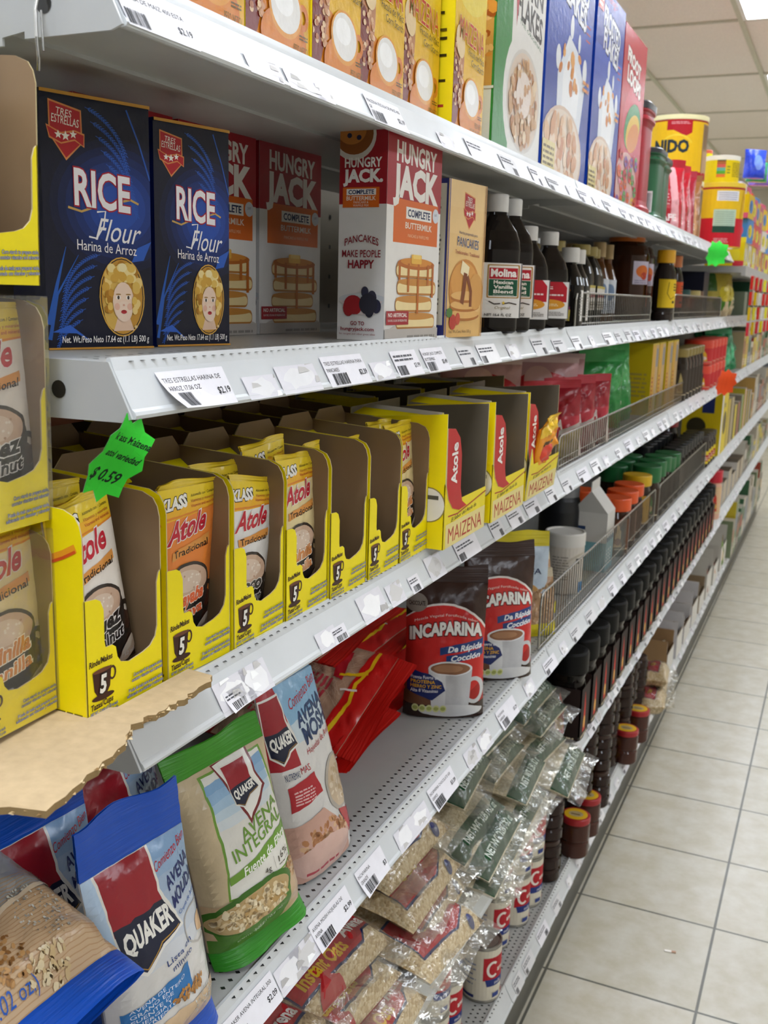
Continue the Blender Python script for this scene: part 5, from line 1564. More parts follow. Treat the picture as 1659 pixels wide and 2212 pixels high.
a = Art(.050, .055); a.rect(0, 0, .05, .055, '#ddd4c4'); a.rect(0, .028, .024, .055, '#d98a2c'); a.rect(.03, 0, .05, .055, '#e6e2dc'); a.text('Vainilla', .002, .018, .007, '#a83a7a', w=.022, bold=.03); a.ell(.018, .010, .006, .01, '#d9c24a'); a.lines(.002, .002, .02, .008, 2, '#a89a5a'); a.lines(.033, .01, .047, .05, 8, '#a7a29a')
smv = bottle('vanilla_bottle', SQ(.027, .064), '#120d0b', '#dad7d3', CAPP(.0165, .116, .026), (-.476, 1.885, Z2), n=32, p=2.6)
round_label(smv, .0272, .012, a, -.95)
tag(smv, 'small round vanilla bottle with orange label at the end of the wire fence', 'bottle', GV)
tag(dup(smv, (-.482, 1.957, Z2)), 'small round vanilla bottle behind the end of the wire fence', 'bottle', GV)
a = Art(.05, .05); a.rect(0, 0, .05, .05, '#dcd6cc'); a.rect(0, .045, .05, .05, '#c7b45a'); a.text('LA SEVILLANA', .002, .026, .010, '#a8283a', w=.046, bold=.03); a.lines(.004, .004, .045, .02, 3, '#8a7d6a')
gc = bottle('syrup_bottle', SQ(.030, .092), '#1a1510', '#8d7b3e', CAPP(.020, .142, .020), (-.545, 2.03, Z2), n=30, p=3)
flat_label(gc, .030, .030, a, a)
for i, (x, y) in enumerate(((-.545, 2.03), (-.525, 2.16), (-.530, 2.25), (-.545, 2.345), (-.62, 2.12), (-.62, 2.24), (-.62, 1.95))):
    o = gc if i == 0 else dup(gc, (x, y, Z2))
    tag(o, 'gold-capped dark bottle behind the wire fence, %s in the group counted from the vanilla bottles' % ORD[i], 'bottle', 'gold-capped bottles')
a = Art(.05, .08); a.rect(0, 0, .05, .08, '#dfe3ea'); a.ell(.025, .05, .015, .02, '#7f95b5'); a.lines(.005, .005, .045, .03, 5, '#9aa3b0')
tb = bottle('sauce_bottle', [(.024, 0), (.026, .004), (.026, .10), (.018, .125), (.012, .14), (.012, .15)], '#5a3516', '#b79a6a', CAPP(.015, .15, .034), (-.555, 2.47, Z2), n=20)
round_label(tb, .0262, .02, a, -.9)
for i, (x, y) in enumerate(((-.555, 2.47), (-.56, 2.58), (-.64, 2.42), (-.64, 2.54))):
    o = tb if i == 0 else dup(tb, (x, y, Z2)); tag(o, 'amber bottle with long tan cap and white label, %s of four behind the wire fence' % ORD[i], 'bottle', 'tan-capped amber bottles')
a = Art(.06, .06); a.rect(0, 0, .06, .06, '#c9bfd0'); a.ell(.03, .034, .022, .016, '#d9702a'); a.ell(.036, .022, .012, .01, '#b8402a'); a.lines(.005, .003, .05, .014, 2, '#8d86a0')
jg = bottle('honey_jug', [(.058, 0), (.062, .005), (.062, .17), (.055, .195), (.045, .205), (.045, .208)], '#3a1c0c', '#c66a22', CAPP(.048, .206, .022), (-.570, 2.86, Z2), n=28)
round_label(jg, .0625, .095, a, -.55)
tag(jg, 'big brown jug with orange lid behind the wire fence', 'jug', 'brown jugs with orange lids')
tag(dup(jg, (-.585, 3.03, Z2)), 'second big brown jug behind the yellow-capped bottle', 'jug', 'brown jugs with orange lids')
def art_yl(c, W=.07, H=.075):
    a = Art(W, H); a.rect(0, 0, W, H, c); a.stroke([(W * .4, H * .9), (W * .35, H * .5), (W * .5, H * .3), (W * .7, H * .4)], .0022, '#6b5a14'); a.ell(W * .65, H * .2, W * .08, H * .05, '#3a3a14'); a.lines(W * .62, H * .6, W * .8, H * .9, 3, '#5a4d12')
    return a
BP = [(.026, 0), (.030, .004), (.030, .018), (.027, .024), (.030, .032), (.030, .115), (.026, .135), (.020, .150), (.018, .158)]
yb = bottle('sauce_bottle', BP, '#2b2320', '#e3a81c', CAPP(.024, .154, .034), (-.470, 2.905, Z2), n=24)
round_label(yb, .0304, .036, art_yl('#d9b51e'), -.75)
tag(yb, 'bottle with bright yellow cap and yellow label standing between the two wire fences', 'bottle')
ob = bottle('sauce_bottle', BP, '#2b2320', '#b0602a', CAPP(.024, .154, .034), (-.505, 3.13, Z2), n=24)
round_label(ob, .0304, .036, art_yl('#d8501e'), -.75)
tag(ob, 'orange-labelled bottle right behind the yellow-capped one', 'bottle', 'orange-labelled bottles')
tag(dup(ob, (-.50, 3.24, Z2)), 'second orange-labelled bottle behind the yellow-capped one', 'bottle', 'orange-labelled bottles')
for i, (x, y, c) in enumerate(((-.52, 3.35, '#1d4a48'), (-.505, 3.46, '#1d4a48'), (-.53, 3.56, '#c6b87a'), (-.50, 3.66, '#b5a566'), (-.505, 3.78, '#7a5a44'))):
    mb_ = bottle('spice_jar', [(.028, 0), (.030, .003), (.030, .058), (.026, .066)], '#5b4a3a', c, CAPP(.030, .066, .026), (x, y, Z2), n=18)
    tag(mb_, ['dark green-lidded', 'deep green-lidded', 'cream-lidded', 'pale tan-lidded', 'brown-lidded'][i] + ' low jar behind the farther wire fence, %s in its row' % ORD[i], 'jar', 'low jars behind the farther fence')
a = Art(.14, .15); a.rect(0, 0, .14, .15, '#16182a'); a.lines(.02, .08, .1, .1, 1, '#8d8a94'); a.lines(.02, .03, .1, .06, 3, '#5c5a68')
o = carton('gift_carton', .14, .10, .165, '#16182a', None, Art(.10, .165), {'+x': '#1b1c2c'}, CARD, (-.505, 4.0, Z2)); tag(o, 'black carton standing behind the low jars on the second shelf', 'carton')
for i, (x, y) in enumerate(((-.55, 4.32), (-.54, 4.52), (-.545, 4.74), (-.55, 4.98))):
    a = Art(.13, .17); a.rect(0, 0, .13, .17, '#c9b64a'); a.rect(0, .0, .13, .06, '#dcc8a0'); a.ell(.06, .05, .03, .03, '#4f8a2c'); a.rect(.0, .1, .05, .17, '#3f6a2a'); a.ell(.09, .09, .03, .03, '#e6d43a')
    if i == 0:
        yp = o = pouch('wrapped_bag', .13, .235, .07, a, '#b8a63a', (x, y, Z2), (0, 0, -.8), top=.065, topcol='#e2c614', seed=61, amp=.006, gus=.6)
    else: o = dup(yp, (x, y, Z2), (.05 * i, 0, -.8 + .2 * i))
    tag(o, 'yellow bag with twisted yellow top, %s of four standing past the fences' % ORD[i], 'bag', 'yellow wrapped bags')

# ------------------------------------------------------------------ top shelf, far bays: coffee tubs, pouches and tins
def canister(D, W, H, col, loc, label):
    """ribbed plastic coffee canister with a hand grip"""
    root = empty('coffee_canister', loc)
    c = hx(col); mb = MB()
    pr = [(.46, 0), (.49, .004), (.5, .012), (.5, H * .08), (.47, H * .1), (.46, H * .14), (.46, H * .78), (.475, H * .82), (.5, H * .84), (.5, H * .86), (.475, H * .875), (.475, H * .9), (.5, H * .915), (.5, H * .93)]
    mb.lathe([(r * D, z) for r, z in pr], n=36, p=4.2, ay=W / D, col=c)
    mb.build('canister_body', PLASTIC, root)
    mb = MB(); mb.lathe([(.47 * D, H * .93), (.505 * D, H * .93), (.505 * D, H * .985), (.48 * D, H), (.1 * D, H)], n=36, p=4.2, ay=W / D, col=hx('#26262a')); mb.build('lid', PLASTIC, root)
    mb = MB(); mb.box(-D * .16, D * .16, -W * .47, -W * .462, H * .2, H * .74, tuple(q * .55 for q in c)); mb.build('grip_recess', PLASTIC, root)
    a = Art(.03, .05); a.rect(0, 0, .03, .05, '#e9e6e4'); a.barcode(.003, .004, .027, .046)
    mb = MB(); a.emit(mb, lambda x, y, o: Vector((D * .24 + x * .9, -(W * .463 + o + .0005), H * .12 + y))); mb.build('label', PAPER, root)
    tag(root, label, 'coffee tub', 'plastic coffee tubs'); return root
canister(.155, .15, .255, '#a31c2c', (-.545, 2.545, Z1), 'tall dark red coffee tub with black lid beside the red cereal box')
canister(.15, .15, .175, '#1d5a36', (-.538, 2.72, Z1), 'shorter green coffee tub with black lid behind the red one')
canister(.15, .15, .175, '#1d5a36', (-.55, 2.88, Z1), 'second green coffee tub mostly hidden behind the first green one')
def art_cof(W, H, c, t):
    a = Art(W, H); a.rect(0, 0, W, H, c); a.convex([(W * .55, 0), (W * .8, 0), (W * .7, H), (W * .5, H)], t); a.text('CAFE', W * .1, H * .15, H * .1, '#f0d9d6', w=W * .6, bold=.04); a.lines(W * .1, H * .4, W * .5, H * .6, 4, t)
    return a
for i, (y, c, t, l) in enumerate(((3.02, '#b81c2c', '#e2a0a4', 'red coffee bag next to the green tub'), (3.14, '#b81c2c', '#e2a0a4', 'second red coffee bag after the green tub'), (3.26, '#a82236', '#d9989c', 'third darker red coffee bag before the brown one'), (3.38, '#a3693c', '#d9a878', 'brown paper-coloured coffee bag before the big yellow tin'))):
    o = pouch('coffee_bag', .115, .19, .075, art_cof(.115, .17, c, t), c, (-.552, y - .05, Z1), (0, 0, -.9), top=.02, topcol=c, seed=70 + i, amp=.004, gus=.9); tag(o, l, 'coffee bag', 'coffee bags on the top shelf')
def tin(name, R, H, col, rim, art, loc, label, phi=-.95, lid='#f3e7a0', grp=None, bands=()):
    root = empty(name, loc)
    mb = MB(); mb.lathe([(R * .985, 0), (R, .003), (R, H - .003), (R * .985, H)], n=36, col=hx(col)); mb.build('tin_body', GLOSS, root)
    mb = MB(); mb.lathe([(R * 1.015, H - .012), (R * 1.025, H - .010), (R * 1.025, H + .003), (R * .96, H + .004), (R * .94, H + .001), (R * .3, H + .001)], n=36, col=hx(lid)); mb.build('lid', PLASTIC, root)
    round_label(root, R, .004, art, phi)
    tag(root, label, 'tin', grp); return root
def art_big(W, H, letters='NIDO'):
    a = Art(W, H); a.rect(0, 0, W, H, '#eebd16'); a.rect(0, H * .93, W, H, '#a01c22'); a.convex([(W * .28, H), (W * .52, H), (W * .52, H * .74), (W * .46, H * .68), (W * .34, H * .78), (W * .28, H * .78)], '#b81a26'); a.ring(W * .38, H * .5, W * .15, H * .2, .006, '#f3cf3a', a0=20, a1=160); a.lines(W * .32, H * .88, W * .5, H * .93, 2, '#e8a0a4')
    a.text(letters, W * .16, H * .42, H * .19, '#26323a', w=W * .34, bold=.05)
    a.rect(W * .66, H * .05, W * .84, H * .9, '#a98a66')
    for i in range(16): a.rect(W * .67, H * (.5 + i * .024), W * .83, H * (.51 + i * .024), '#6e5940')
    a.rect(W * .67, H * .08, W * .83, H * .46, '#c3a07c'); a.rect(0, 0, W, H * .10, '#b81a26')
    return a
def art_ry(W, H):
    a = Art(W, H); a.rect(0, 0, W, H, '#e6bc1c'); a.rect(0, 0, W, H * .46, '#c8182a'); a.rect(0, H * .93, W, H, '#a81c26'); a.rect(W * .36, H * .74, W * .58, H * .90, '#e3e4ea')
    for i in range(4): a.rect(W * .375, H * (.76 + i * .034), W * .56, H * (.768 + i * .034), '#6a6a92')
    a.rect(W * .34, H * .22, W * .56, H * .60, '#b7cdb9'); a.rect(W * .34, H * .22, W * .56, H * .33, '#1f4536')
    for i in range(7): a.rect(W * .355, H * (.35 + i * .034), W * .54, H * (.356 + i * .034), '#5c7d68')
    a.lines(W * .36, H * .06, W * .5, H * .14, 3, '#e8a0a4'); a.convex([(W * .62, H * .46), (W * .66, H * .46), (W * .7, H * .93), (W * .66, H * .93)], '#d9a81a')
    return a
R = .095
for z, l in ((Z1, 'lower big yellow milk powder tin hidden behind the coffee bags'), (Z1 + .202, 'upper big yellow milk powder tin towering above the coffee bags')):
    tin('milk_powder_tin', R, .196, '#eebd16', '#a01c22', art_big(R * 3.6, .188), (-.588, 3.66, z), l, phi=-1.0, lid='#f6ecb8', grp='big yellow milk powder tins')
R = .078
tin('milk_powder_tin', R, .215, '#e6bc1c', '#a81c26', art_ry(R * 4.6, .207), (-.462, 3.93, Z1), 'red and yellow milk powder tin with a pale green panel at the shelf front', phi=-1.0, lid='#e8c83a', grp='red and yellow tins')
tin('milk_powder_tin', R, .215, '#e6bc1c', '#a81c26', art_ry(R * 4.6, .207), (-.64, 3.98, Z1), 'red and yellow milk powder tin standing behind the front one', phi=-.4, lid='#e8c83a', grp='red and yellow tins')
a = Art(.24, .085); a.rect(0, 0, .24, .085, '#ecd40e')
for i, c in enumerate(('#2c4a24', '#b0683a', '#d8605a', '#63b0a8', '#57a83a', '#e07a3a')): a.rect(.075, .072 - i * .011, .105, .083 - i * .011, c)
a.lines(.13, .02, .18, .07, 8, '#a08a14'); a.lines(.11, .03, .122, .06, 3, '#8d9a3a')
tin('chocolate_tin', .06, .092, '#ecd40e', '#fff', a, (-.478, 4.0, Z1 + .224), 'low yellow tin with white lid on top of the red and yellow tin', phi=-1.0, lid='#f4f2ec')
yt = bottle('chocolate_bottle', [(.026, 0), (.028, .003), (.028, .10), (.024, .115)], '#eee62a', '#e06a4a', CAPP(.024, .115, .012), (-.545, 4.05, Z1 + .224), n=20, m=GLOSS)
a = Art(.04, .05); a.rect(0, 0, .04, .05, '#f3f1e0'); a.convex([(.02, .02), (.034, .02), (.03, .045)], '#c8283a'); round_label(yt, .0284, .03, a, -1.0)
tag(yt, 'yellow chocolate bottle with red cap standing beside the low yellow tin', 'bottle')
SH1 = []
# clear-wrapped yellow packs hanging over the end of the top shelf
for i, (x, y, c, l) in enumerate(((-.455, 4.10, '#d9ae2c', 'clear-wrapped yellow spotted pack just past the red and yellow tin'), (-.47, 4.135, '#d2a42a', 'second clear-wrapped yellow spotted pack past the red and yellow tin'))):
    a = Art(.09, .19); a.rect(0, 0, .09, .19, c); rr = random.Random(80 + i)
    for k in range(16): a.ell(rr.uniform(0, .09), rr.uniform(.0, .18), rr.uniform(.005, .014), rr.uniform(.008, .018), rr.choice(['#a8a49a', '#6d6a5a', '#e8d25a', '#b8402a', '#c9c6b4']), n=9, rot=rr.uniform(0, 3))
    o = pouch('wrapped_pack', .09, .20, .03, a, c, (x - .075, y - .04, Z1), (0, 0, -1.25), top=.012, topcol='#d8cdb0', seed=90 + i, amp=.004, gus=.5); tag(o, l, 'pack', 'clear-wrapped yellow packs')
starcard('price_card', (-.424, 3.30, 1.600), (0, .1, -.95), .075, .08, '#3fe04a', [], 'small green zigzag-edged price card on the top shelf front, far down the aisle')
# ------------------------------------------------------------------ fourth shelf, far goods
tubr = empty('powder_tub', (-.520, 2.17, Z4))
mb = MB(); mb.lathe([(.041, 0), (.043, .004), (.043, .108)], n=32, col=hx('#d9d2c8')); mb.build('tub_body', PLASTIC, tubr)
mb = MB(); mb.lathe([(.0445, .106), (.0445, .132), (.043, .135), (.040, .135), (.039, .132), (.01, .132)], n=32, col=hx('#dedbd6')); mb.build('lid', PLASTIC, tubr)
a = Art(.11, .10); a.rect(0, 0, .11, .10, '#d9d2c8'); a.lines(.012, .03, .05, .085, 9, '#a39b90'); a.rect(.066, .066, .077, .078, '#3c3a3a'); a.rect(.078, .0, .11, .024, '#2f86c8'); a.ell(.1, .004, .01, .008, '#a8482a')
round_label(tubr, .043, .003, a, -.95); tag(tubr, 'white powder tub with blue corner on its label behind the wire fence', 'tub')
bb = bottle('cocoa_bottle', [(.046, 0), (.05, .005), (.05, .14), (.046, .165), (.042, .175)], '#15161a', '#77787a', CAPP(.044, .175, .022), (-.585, 2.37, Z4), n=28, m=PLASTIC)
a = Art(.10, .08); a.rect(0, 0, .10, .08, '#1a1b20'); a.rect(.05, 0, .10, .08, '#c6303a'); round_label(bb, .0504, .01, a, -.6); tag(bb, 'big black plastic bottle with grey cap and red label behind the white tub', 'bottle')
def gable(name, W, D, H, col, loc, label, rot=0):
    root = empty(name, loc, (0, 0, rot)); mb = MB(); c = hx(col); h = H * .66
    mb.box(-D, 0, 0, W, 0, h, c)
    A = [(-D, 0, h), (0, 0, h), (0, W, h), (-D, W, h)]; t = [(-D / 2, 0, H * .9), (-D / 2, W, H * .9)]; g = [(-D / 2, 0, H), (-D / 2, W, H)]
    mb.add([A[1], A[2], t[1], t[0]], [(0, 1, 2, 3)], c); mb.add([A[0], A[3], t[1], t[0]], [(3, 2, 1, 0)], c)
    mb.add([A[0], A[1], t[0]], [(0, 1, 2)], tuple(q * .8 for q in c)); mb.add([A[2], A[3], t[1]], [(0, 1, 2)], tuple(q * .8 for q in c))
    mb.box(-D / 2 - .001, -D / 2 + .001, 0, W, H * .9, H, c)
    f = Art(W, h); f.rect(0, 0, W, h * .55, '#7fb7c2'); f.rect(0, h * .5, W, h * .58, '#3d6f8a'); f.lines(W * .1, h * .1, W * .8, h * .4, 5, '#dfeaec'); f.emit(mb, F_front); n = Art(D, h); n.rect(0, 0, D, h * .5, '#7fb7c2'); n.rect(D * .1, h * .7, D * .4, h * .76, '#27406a'); n.emit(mb, F_near(D))
    mb.build('carton_body', CARD, root); tag(root, label, 'carton'); return root
gable('milk_carton', .085, .085, .215, '#d6d4d0', (-.468, 2.36, Z4), 'white and teal gable-topped milk carton behind the wire fence')
def jar(name, R, H, body, lidc, lh, loc, label, art=None, phi=-.95, grp=None, lidr=1.0, m=None, n=22, neck=.86):
    hb = H - lh
    root = bottle(name, [(R * .94, 0), (R, .004), (R, hb * .84), (R * neck, hb * .98), (R * neck, hb)], body, lidc, [(R * lidr * .97, hb - .002), (R * lidr, hb), (R * lidr, H - .003), (R * lidr * .96, H), (R * .2, H)], loc, n=n, m=m)
    if art: round_label(root, R, H * .12, art, phi)
    tag(root, label, 'jar', grp); return root
def cof_lab(c1, c2, c3, W=.07, H=.08):
    a = Art(W, H); a.rect(0, 0, W, H, c1); a.convex([(W * .3, H * .1), (W * .6, H * .1), (W * .55, H * .6), (W * .42, H * .9)], c2); a.ell(W * .45, H * .28, W * .12, H * .12, c3); a.lines(W * .1, H * .02, W * .9, H * .08, 1, '#d9c8a8'); return a
for i, (x, y, lid, l) in enumerate(((-.492, 2.56, '#e2561e', 'nearest'), (-.495, 2.67, '#e2561e', 'second'), (-.500, 2.78, '#e2561e', 'third'), (-.590, 2.62, '#e2561e', 'back-row'))):
    jar('coffee_jar', .040, .148, '#3b2218', lid, .030, (x, y, Z4), 'brown instant drink jar with bright orange lid, %s of the four' % l, cof_lab('#5b3a26', '#c8a068', '#8a4a2a'), grp='orange-lidded jars', lidr=1.02)
jar('coffee_jar', .040, .155, '#33241c', '#d9ae1c', .028, (-.500, 2.90, Z4), 'jar with bright yellow lid between the orange-lidded and the green-lidded jars', cof_lab('#d9a838', '#8a5a2a', '#3a2a1a'), lidr=1.02)
for i, (x, y) in enumerate(((-.495, 3.02), (-.498, 3.13), (-.50, 3.24), (-.50, 3.34), (-.50, 3.44), (-.60, 3.06), (-.60, 3.18), (-.60, 3.30))):
    jar('coffee_jar', .042, (.165 if i < 3 else .150), '#33241c', '#1f6a38', .045, (x, y, Z4), 'brown coffee jar with green lid, %s %s' % (['first', 'second', 'third', 'fourth', 'fifth', 'first', 'second', 'third'][i], 'along the fence' if i < 5 else 'in the rear row'), cof_lab('#3a2a1c', '#4a8a3a', '#d9b87a'), grp='green-lidded coffee jars', lidr=1.0)
jp = None
for i in range(14):
    x, y = (-.50, 3.56 + .075 * i) if i < 8 else (-.60, 3.55 + .085 * (i - 8))
    l = 'dark jar with black lid on the fourth shelf, %s %s' % (ORD[i if i < 8 else i - 8], 'after the green-lidded ones' if i < 8 else 'in the rear row')
    if jp is None: jp = jar('coffee_jar', .034, .150, '#241a15', '#17181a', .03, (x, y, Z4), l, cof_lab('#8d8378', '#d9ccb8', '#5a4a3a', .06, .07), grp='black-lidded jars on the fourth shelf'); o = jp
    else: o = tag(dup(jp, (x, y, Z4)), l, 'jar', 'black-lidded jars on the fourth shelf')
for i in range(4):
    a = Art(.05, .05); a.rect(0, 0, .05, .05, '#d9c02a'); a.rect(0, .01, .05, .035, '#a8222c'); a.lines(.005, .015, .045, .03, 2, '#e8d8b8')
    jar('sauce_jar', .030, .125, '#2c1f18', '#3a3330', .02, (-.480, 4.17 + .075 * i, Z4), 'small dark jar with yellow and red label, %s of four before the big yellow box' % ORD[i], a, grp='yellow-labelled small jars')
jar('sauce_jar', .055, .19, '#1c1512', '#8a1a20', .03, (-.62, 4.1, Z4), 'wide jar with dark red lid behind the small yellow-labelled jars')
a = Art(.24, .27); a.rect(0, 0, .24, .27, '#e3c91c'); a.rect(.0, 0, .05, .27, '#e6e4e2'); a.ell(.14, .13, .06, .05, '#5a4a2a'); a.stroke([(.06, .2), (.09, .22), (.12, .2), (.15, .215)], .008, '#27306a')
n_ = Art(.16, .27); n_.rect(0, 0, .16, .27, '#d8bd12'); n_.ell(.06, .12, .04, .04, '#3a3420'); n_.rect(.08, .18, .13, .25, '#24306a')
o = carton('drink_carton', .24, .16, .27, '#d8bd12', a, n_, {'+z': '#e6d43a'}, CARD, (-.448, 4.50, Z4)); tag(o, 'tall yellow and white carton filling the fourth shelf far down the aisle', 'carton')
for i in range(8):
    c = ['#c9b04a', '#b8a884', '#d8c23a', '#a8705a', '#8d9a6a', '#c8a48a', '#9a8a7a', '#b0a090'][i]
    o = carton('small_carton', .10, .12, rnd.uniform(.16, .25), c, None, None, {'-y': rnd.choice(['#8d8478', '#b8ac98', '#c9b83a']), '+z': '#bdb6a8'}, CARD, (-.452, 4.80 + i * .16, Z4)); tag(o, 'far carton on the fourth shelf, %s after the tall yellow one' % ORD[i], 'carton', 'far cartons on the fourth shelf')

# ------------------------------------------------------------------ third shelf: cartons with red tabs, pouches and far goods
def art_maizbox(W, H):
    a = Art(W, .056); a.rect(0, 0, W, .056, '#f0dc1a'); a.rect(W * .04, 0, W, .03, '#e8d890')
    a.text('MAIZENA', W * .10, .005, .019, '#b8322a', w=W * .82, res=3); a.text('El Sabor del Atole de', W * .16, .031, .005, '#3c3424', w=W * .6, shear=.2, rise=.05); a.stroke([(W * .08, .040), (W * .3, .038), (W, .050)], .0016, '#b0242c'); return a
def make_maiz(loc, W=.155, D=.13, H=.155, rot=0, flap=0.0):
    root = empty('drink_carton', loc, (0, 0, rot)); Y, B = hx('#fae208'), hx('#6f6556'); t = .0014
    mb = MB()
    fp = [(0, 0), (W, 0), (W, .052), (W * .36, .040), (W * .26, .040), (W * .26, .038)]
    fp = [(0, 0), (W, 0), (W, .053), (W * .42, .042), (W * .16, .046), (0, .082)]
    mb.prism(fp, lambda x, y, o: Vector((o + flap * y, x, y)), t, Y, B, hx('#d9cfa0')); a = art_maizbox(W, H); a.emit(mb, lambda x, y, o: Vector((o + flap * y, x, y))); mb.build('front_panel', CARD, root)
    # red tab standing at the near front corner
    mb = MB()
    tp = [(0, .148), (.018, .145), (.027, .128), (.0275, .085), (.030, .052), (.040, .042), (.0, .062), (-.004, .075), (0, .1)]
    tp = [(.0, .150), (.026, .147), (.044, .134), (.052, .112), (.0525, .070), (.060, .052), (.078, .0435), (.050, .042), (.026, .048), (.010, .062), (.002, .080)]
    mb.prism(tp, lambda x, y, o: Vector((.0012 + o, x, y)), t, hx('#c01c22'), B, hx('#d9cfa0'))
    a = Art(.08, .15); a.text('Atole', .036, .078, .0195, '#f4f0ea', w=.052, bold=.03, rot=PI / 2); a.emit(mb, lambda x, y, o: Vector((.0014 + o, x, y))); mb.build('red_tab', CARD, root)
    mb = MB(); mb.prism([(0, 0), (D, 0), (D, H + .012), (0, H)], lambda x, y, o: Vector((-D + x, -o, y)), t, Y, B, hx('#d9cfa0'))
    a = Art(D, H); a.text('A', D * .68, .10, .034, '#b8322a', w=.02, bold=.03); a.ell(D * .84, .055, .022, .022, '#9b8a4a'); a.ell(D * .84, .055, .0205, .0205, '#efe9dc'); a.text('1', D * .80, .05, .014, '#2a2a2a'); a.lines(D * .72, .062, D * .95, .072, 1, '#5a564c'); a.emit(mb, F_near(D)); mb.build('side_panel', CARD, root)
    mb = MB(); mb.prism([(0, 0), (D, 0), (D, H), (0, H + .012)], lambda x, y, o: Vector((-x, W + o, y)), t, Y, B, hx('#d9cfa0')); mb.build('side_panel', CARD, root)
    mb = MB(); mb.prism([(t, 0), (W - t, 0), (W - t, H + .012), (t, H + .012)], lambda x, y, o: Vector((-D + t + o, x, y)), t, B, Y, hx('#d9cfa0')); mb.build('back_panel', CARD, root)
    mb = MB(); mb.box(-D + t, -t, t, W - t, .0003, t, B); mb.build('carton_base', CARD, root)
    mb = MB()
    fl = lambda x, y, o: Vector((-D + x, -o * .9 + y * .75, H + .005 + y * .55 + x / D * -.006 + o * .3))
    mb.prism([(.004, 0), (D - .006, 0), (D - .012, .022), (.02, .022)], fl, t, Y, hx('#bdb6a6')); mb.prism([(.012, .014), (D - .014, .014), (D - .012, .022), (.02, .022)], lambda x, y, o: fl(x, y, o + .0006), .0004, hx('#bdb4a4'), hx('#bdb4a4')); mb.build('top_flap', CARD, root)
    return root
mz = make_maiz((-.4235, 1.139, Z3))
tag(mz, 'yellow carton with red tab, empty and nearest to the sachet trays', 'display carton', 'yellow cartons with red tabs')
tag(dup(mz, (-.4215, 1.316, Z3)), 'middle yellow carton with red tab, holding a dark sachet', 'display carton', 'yellow cartons with red tabs')
m3 = make_maiz((-.4245, 1.492, Z3), W=.17, flap=.10)
tag(m3, 'yellow carton with red tab farthest from the trays, torn bag hanging out', 'display carton', 'yellow cartons with red tabs')
def art_dark(W, H):
    a = Art(W, H); a.rect(0, 0, W, H, '#3a2a22'); a.rect(0, H * .62, W, H, '#f0b818'); a.text('MAIZENA', W * .06, H * .5, H * .16, '#e0622a', w=W * .88, bold=.02, outline=('#f3d23a', .05)); a.lines(W * .1, H * .7, W * .9, H * .76, 1, '#6a5210'); flakes(a, W * .5, H * .2, W * .4, H * .15, 20, 6, ('#7d7268', '#5e544c', '#9a9084')); return a
ds = pouch('drink_sachet', .115, .105, .02, art_dark(.115, .097), '#3a2a22', (-.455, 1.345, Z3 + .012), (0, -.04, 0), top=.004, topcol='#f0c21c', seed=33, amp=.003, gus=.3); tag(ds, 'dark sachet with yellow top inside the middle red-tabbed carton', 'sachet')
a = Art(.075, .07); a.rect(0, 0, .075, .07, '#f09a1a'); a.rect(0, .05, .075, .07, '#f4c62a'); a.ell(.03, .02, .025, .014, '#d8402a'); a.lines(.012, .034, .052, .043, 1, '#5a3a14')
ts = pouch('drink_sachet', .085, .078, .02, a, '#f09a1a', (-.430, 1.535, Z3 + .040), (.2, .25, 0), top=.006, topcol='#f6c82a', bot=.006, botcol='#e07a1a', seed=35, amp=.006, gus=.4); tag(ts, 'crumpled orange and yellow sachet spilling from the farthest red-tabbed carton', 'sachet')
o = dup(m3, (-.56, 1.62, Z3), (0, 0, 0)); tag(o, 'yellow carton standing in the second row behind the farthest red-tabbed carton', 'display carton', 'yellow cartons with red tabs')
for i, (x, y) in enumerate(((-.575, 1.27), (-.575, 1.44), (-.692, 1.30), (-.692, 1.47))): tag(dup(mz, (x, y, Z3), (0, 0, .03 * i)), 'dim yellow carton with red tab, %s row, %s one' % (['second', 'second', 'rear', 'rear'][i], ['nearer', 'farther'][i % 2]), 'display carton', 'yellow cartons with red tabs')
a = Art(.17, .19); a.rect(0, 0, .17, .19, '#c79a9c'); a.rect(0, 0, .17, .10, '#b01e2c'); a.ell(.085, .10, .085, .06, '#c42a34'); a.text('INCAPARINA', .012, .075, .028, '#ece4dc', w=.148, bold=.04, bow=.01, outline=('#5a1015', .05)); a.ell(.075, .145, .03, .026, '#d9b0a8'); a.rect(.14, .04, .17, .07, '#2a3a7a')
ip = None
for i, (x, y, rz) in enumerate(((-.640, 2.02, -1.1), (-.72, 1.88, -1.15), (-.665, 2.18, -1.1))):
    if ip is None: ip = o = pouch('drink_mix_bag', .16, .19, .05, a, '#c79a9c', (x, y, Z3), (0, 0, rz), top=.012, topcol='#dfc4c4', seed=41, amp=.004, gus=.6, backart=None)
    else: o = dup(ip, (x, y, Z3), (0, 0, rz))
    tag(o, 'large pink and red drink powder bag behind the third-shelf fence, %s' % ['in front', 'at the left back', 'behind the front one'][i], 'drink powder bag', 'large pink drink powder bags')
def art_mash(W, H):
    a = Art(W, H); a.rect(0, 0, W, H, '#b8283a'); a.rect(0, H * .6, W, H, '#a01c2c'); a.convex([(W * .3, H * .7), (W * .55, H * .75), (W * .45, H * .95), (W * .3, H * .9)], '#24407a'); a.text('MA', W * .42, H * .42, H * .13, '#ece0dc', w=W * .24, bold=.04, shear=.2); a.convex([(W * .5, 0), (W, 0), (W, H * .5), (W * .6, H * .4)], '#b5a8a0'); a.lines(W * .1, H * .4, W * .2, H * .8, 9, '#ecd6d2'); return a
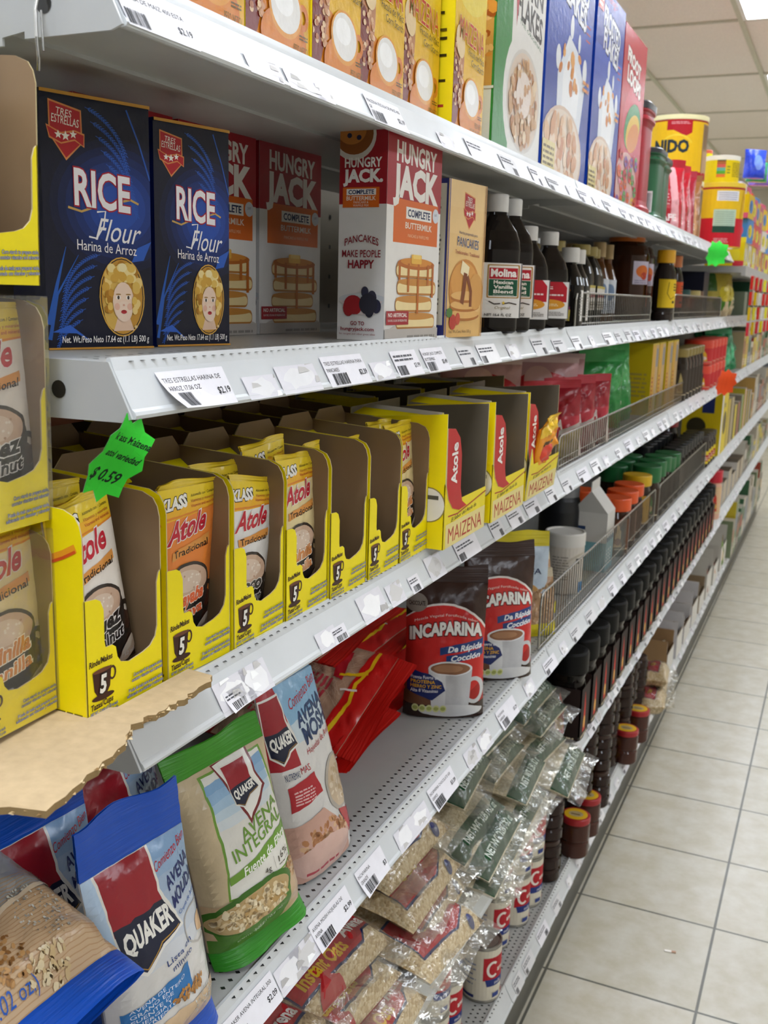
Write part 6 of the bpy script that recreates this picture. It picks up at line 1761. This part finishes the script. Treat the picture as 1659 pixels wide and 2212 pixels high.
for i, (x, y, rz) in enumerate(((-.545, 2.06, -.95), (-.54, 2.18, -.9), (-.555, 1.95, -1.2))):
    if i == 0: rp = o = pouch('powder_pouch', .11, .148, .045, art_mash(.11, .133), '#b8283a', (x, y - .02, Z3), (.06, 0, rz), top=.015, topcol='#c83a48', seed=44, amp=.005, gus=.6)
    else: o = dup(rp, (x, y - .02, Z3), (.03 * i, 0, rz))
    tag(o, 'red powder pouch leaning behind the third-shelf fence, %s of three' % ORD[i], 'pouch', 'red pouches behind the third-shelf fence')
a = Art(.12, .16); a.rect(0, 0, .12, .16, '#2a8a3e'); a.rect(.0, .02, .06, .1, '#c9d2b8'); a.ell(.08, .12, .03, .03, '#4aa85a')
for i, (x, y) in enumerate(((-.585, 2.46), (-.56, 2.56), (-.58, 2.66))):
    if i == 0: gp = o = pouch('wrapped_bag', .12, .19, .06, a, '#238038', (x, y, Z3), (0, 0, -.9), top=.03, topcol='#2f9a48', seed=47, amp=.007, gus=.6)
    else: o = dup(gp, (x, y, Z3), (.1, 0, -.6))
    tag(o, 'shiny green bag on the third shelf, %s of three' % ORD[i], 'bag', 'shiny green bags on the third shelf')
a = Art(.10, .19); a.rect(0, 0, .10, .19, '#d9a832'); a.rect(.05, .0, .10, .19, '#c9a878'); a.rect(.06, .13, .09, .18, '#8a8a94'); a.lines(.012, .02, .03, .11, 8, '#a8322a'); n_ = Art(.07, .19); n_.rect(0, 0, .07, .19, '#d9bd14'); n_.lines(.01, .05, .06, .12, 6, '#b8a04a')
for i, (x, y) in enumerate(((-.475, 2.84), (-.475, 2.95), (-.472, 3.07), (-.472, 3.18))):
    if i == 0: yc = o = carton('powder_carton', .10, .07, .195, '#d9bd14', a, n_, {'+z': '#e6d43a'}, CARD, (x, y, Z3))
    else: o = dup(yc, (x, y, Z3))
    tag(o, 'yellow powder carton on the third shelf, %s after the green bags' % ORD[i], 'carton', 'yellow powder cartons')
for i in range(10):
    x, y = (-.48, 3.34 + .075 * i) if i < 6 else (-.58, 3.32 + .09 * (i - 6))
    if i == 0: dj = o = jar('sauce_jar', .033, .165, '#2a2018', '#8d7a3c', .024, (x, y, Z3), '', cof_lab('#3a3026', '#b8a46a', '#7a6a4a'), phi=-.9)
    else: o = dup(dj, (x, y, Z3))
    tag(o, 'dark jar with gold lid on the third shelf, %s %s' % (ORD[i if i < 6 else i - 6], 'in the front row' if i < 6 else 'in the rear row'), 'jar', 'gold-lidded jars on the third shelf')
for i in range(10):
    lev = i % 2; k = i // 2
    if i == 0: rt = o = jar('spread_tub', .050, .088, '#c83a2a', '#d8402a', .028, (-.485, 3.86, Z3), '', cof_lab('#c02a2c', '#e8b02a', '#f0d8c8', .1, .05), grp='', lidr=1.03, neck=.99, m=PLASTIC)
    else: o = dup(rt, (-.485 - .0 * k, 3.86 + .112 * k, Z3 + .0895 * lev))
    tag(o, 'red tub with orange-red lid, %s layer, %s from the near end' % (['lower', 'upper'][lev], ORD[k]), 'tub', 'stacked red tubs')
starcard('price_card', (-.422, 3.86, 1.165), (0, .1, -.9), .085, .10, '#e8501e', [], 'small orange-red zigzag-edged price card in front of the red tubs')
for i, (x, y, z) in enumerate(((-.56, 4.62, 0), (-.55, 4.80, 0), (-.58, 4.72, .06), (-.56, 5.02, .03))):
    a = Art(.14, .17); a.rect(0, 0, .14, .17, '#1c7a4a'); a.ell(.07, .09, .05, .05, '#5ac08a'); a.ell(.05, .11, .03, .03, '#0f4a2c')
    if i == 0: gw = o = pouch('wrapped_bag', .14, .20, .09, a, '#1a7446', (x, y, Z3 + z), (0, 0, -.8), top=.02, topcol='#2a8a58', seed=52, amp=.012, gus=.8)
    else: o = dup(gw, (x, y, Z3 + z), (.2 * i, 0, -.8))
    tag(o, 'glossy dark green wrapped bag past the red tubs, %s of four' % ORD[i], 'bag', 'dark green wrapped bags')

# ------------------------------------------------------------------ fifth shelf: grain bags
Z5 = DECK[5] + .0008
def art_grain(W, H, strip, sub, seed, kind):
    a = Art(W, H)
    H0 = H; H = H * .62
    if kind == 'avena':
        a.poly([(W * .05, H * .40), (W * .72, H * .40), (W * .78, H * .46), (W * .96, H * .48), (W * .96, H * .66), (W * .05, H * .62)], '#1f2a5c'); a.poly([(W * .06, H * .42), (W * .72, H * .42), (W * .78, H * .48), (W * .95, H * .50), (W * .95, H * .645), (W * .06, H * .60)], '#b81e26')
        a.text(strip, W * .12, H * .455, H * .10, '#e3b92c', w=W * .5, bold=.03, shear=.2); a.text(sub, W * .66, H * .52, H * .09, '#f0e8e4', w=W * .26, bold=.03, shear=.2); a.ell(W * .28, H * .30, W * .13, H * .13, '#b81e26'); a.text('PESO NETO 37oz (1049g)', W * .1, H * .76, H * .07, '#4a4a54', w=W * .8)
    elif kind == 'red':
        a.poly([(W * .1, H * .22), (W * .6, H * .18), (W * .9, H * .3), (W * .86, H * .62), (W * .12, H * .62)], '#1f2a5c'); a.poly([(W * .11, H * .24), (W * .6, H * .20), (W * .885, H * .31), (W * .85, H * .6), (W * .13, H * .6)], '#b01e2c'); a.text('Oats', W * .3, H * .36, H * .13, '#e3c93a', w=W * .3, bold=.03, shear=.2); a.ell(W * .5, H * .72, W * .2, H * .06, '#d9c23a'); a.ell(W * .8, H * .16, W * .05, H * .05, '#27306a')
    else:
        a.rect(0, H * .80, W, H, '#08401f'); a.text('NET WT 2 LB / 32 oz', W * .2, H * .86, H * .07, '#c9d2c8', w=W * .66, bold=.02); a.stroke([(W * .2, H * .5), (W * .5, H * .55), (W * .8, H * .46)], H * .03, '#3f7a3a'); a.ell(W * .4, H * .3, W * .1, H * .08, '#2b4a8a')
        for q in range(5): a.ell(W * (.1 + .19 * q), H * (.1 + .04 * (q % 2)), W * .03, H * .03, '#1c5a36')
    sh = H0 * {'avena': 1.19, 'red': 1.06, 'green': 1.49}[kind]      # reads from the back, print near the tied end
    a.items = [([[(W - x, sh - y) for x, y in P] for P in ps], c, L) for ps, c, L in a.items]
    a.h = H0
    return a
def grain_bag(kind, W, L, T, fill, art, seed, loc, up, front, label, grp):
    """clear bag of grain lying flat; its tied end looks to the aisle"""
    hb = L - .016
    def th(u, v):
        e = max(0.0, 1 - abs(2 * u - 1) ** 2.8) ** .5; g = min(1, v / .12) ** .5 * min(1, (1 - v) / .07) ** .5 if 0 < v < 1 else 0
        return T * e * g
    def body(u, v, o, s):
        e = min(1, 6 * min(u, 1 - u))
        return Vector((s * (th(u, v) / 2 + o) + wr(u * W * 1.5, v * L * 1.5, seed, .008) * e * (1 if 0 < v < 1 else .4), u * W + .006 * math.sin(v * 9 + seed), v * hb))
    root = empty('grain_bag')
    mb = MB(); mb.grid(lambda u, v: body(u, v, 0, 1), 14, 22, (1, 1, 1)); mb.grid(lambda u, v: body(u, v, 0, -1), 14, 22, (1, 1, 1), flip=True)
    for u in (0, 1): mb.grid(lambda s, v: body(u, v, 0, 1 if s > .5 else -1), 1, 22, (1, 1, 1), flip=(u == 0))
    mb.build('grain_fill', fill, root)
    G = [[body(i / 14, j / 22, .0012, 1) for i in range(15)] for j in range(23)]
    def on(x, y, o):
        u = min(max(x / W * 14, 0), 14 - 1e-6); v = min(max(y / hb * 22, 0), 22 - 1e-6); i, j = int(u), int(v); u -= i; v -= j
        p = G[j][i] * (1 - u) + G[j][i + 1] * (u - v) + G[j + 1][i + 1] * v if u >= v else G[j][i] * (1 - v) + G[j + 1][i] * (v - u) + G[j + 1][i + 1] * u
        return p + Vector((o, 0, 0))
    mb = MB(); art.emit(mb, on, du=W / 14, dv=hb / 22, diag=True); mb.build('printed_label', FILM, root)
    mb = MB(); mb.grid(lambda u, v: body(u, v, .0032, 1) + Vector((wr(u, v, seed + 5, .003), 0, 0)), 16, 26, (1, 1, 1)); mb.grid(lambda u, v: body(u, v, .0025, -1), 10, 12, (1, 1, 1), flip=True)
    def frill(u, v, s): return body(u, 1, .002, s) + Vector((s * .004 * (1 - v) + .010 * v * math.sin(u * 13 + seed) + .005 * math.sin(u * 31 + seed * 2) * v, (u - .5) * .01 * v, v * .026 * (1 + .2 * math.sin(u * 7 + seed))))
    for s in (1, -1): mb.grid(lambda u, v: frill(u, v, s), 26, 5, (1, 1, 1), flip=(s < 0))
    mb.build('film_bag', CLEARBAG, root)
    orient(root, loc, up, front); tag(root, label, 'grain bag', grp); return root
rr = random.Random(77)
def stack(kind, n, y, W, fill, T, z0, label, grp, strip='Instant Oats', sub='Avena', L=.31, xs=-.690):
    proto = None
    for i in range(n):
        up = (1, rr.uniform(-.10, .10), rr.uniform(-.34, -.24)); fr = (.05, rr.uniform(-.08, .08), 1)
        loc = (xs - .022 * i + rr.uniform(-.012, .012), y + rr.uniform(-.012, .012), z0 + .066 + T * .5 + i * T * 1.06)
        l = label % ['lowest', 'second from below', 'third from below', 'fourth from below', 'fifth from below', 'sixth from below'][i] if i < n - 1 else label % 'topmost'
        if proto is None: proto = grain_bag(kind, W, L, T, fill, art_grain(W, L - .016, strip, sub, 3, kind), 11 + n, loc, up, fr, l, grp)
        else:
            o = dup(proto); orient(o, loc, up, fr); tag(o, l, 'grain bag', grp)
stack('avena', 3, .90, .235, BROWNRICE, .050, Z5, '%s clear bag of brown grain with red strip in the nearest pile', 'bags in the nearest grain pile')
stack('avena', 3, 1.11, .20, OATS, .048, Z5, '%s clear oat bag with red strip in the second pile', 'bags in the second grain pile')
stack('red', 4, 1.33, .19, OATS, .041, Z5, '%s clear oat bag with big red label in the middle pile', 'bags in the middle grain pile')
stack('green', 4, 1.555, .20, RICE, .039, Z5, '%s clear rice bag with dark green end in the fourth pile', 'bags in the green-ended rice pile')
stack('green', 4, 1.765, .19, RICE, .040, Z5, '%s crinkled rice bag in the pile second from the black-lidded jars', 'bags in the fifth grain pile', xs=-.70)
stack('green', 4, 1.975, .19, RICE, .040, Z5, '%s crinkled rice bag in the farthest pile next to the black-lidded jars', 'bags in the farthest rice pile', xs=-.69)

# black-lidded jars in two long rows
jl = cof_lab('#241512', '#c8382a', '#e8b05a', .075, .115)
jp = None
for row in range(2):
    for i in range(25):
        x, y = -.466 - .085 * row, 2.055 + .103 * i + .04 * row
        if row and i > 20: continue
        if y > 4.35: continue
        l = 'black-lidded coffee jar on the fifth shelf, %s in the %s row from the rice bags' % (ORD[i], ['front', 'rear'][row])
        if jp is None:
            jp = o = bottle('coffee_jar', [(.036, 0), (.040, .004), (.040, .10), (.034, .135), (.038, .15), (.038, .152)], '#140d0b', '#0a0a0b', [(.039, .150), (.041, .153), (.041, .194), (.038, .199), (.01, .199)], (x, y, Z5), n=20, p=3.2, capm=BLACKPLASTIC)
            flat_label(o, .040, .010, jl, jl)
        else: o = dup(jp, (x, y, Z5))
        tag(o, l, 'jar', 'black-lidded coffee jars')
jar('drink_jar', .045, .215, '#d9a890', '#c81e34', .05, (-.475, 4.62, Z5), 'tall jar with bright red lid on the fifth shelf far down the aisle', cof_lab('#d8b48c', '#c8382a', '#e0b04a', .11, .12), m=PLASTIC)
o = carton('drink_carton', .14, .14, .17, '#4a2a22', None, None, {'-y': '#5a3a30', '+z': '#a8917a'}, CARD, (-.47, 4.42, Z5)); tag(o, 'dark brown carton beside the red-lidded jar on the fifth shelf', 'carton')
for i in range(6):
    o = carton('open_carton', .15, .16, rnd.uniform(.08, .15), '#b9ab94', None, None, {'-y': rnd.choice(['#c9c6c8', '#a8998a', '#d8d4d0']), '+z': '#5a4a3a'}, CARD, (-.455, 4.75 + i * .21, Z5)); tag(o, 'far open carton on the fifth shelf, %s after the red-lidded jar' % ORD[i], 'carton', 'far cartons on the fifth shelf')

# ------------------------------------------------------------------ bottom deck
Z6 = DECK[6] + .0006
def art_can(W, H):
    a = Art(W, H); a.rect(0, 0, W, H, '#ddd6c4'); a.rect(W * .42, H * .40, W * .78, H * .86, '#b8242e'); a.ring(W * .52, H * .62, W * .055, H * .14, W * .025, '#f0e8e0', a0=50, a1=310); a.text('arnation', W * .57, H * .56, H * .10, '#f0e8e0', w=W * .18, bold=.03); a.convex([(W * .46, H * .28), (W * .78, H * .28), (W * .76, H * .42), (W * .44, H * .42)], '#2a3a7c'); a.text('milk', W * .54, H * .31, H * .07, '#e8e8f0')
    for i in range(5): a.lines(W * .1, H * (.3 + .1 * i), W * .36, H * (.36 + .1 * i), 1, '#8a90a8', seed=i)
    a.rect(W * .2, H * .04, W * .34, H * .1, '#27306a'); a.rect(W * .52, H * .05, W * .6, H * .14, '#3a4a8a'); a.rect(W * .64, H * .05, W * .7, H * .14, '#b8606a')
    return a
def can(R, H, loc, label, grp):
    root = empty('milk_can', loc)
    mb = MB(); mb.lathe([(R * .97, 0), (R * 1.02, .001), (R * 1.02, .003), (R, .005), (R, H - .005), (R * 1.02, H - .003), (R * 1.02, H), (R * .95, H), (R * .94, H - .004), (R * .84, H - .004), (R * .82, H - .0025), (R * .7, H - .0025), (R * .68, H - .004), (R * .1, H - .004)], n=32, col=hx('#a8a6a0')); mb.build('can_body', TIN, root)
    round_label(root, R * 1.003, .007, art_can(R * 5.6, H - .014), -.75); tag(root, label, 'can', grp); return root
CG = 'white and red milk cans'
c0 = can(.037, .122, (-.527, 1.735, Z6), 'single milk can standing in front at the near end of the bottom deck', CG)
n = 0
for y, x, h in ((1.90, -.560, 3), (2.00, -.545, 3), (2.085, -.540, 3), (1.80, -.62, 2), (1.60, -.56, 1), (1.50, -.55, 2)):
    for k in range(h):
        o = dup(c0, (x, y, Z6 + k * .1225)); n += 1
        pos = {1.90: 'first stack behind the single can', 2.00: 'second stack behind the single can', 2.085: 'third stack, touching the brown jars', 1.80: 'short stack at the rear', 1.60: 'spot under the hanging rice bags', 1.50: 'stack nearest the picture bottom'}[y]
        tag(o, 'white and red milk can, %s in the %s' % (['lowest', 'second up', 'third up'][k], pos), 'can', CG)
def ribbed(loc, label, R=.036, H=.105, col='#2c1c18'):
    root = empty('syrup_jar', loc)
    pr = []
    for k in range(3):
        z = H * .30 * k
        pr += [(R * .90, z + .001), (R, z + .006), (R, z + H * .24), (R * .92, z + H * .285)]
    pr += [(R * .75, H * .90)]
    mb = MB(); mb.lathe(pr, n=24, col=hx(col)); mb.build('jar_body', DARKGLASS, root)
    mb = MB(); mb.lathe([(R * .86, H * .88), (R * .88, H * .9), (R * .88, H * .985), (R * .8, H), (R * .1, H)], n=24, col=hx('#39241c')); mb.build('lid', PLASTIC, root)
    a = Art(R * 1.2, H * .5); a.rect(0, 0, R * 1.2, H * .5, '#d9b81e'); a.rect(0, H * .2, R * 1.2, H * .34, '#b8301e')
    round_label(root, R * 1.005, H * .2, a, .75)
    tag(root, label, 'jar', 'brown ribbed jars'); return root
rj = None
for i, (y, x, h) in enumerate(((2.20, -.525, 4), (2.35, -.575, 3), (2.46, -.51, 3), (2.62, -.50, 4), (2.76, -.575, 3), (2.88, -.53, 3), (3.02, -.52, 3), (3.16, -.53, 3), (3.30, -.52, 2))):
    for k in range(h):
        l = 'ribbed dark brown jar, %s of the %s column after the milk cans' % (['lowest', 'second', 'third', 'fourth'][k], ORD[i])
        if rj is None: rj = o = ribbed((x, y, Z6), l)
        else: o = tag(dup(rj, (x + rnd.uniform(-.004, .004), y + rnd.uniform(-.004, .004), Z6 + k * .1055)), l, 'jar', 'brown ribbed jars')
for i, (x, y) in enumerate(((-.488, 2.34), (-.487, 2.455), (-.478, 2.93), (-.475, 3.10))):
    root = bottle('spread_jar', [(.034, 0), (.036, .004), (.036, .035), (.033, .040), (.036, .046), (.036, .082), (.033, .09)], '#4a2a22', '#a8242a', [(.035, .088), (.036, .09), (.036, .102), (.034, .104), (.01, .104)], (x, y, Z6), n=24)
    a = Art(.06, .06); a.ell(.03, .03, .029, .029, '#e0b41c'); a.ell(.03, .03, .018, .014, '#b8a47a'); a.lines(.018, .026, .042, .034, 1, '#5a3a1a')
    mb = MB(); a.emit(mb, lambda u, v, o: Vector((u - .03, v - .03, .1042 + o))); mb.build('lid_label', PAPER, root)
    tag(root, 'brown spread jar with yellow and red lid on the bottom deck, %s from the cans' % ORD[i], 'jar', 'yellow-lidded spread jars')
for i, (x, y, W, H, c, s) in enumerate(((-.48, 3.72, .16, .13, '#8a6a4a', '#a88660'), (-.475, 3.92, .15, .15, '#a8917a', '#d8d6da'), (-.475, 4.12, .18, .12, '#8a6a4a', '#cfcdd0'), (-.475, 4.35, .18, .16, '#b8a890', '#d8d6da'), (-.475, 4.58, .18, .13, '#8a7860', '#9a8468'), (-.475, 4.82, .2, .2, '#c9c2b4', '#d0ccc4'), (-.475, 5.1, .2, .16, '#a8a294', '#c6c2ba'), (-.475, 5.4, .25, .2, '#b8b4a8', '#d0ccc4'))):
    root = empty('open_carton', (x, y, Z6))
    D = .24; t = .003; cc, sc = hx(c), hx(s)
    for nm, bx in (('front_panel', (-t, 0, 0, W, 0, H * .6)), ('back_panel', (-D, -D + t, 0, W, 0, H)), ('side_panel', (-D + t, -t, 0, t, 0, H)), ('side_panel', (-D + t, -t, W - t, W, 0, H)), ('carton_base', (-D + t, -t, t, W - t, 0, t))):
        mb = MB(); mb.box(*bx, cc, {'-y': sc, '+x': hx('#ddd9d2')}); mb.build(nm, CARD, root)
    tag(root, 'open cardboard carton on the bottom deck, %s past the brown jars' % ORD[i], 'carton', 'open cartons on the bottom deck')
    for k in range(2):
        a = Art(W * .4, H * .7); a.rect(0, 0, W * .4, H * .7, rnd.choice(['#6a8a3a', '#8a5a3a', '#a8402a', '#7a6a5a'])); a.ell(W * .2, H * .35, W * .12, H * .16, rnd.choice(['#c9d24a', '#d9c8a8', '#e0843a']))
        o = pouch('snack_bag', W * .42, H * .85, .06, a, '#7a6a50', (x - .05 - .09 * k, y + W * (.08 + .42 * k), Z6 + .004), (0, 0, -.4), seed=110 + i * 2 + k, amp=.006, gus=.6, nu=8, nv=8)
        tag(o, 'small bag standing in the %s open carton of the bottom deck, %s of two' % (ORD[i], ['front', 'rear'][k]), 'snack bag', 'bags in the open cartons')
for i, (x, y, z) in enumerate(((-.485, 3.46, 0), (-.50, 3.58, 0), (-.49, 3.52, .07))):
    grain_bag('red', .13, .2, .07, OATS, art_grain(.13, .165, '', '', 3, 'red'), 90 + i, (x - .13, y - .06, Z6 + .036 + z), (1, .1, .04), (.05, 0, 1), 'clear bag with red print on the bottom deck beside the open cartons, %s of three' % ORD[i], 'clear bags on the bottom deck')

# ------------------------------------------------------------------ far end: bright small packets at the top, hanging strips
top = empty('gondola_shelf')
mb = MB(); mb.box(XB + .03, -.40, 4.23, 7.8, 1.612, 1.636, WHITE); mb.build('deck', STEEL, top); mb = MB(); mb.box(-.40, -.385, 4.23, 7.8, 1.600, 1.638, WHITE); mb.build('front_lip', STEEL, top)
tag(top, 'lower top shelf of the far bays crowded with bright yellow and red packets', 'shelf', 'gondola shelves')
cols = ['#f0dc1e', '#e2362e', '#f2e63a', '#f4efe6', '#e8c21e', '#d83a4a', '#f0dc1e', '#3a8ad8', '#f2e63a', '#e05a8a']
n = 0
pk = {}
for r_i, (x, z) in enumerate(((-.40, 1.638), (-.40, 1.728), (-.40, 1.818), (-.47, 1.905))):
    for i in range(12):
        y = 4.28 + i * .17 + .03 * (r_i % 2)
        c = cols[(i * 3 + r_i * 7 + i * r_i) % len(cols)]
        if c not in pk:
            a = Art(.13, .085); a.rect(0, 0, .13, .085, c); a.ell(.06, .045, .04, .025, cols[(cols.index(c) + 3) % 10]); a.stroke([(.035, .03), (.055, .055)], .005, '#26301a'); a.stroke([(.035, .055), (.055, .03)], .005, '#26301a')
            b = Art(.09, .085); b.rect(0, 0, .09, .085, c); b.ell(.045, .045, .03, .028, cols[(cols.index(c) + 2) % 10]); b.rect(.05, .0, .09, .02, cols[(cols.index(c) + 5) % 10])
            pk[c] = o = carton('candy_packet', .13, .09, .0885, c, a, b, None, GLOSS, (x, y, z))
        else: o = dup(pk[c], (x, y, z), (0, 0, rnd.uniform(-.1, .1)))
        tag(o, 'bright sweet packet at the far top end, %s layer, %s along' % (['lowest', 'second', 'third', 'uppermost'][r_i], ORD[i]), 'packet', 'bright sweet packets at the far end')
for i in range(8):
    y = 4.35 + i * .22
    root = empty('clip_strip', (-.372, y, 1.36))
    mb = MB(); mb.box(0, .001, 0, .012, 0, .25, hx('#ece8e6')); mb.build('strip', PLASTIC, root)
    for k in range(4):
        c = rnd.choice(cols[:6]); a = Art(.06, .05); a.rect(0, 0, .06, .05, c); a.ell(.03, .025, .018, .014, rnd.choice(cols))
        mb = MB(); mb.box(.002, .012, -.03, .03, .01 + k * .06, .062 + k * .06, hx(c)); a.emit(mb, lambda u, v, o: Vector((.0125 + o, u - .03, .011 + k * .06 + v))); mb.build('sachet', GLOSS, root)
    tag(root, 'hanging strip of small bright packets at the far end of the aisle, %s along' % ORD[i], 'hanging strip', 'hanging strips')
for i in range(10):
    c = ['#8a9a8a', '#2a5a44', '#e2dcd0', '#c9b48a', '#b83a3a', '#7a8a9a', '#c8c4bc', '#5a6a4a', '#d8c8a0', '#9a8a7a'][i]
    o = carton('small_carton', .15, .15, .11 + .05 * (i % 3), c, None, None, {'-y': c, '+z': '#d8d4cc'}, CARD, (-.46, 5.15 + i * .2, Z2)); tag(o, 'far goods carton on the second shelf past the yellow bags, %s along' % ORD[i], 'carton', 'far cartons on the second shelf')
for i, (c, y, z, s) in enumerate((('#2a4ad8', 4.55, 1.995, .07), ('#2a9a5a', 4.68, 1.995, .05), ('#8a6ad8', 4.82, 1.995, .06))):
    a = Art(.1, .1); a.rect(0, 0, .1, .1, c); a.ell(.05, .06, .02, .03, '#7a9af0')
    o = pouch('wrapped_bag', .1, s * 1.6, .06, a, c, (-.46, y, z), (0, 0, -.9), seed=130 + i, amp=.008, gus=.7, nu=8, nv=8); tag(o, ['bright blue', 'small green', 'pale violet'][i] + ' wrapped bag on top of the far packets', 'bag', 'wrapped bags on the far packets')
# litter on the floor
mb = MB(); mb.box(0, .016, 0, .006, 0, .002, hx('#e8e4dc')); mb.box(.016, .026, 0, .006, 0, .0022, hx('#b08a72'))
o = mb.build('paper_scrap', PAPER, None, (-.235, 2.23, .0004), (0, 0, .2)); tag(o, 'tiny white and brown scrap lying on a floor tile in the aisle', 'scrap')

# ------------------------------------------------------------------ far bays: filled shelves
fc = ['#b8a884', '#c9bfae', '#7d8a6a', '#a8705a', '#d8c23a', '#8a8f9a', '#b04a3a', '#d9d4c8', '#6a5a4a', '#c8a05a', '#3f6a4a', '#a39a8c']
for lv, y0, hmax, nm in ((3, 5.28, .19, 'third'), (5, 6.02, .19, 'fifth'), (6, 5.72, .30, 'bottom'), (4, 6.12, .24, 'fourth'), (2, 7.16, .14, 'second')):
    i = 0; y = y0; rr = random.Random(200 + lv)
    while y < 7.7 and i < 24:
        w = rr.uniform(.09, .16); h = rr.uniform(.55, 1) * hmax
        c = rr.choice(fc); a = Art(w, h); a.rect(0, 0, w, h, c); a.rect(w * .1, h * .4, w * .9, h * .75, rr.choice(fc)); a.lines(w * .15, h * .1, w * .85, h * .3, 3, '#efeae0', seed=i)
        o = carton('small_carton', w, .16, h, c, a, a if False else None, {'-y': rr.choice(fc), '+z': '#cfc8ba'}, CARD, (-.455, y, DECK[lv] + .0006)); tag(o, 'small carton at the far end of the %s shelf, %s in its row' % (nm, ORD[i]), 'carton', 'small far cartons')
        y += w + .012; i += 1
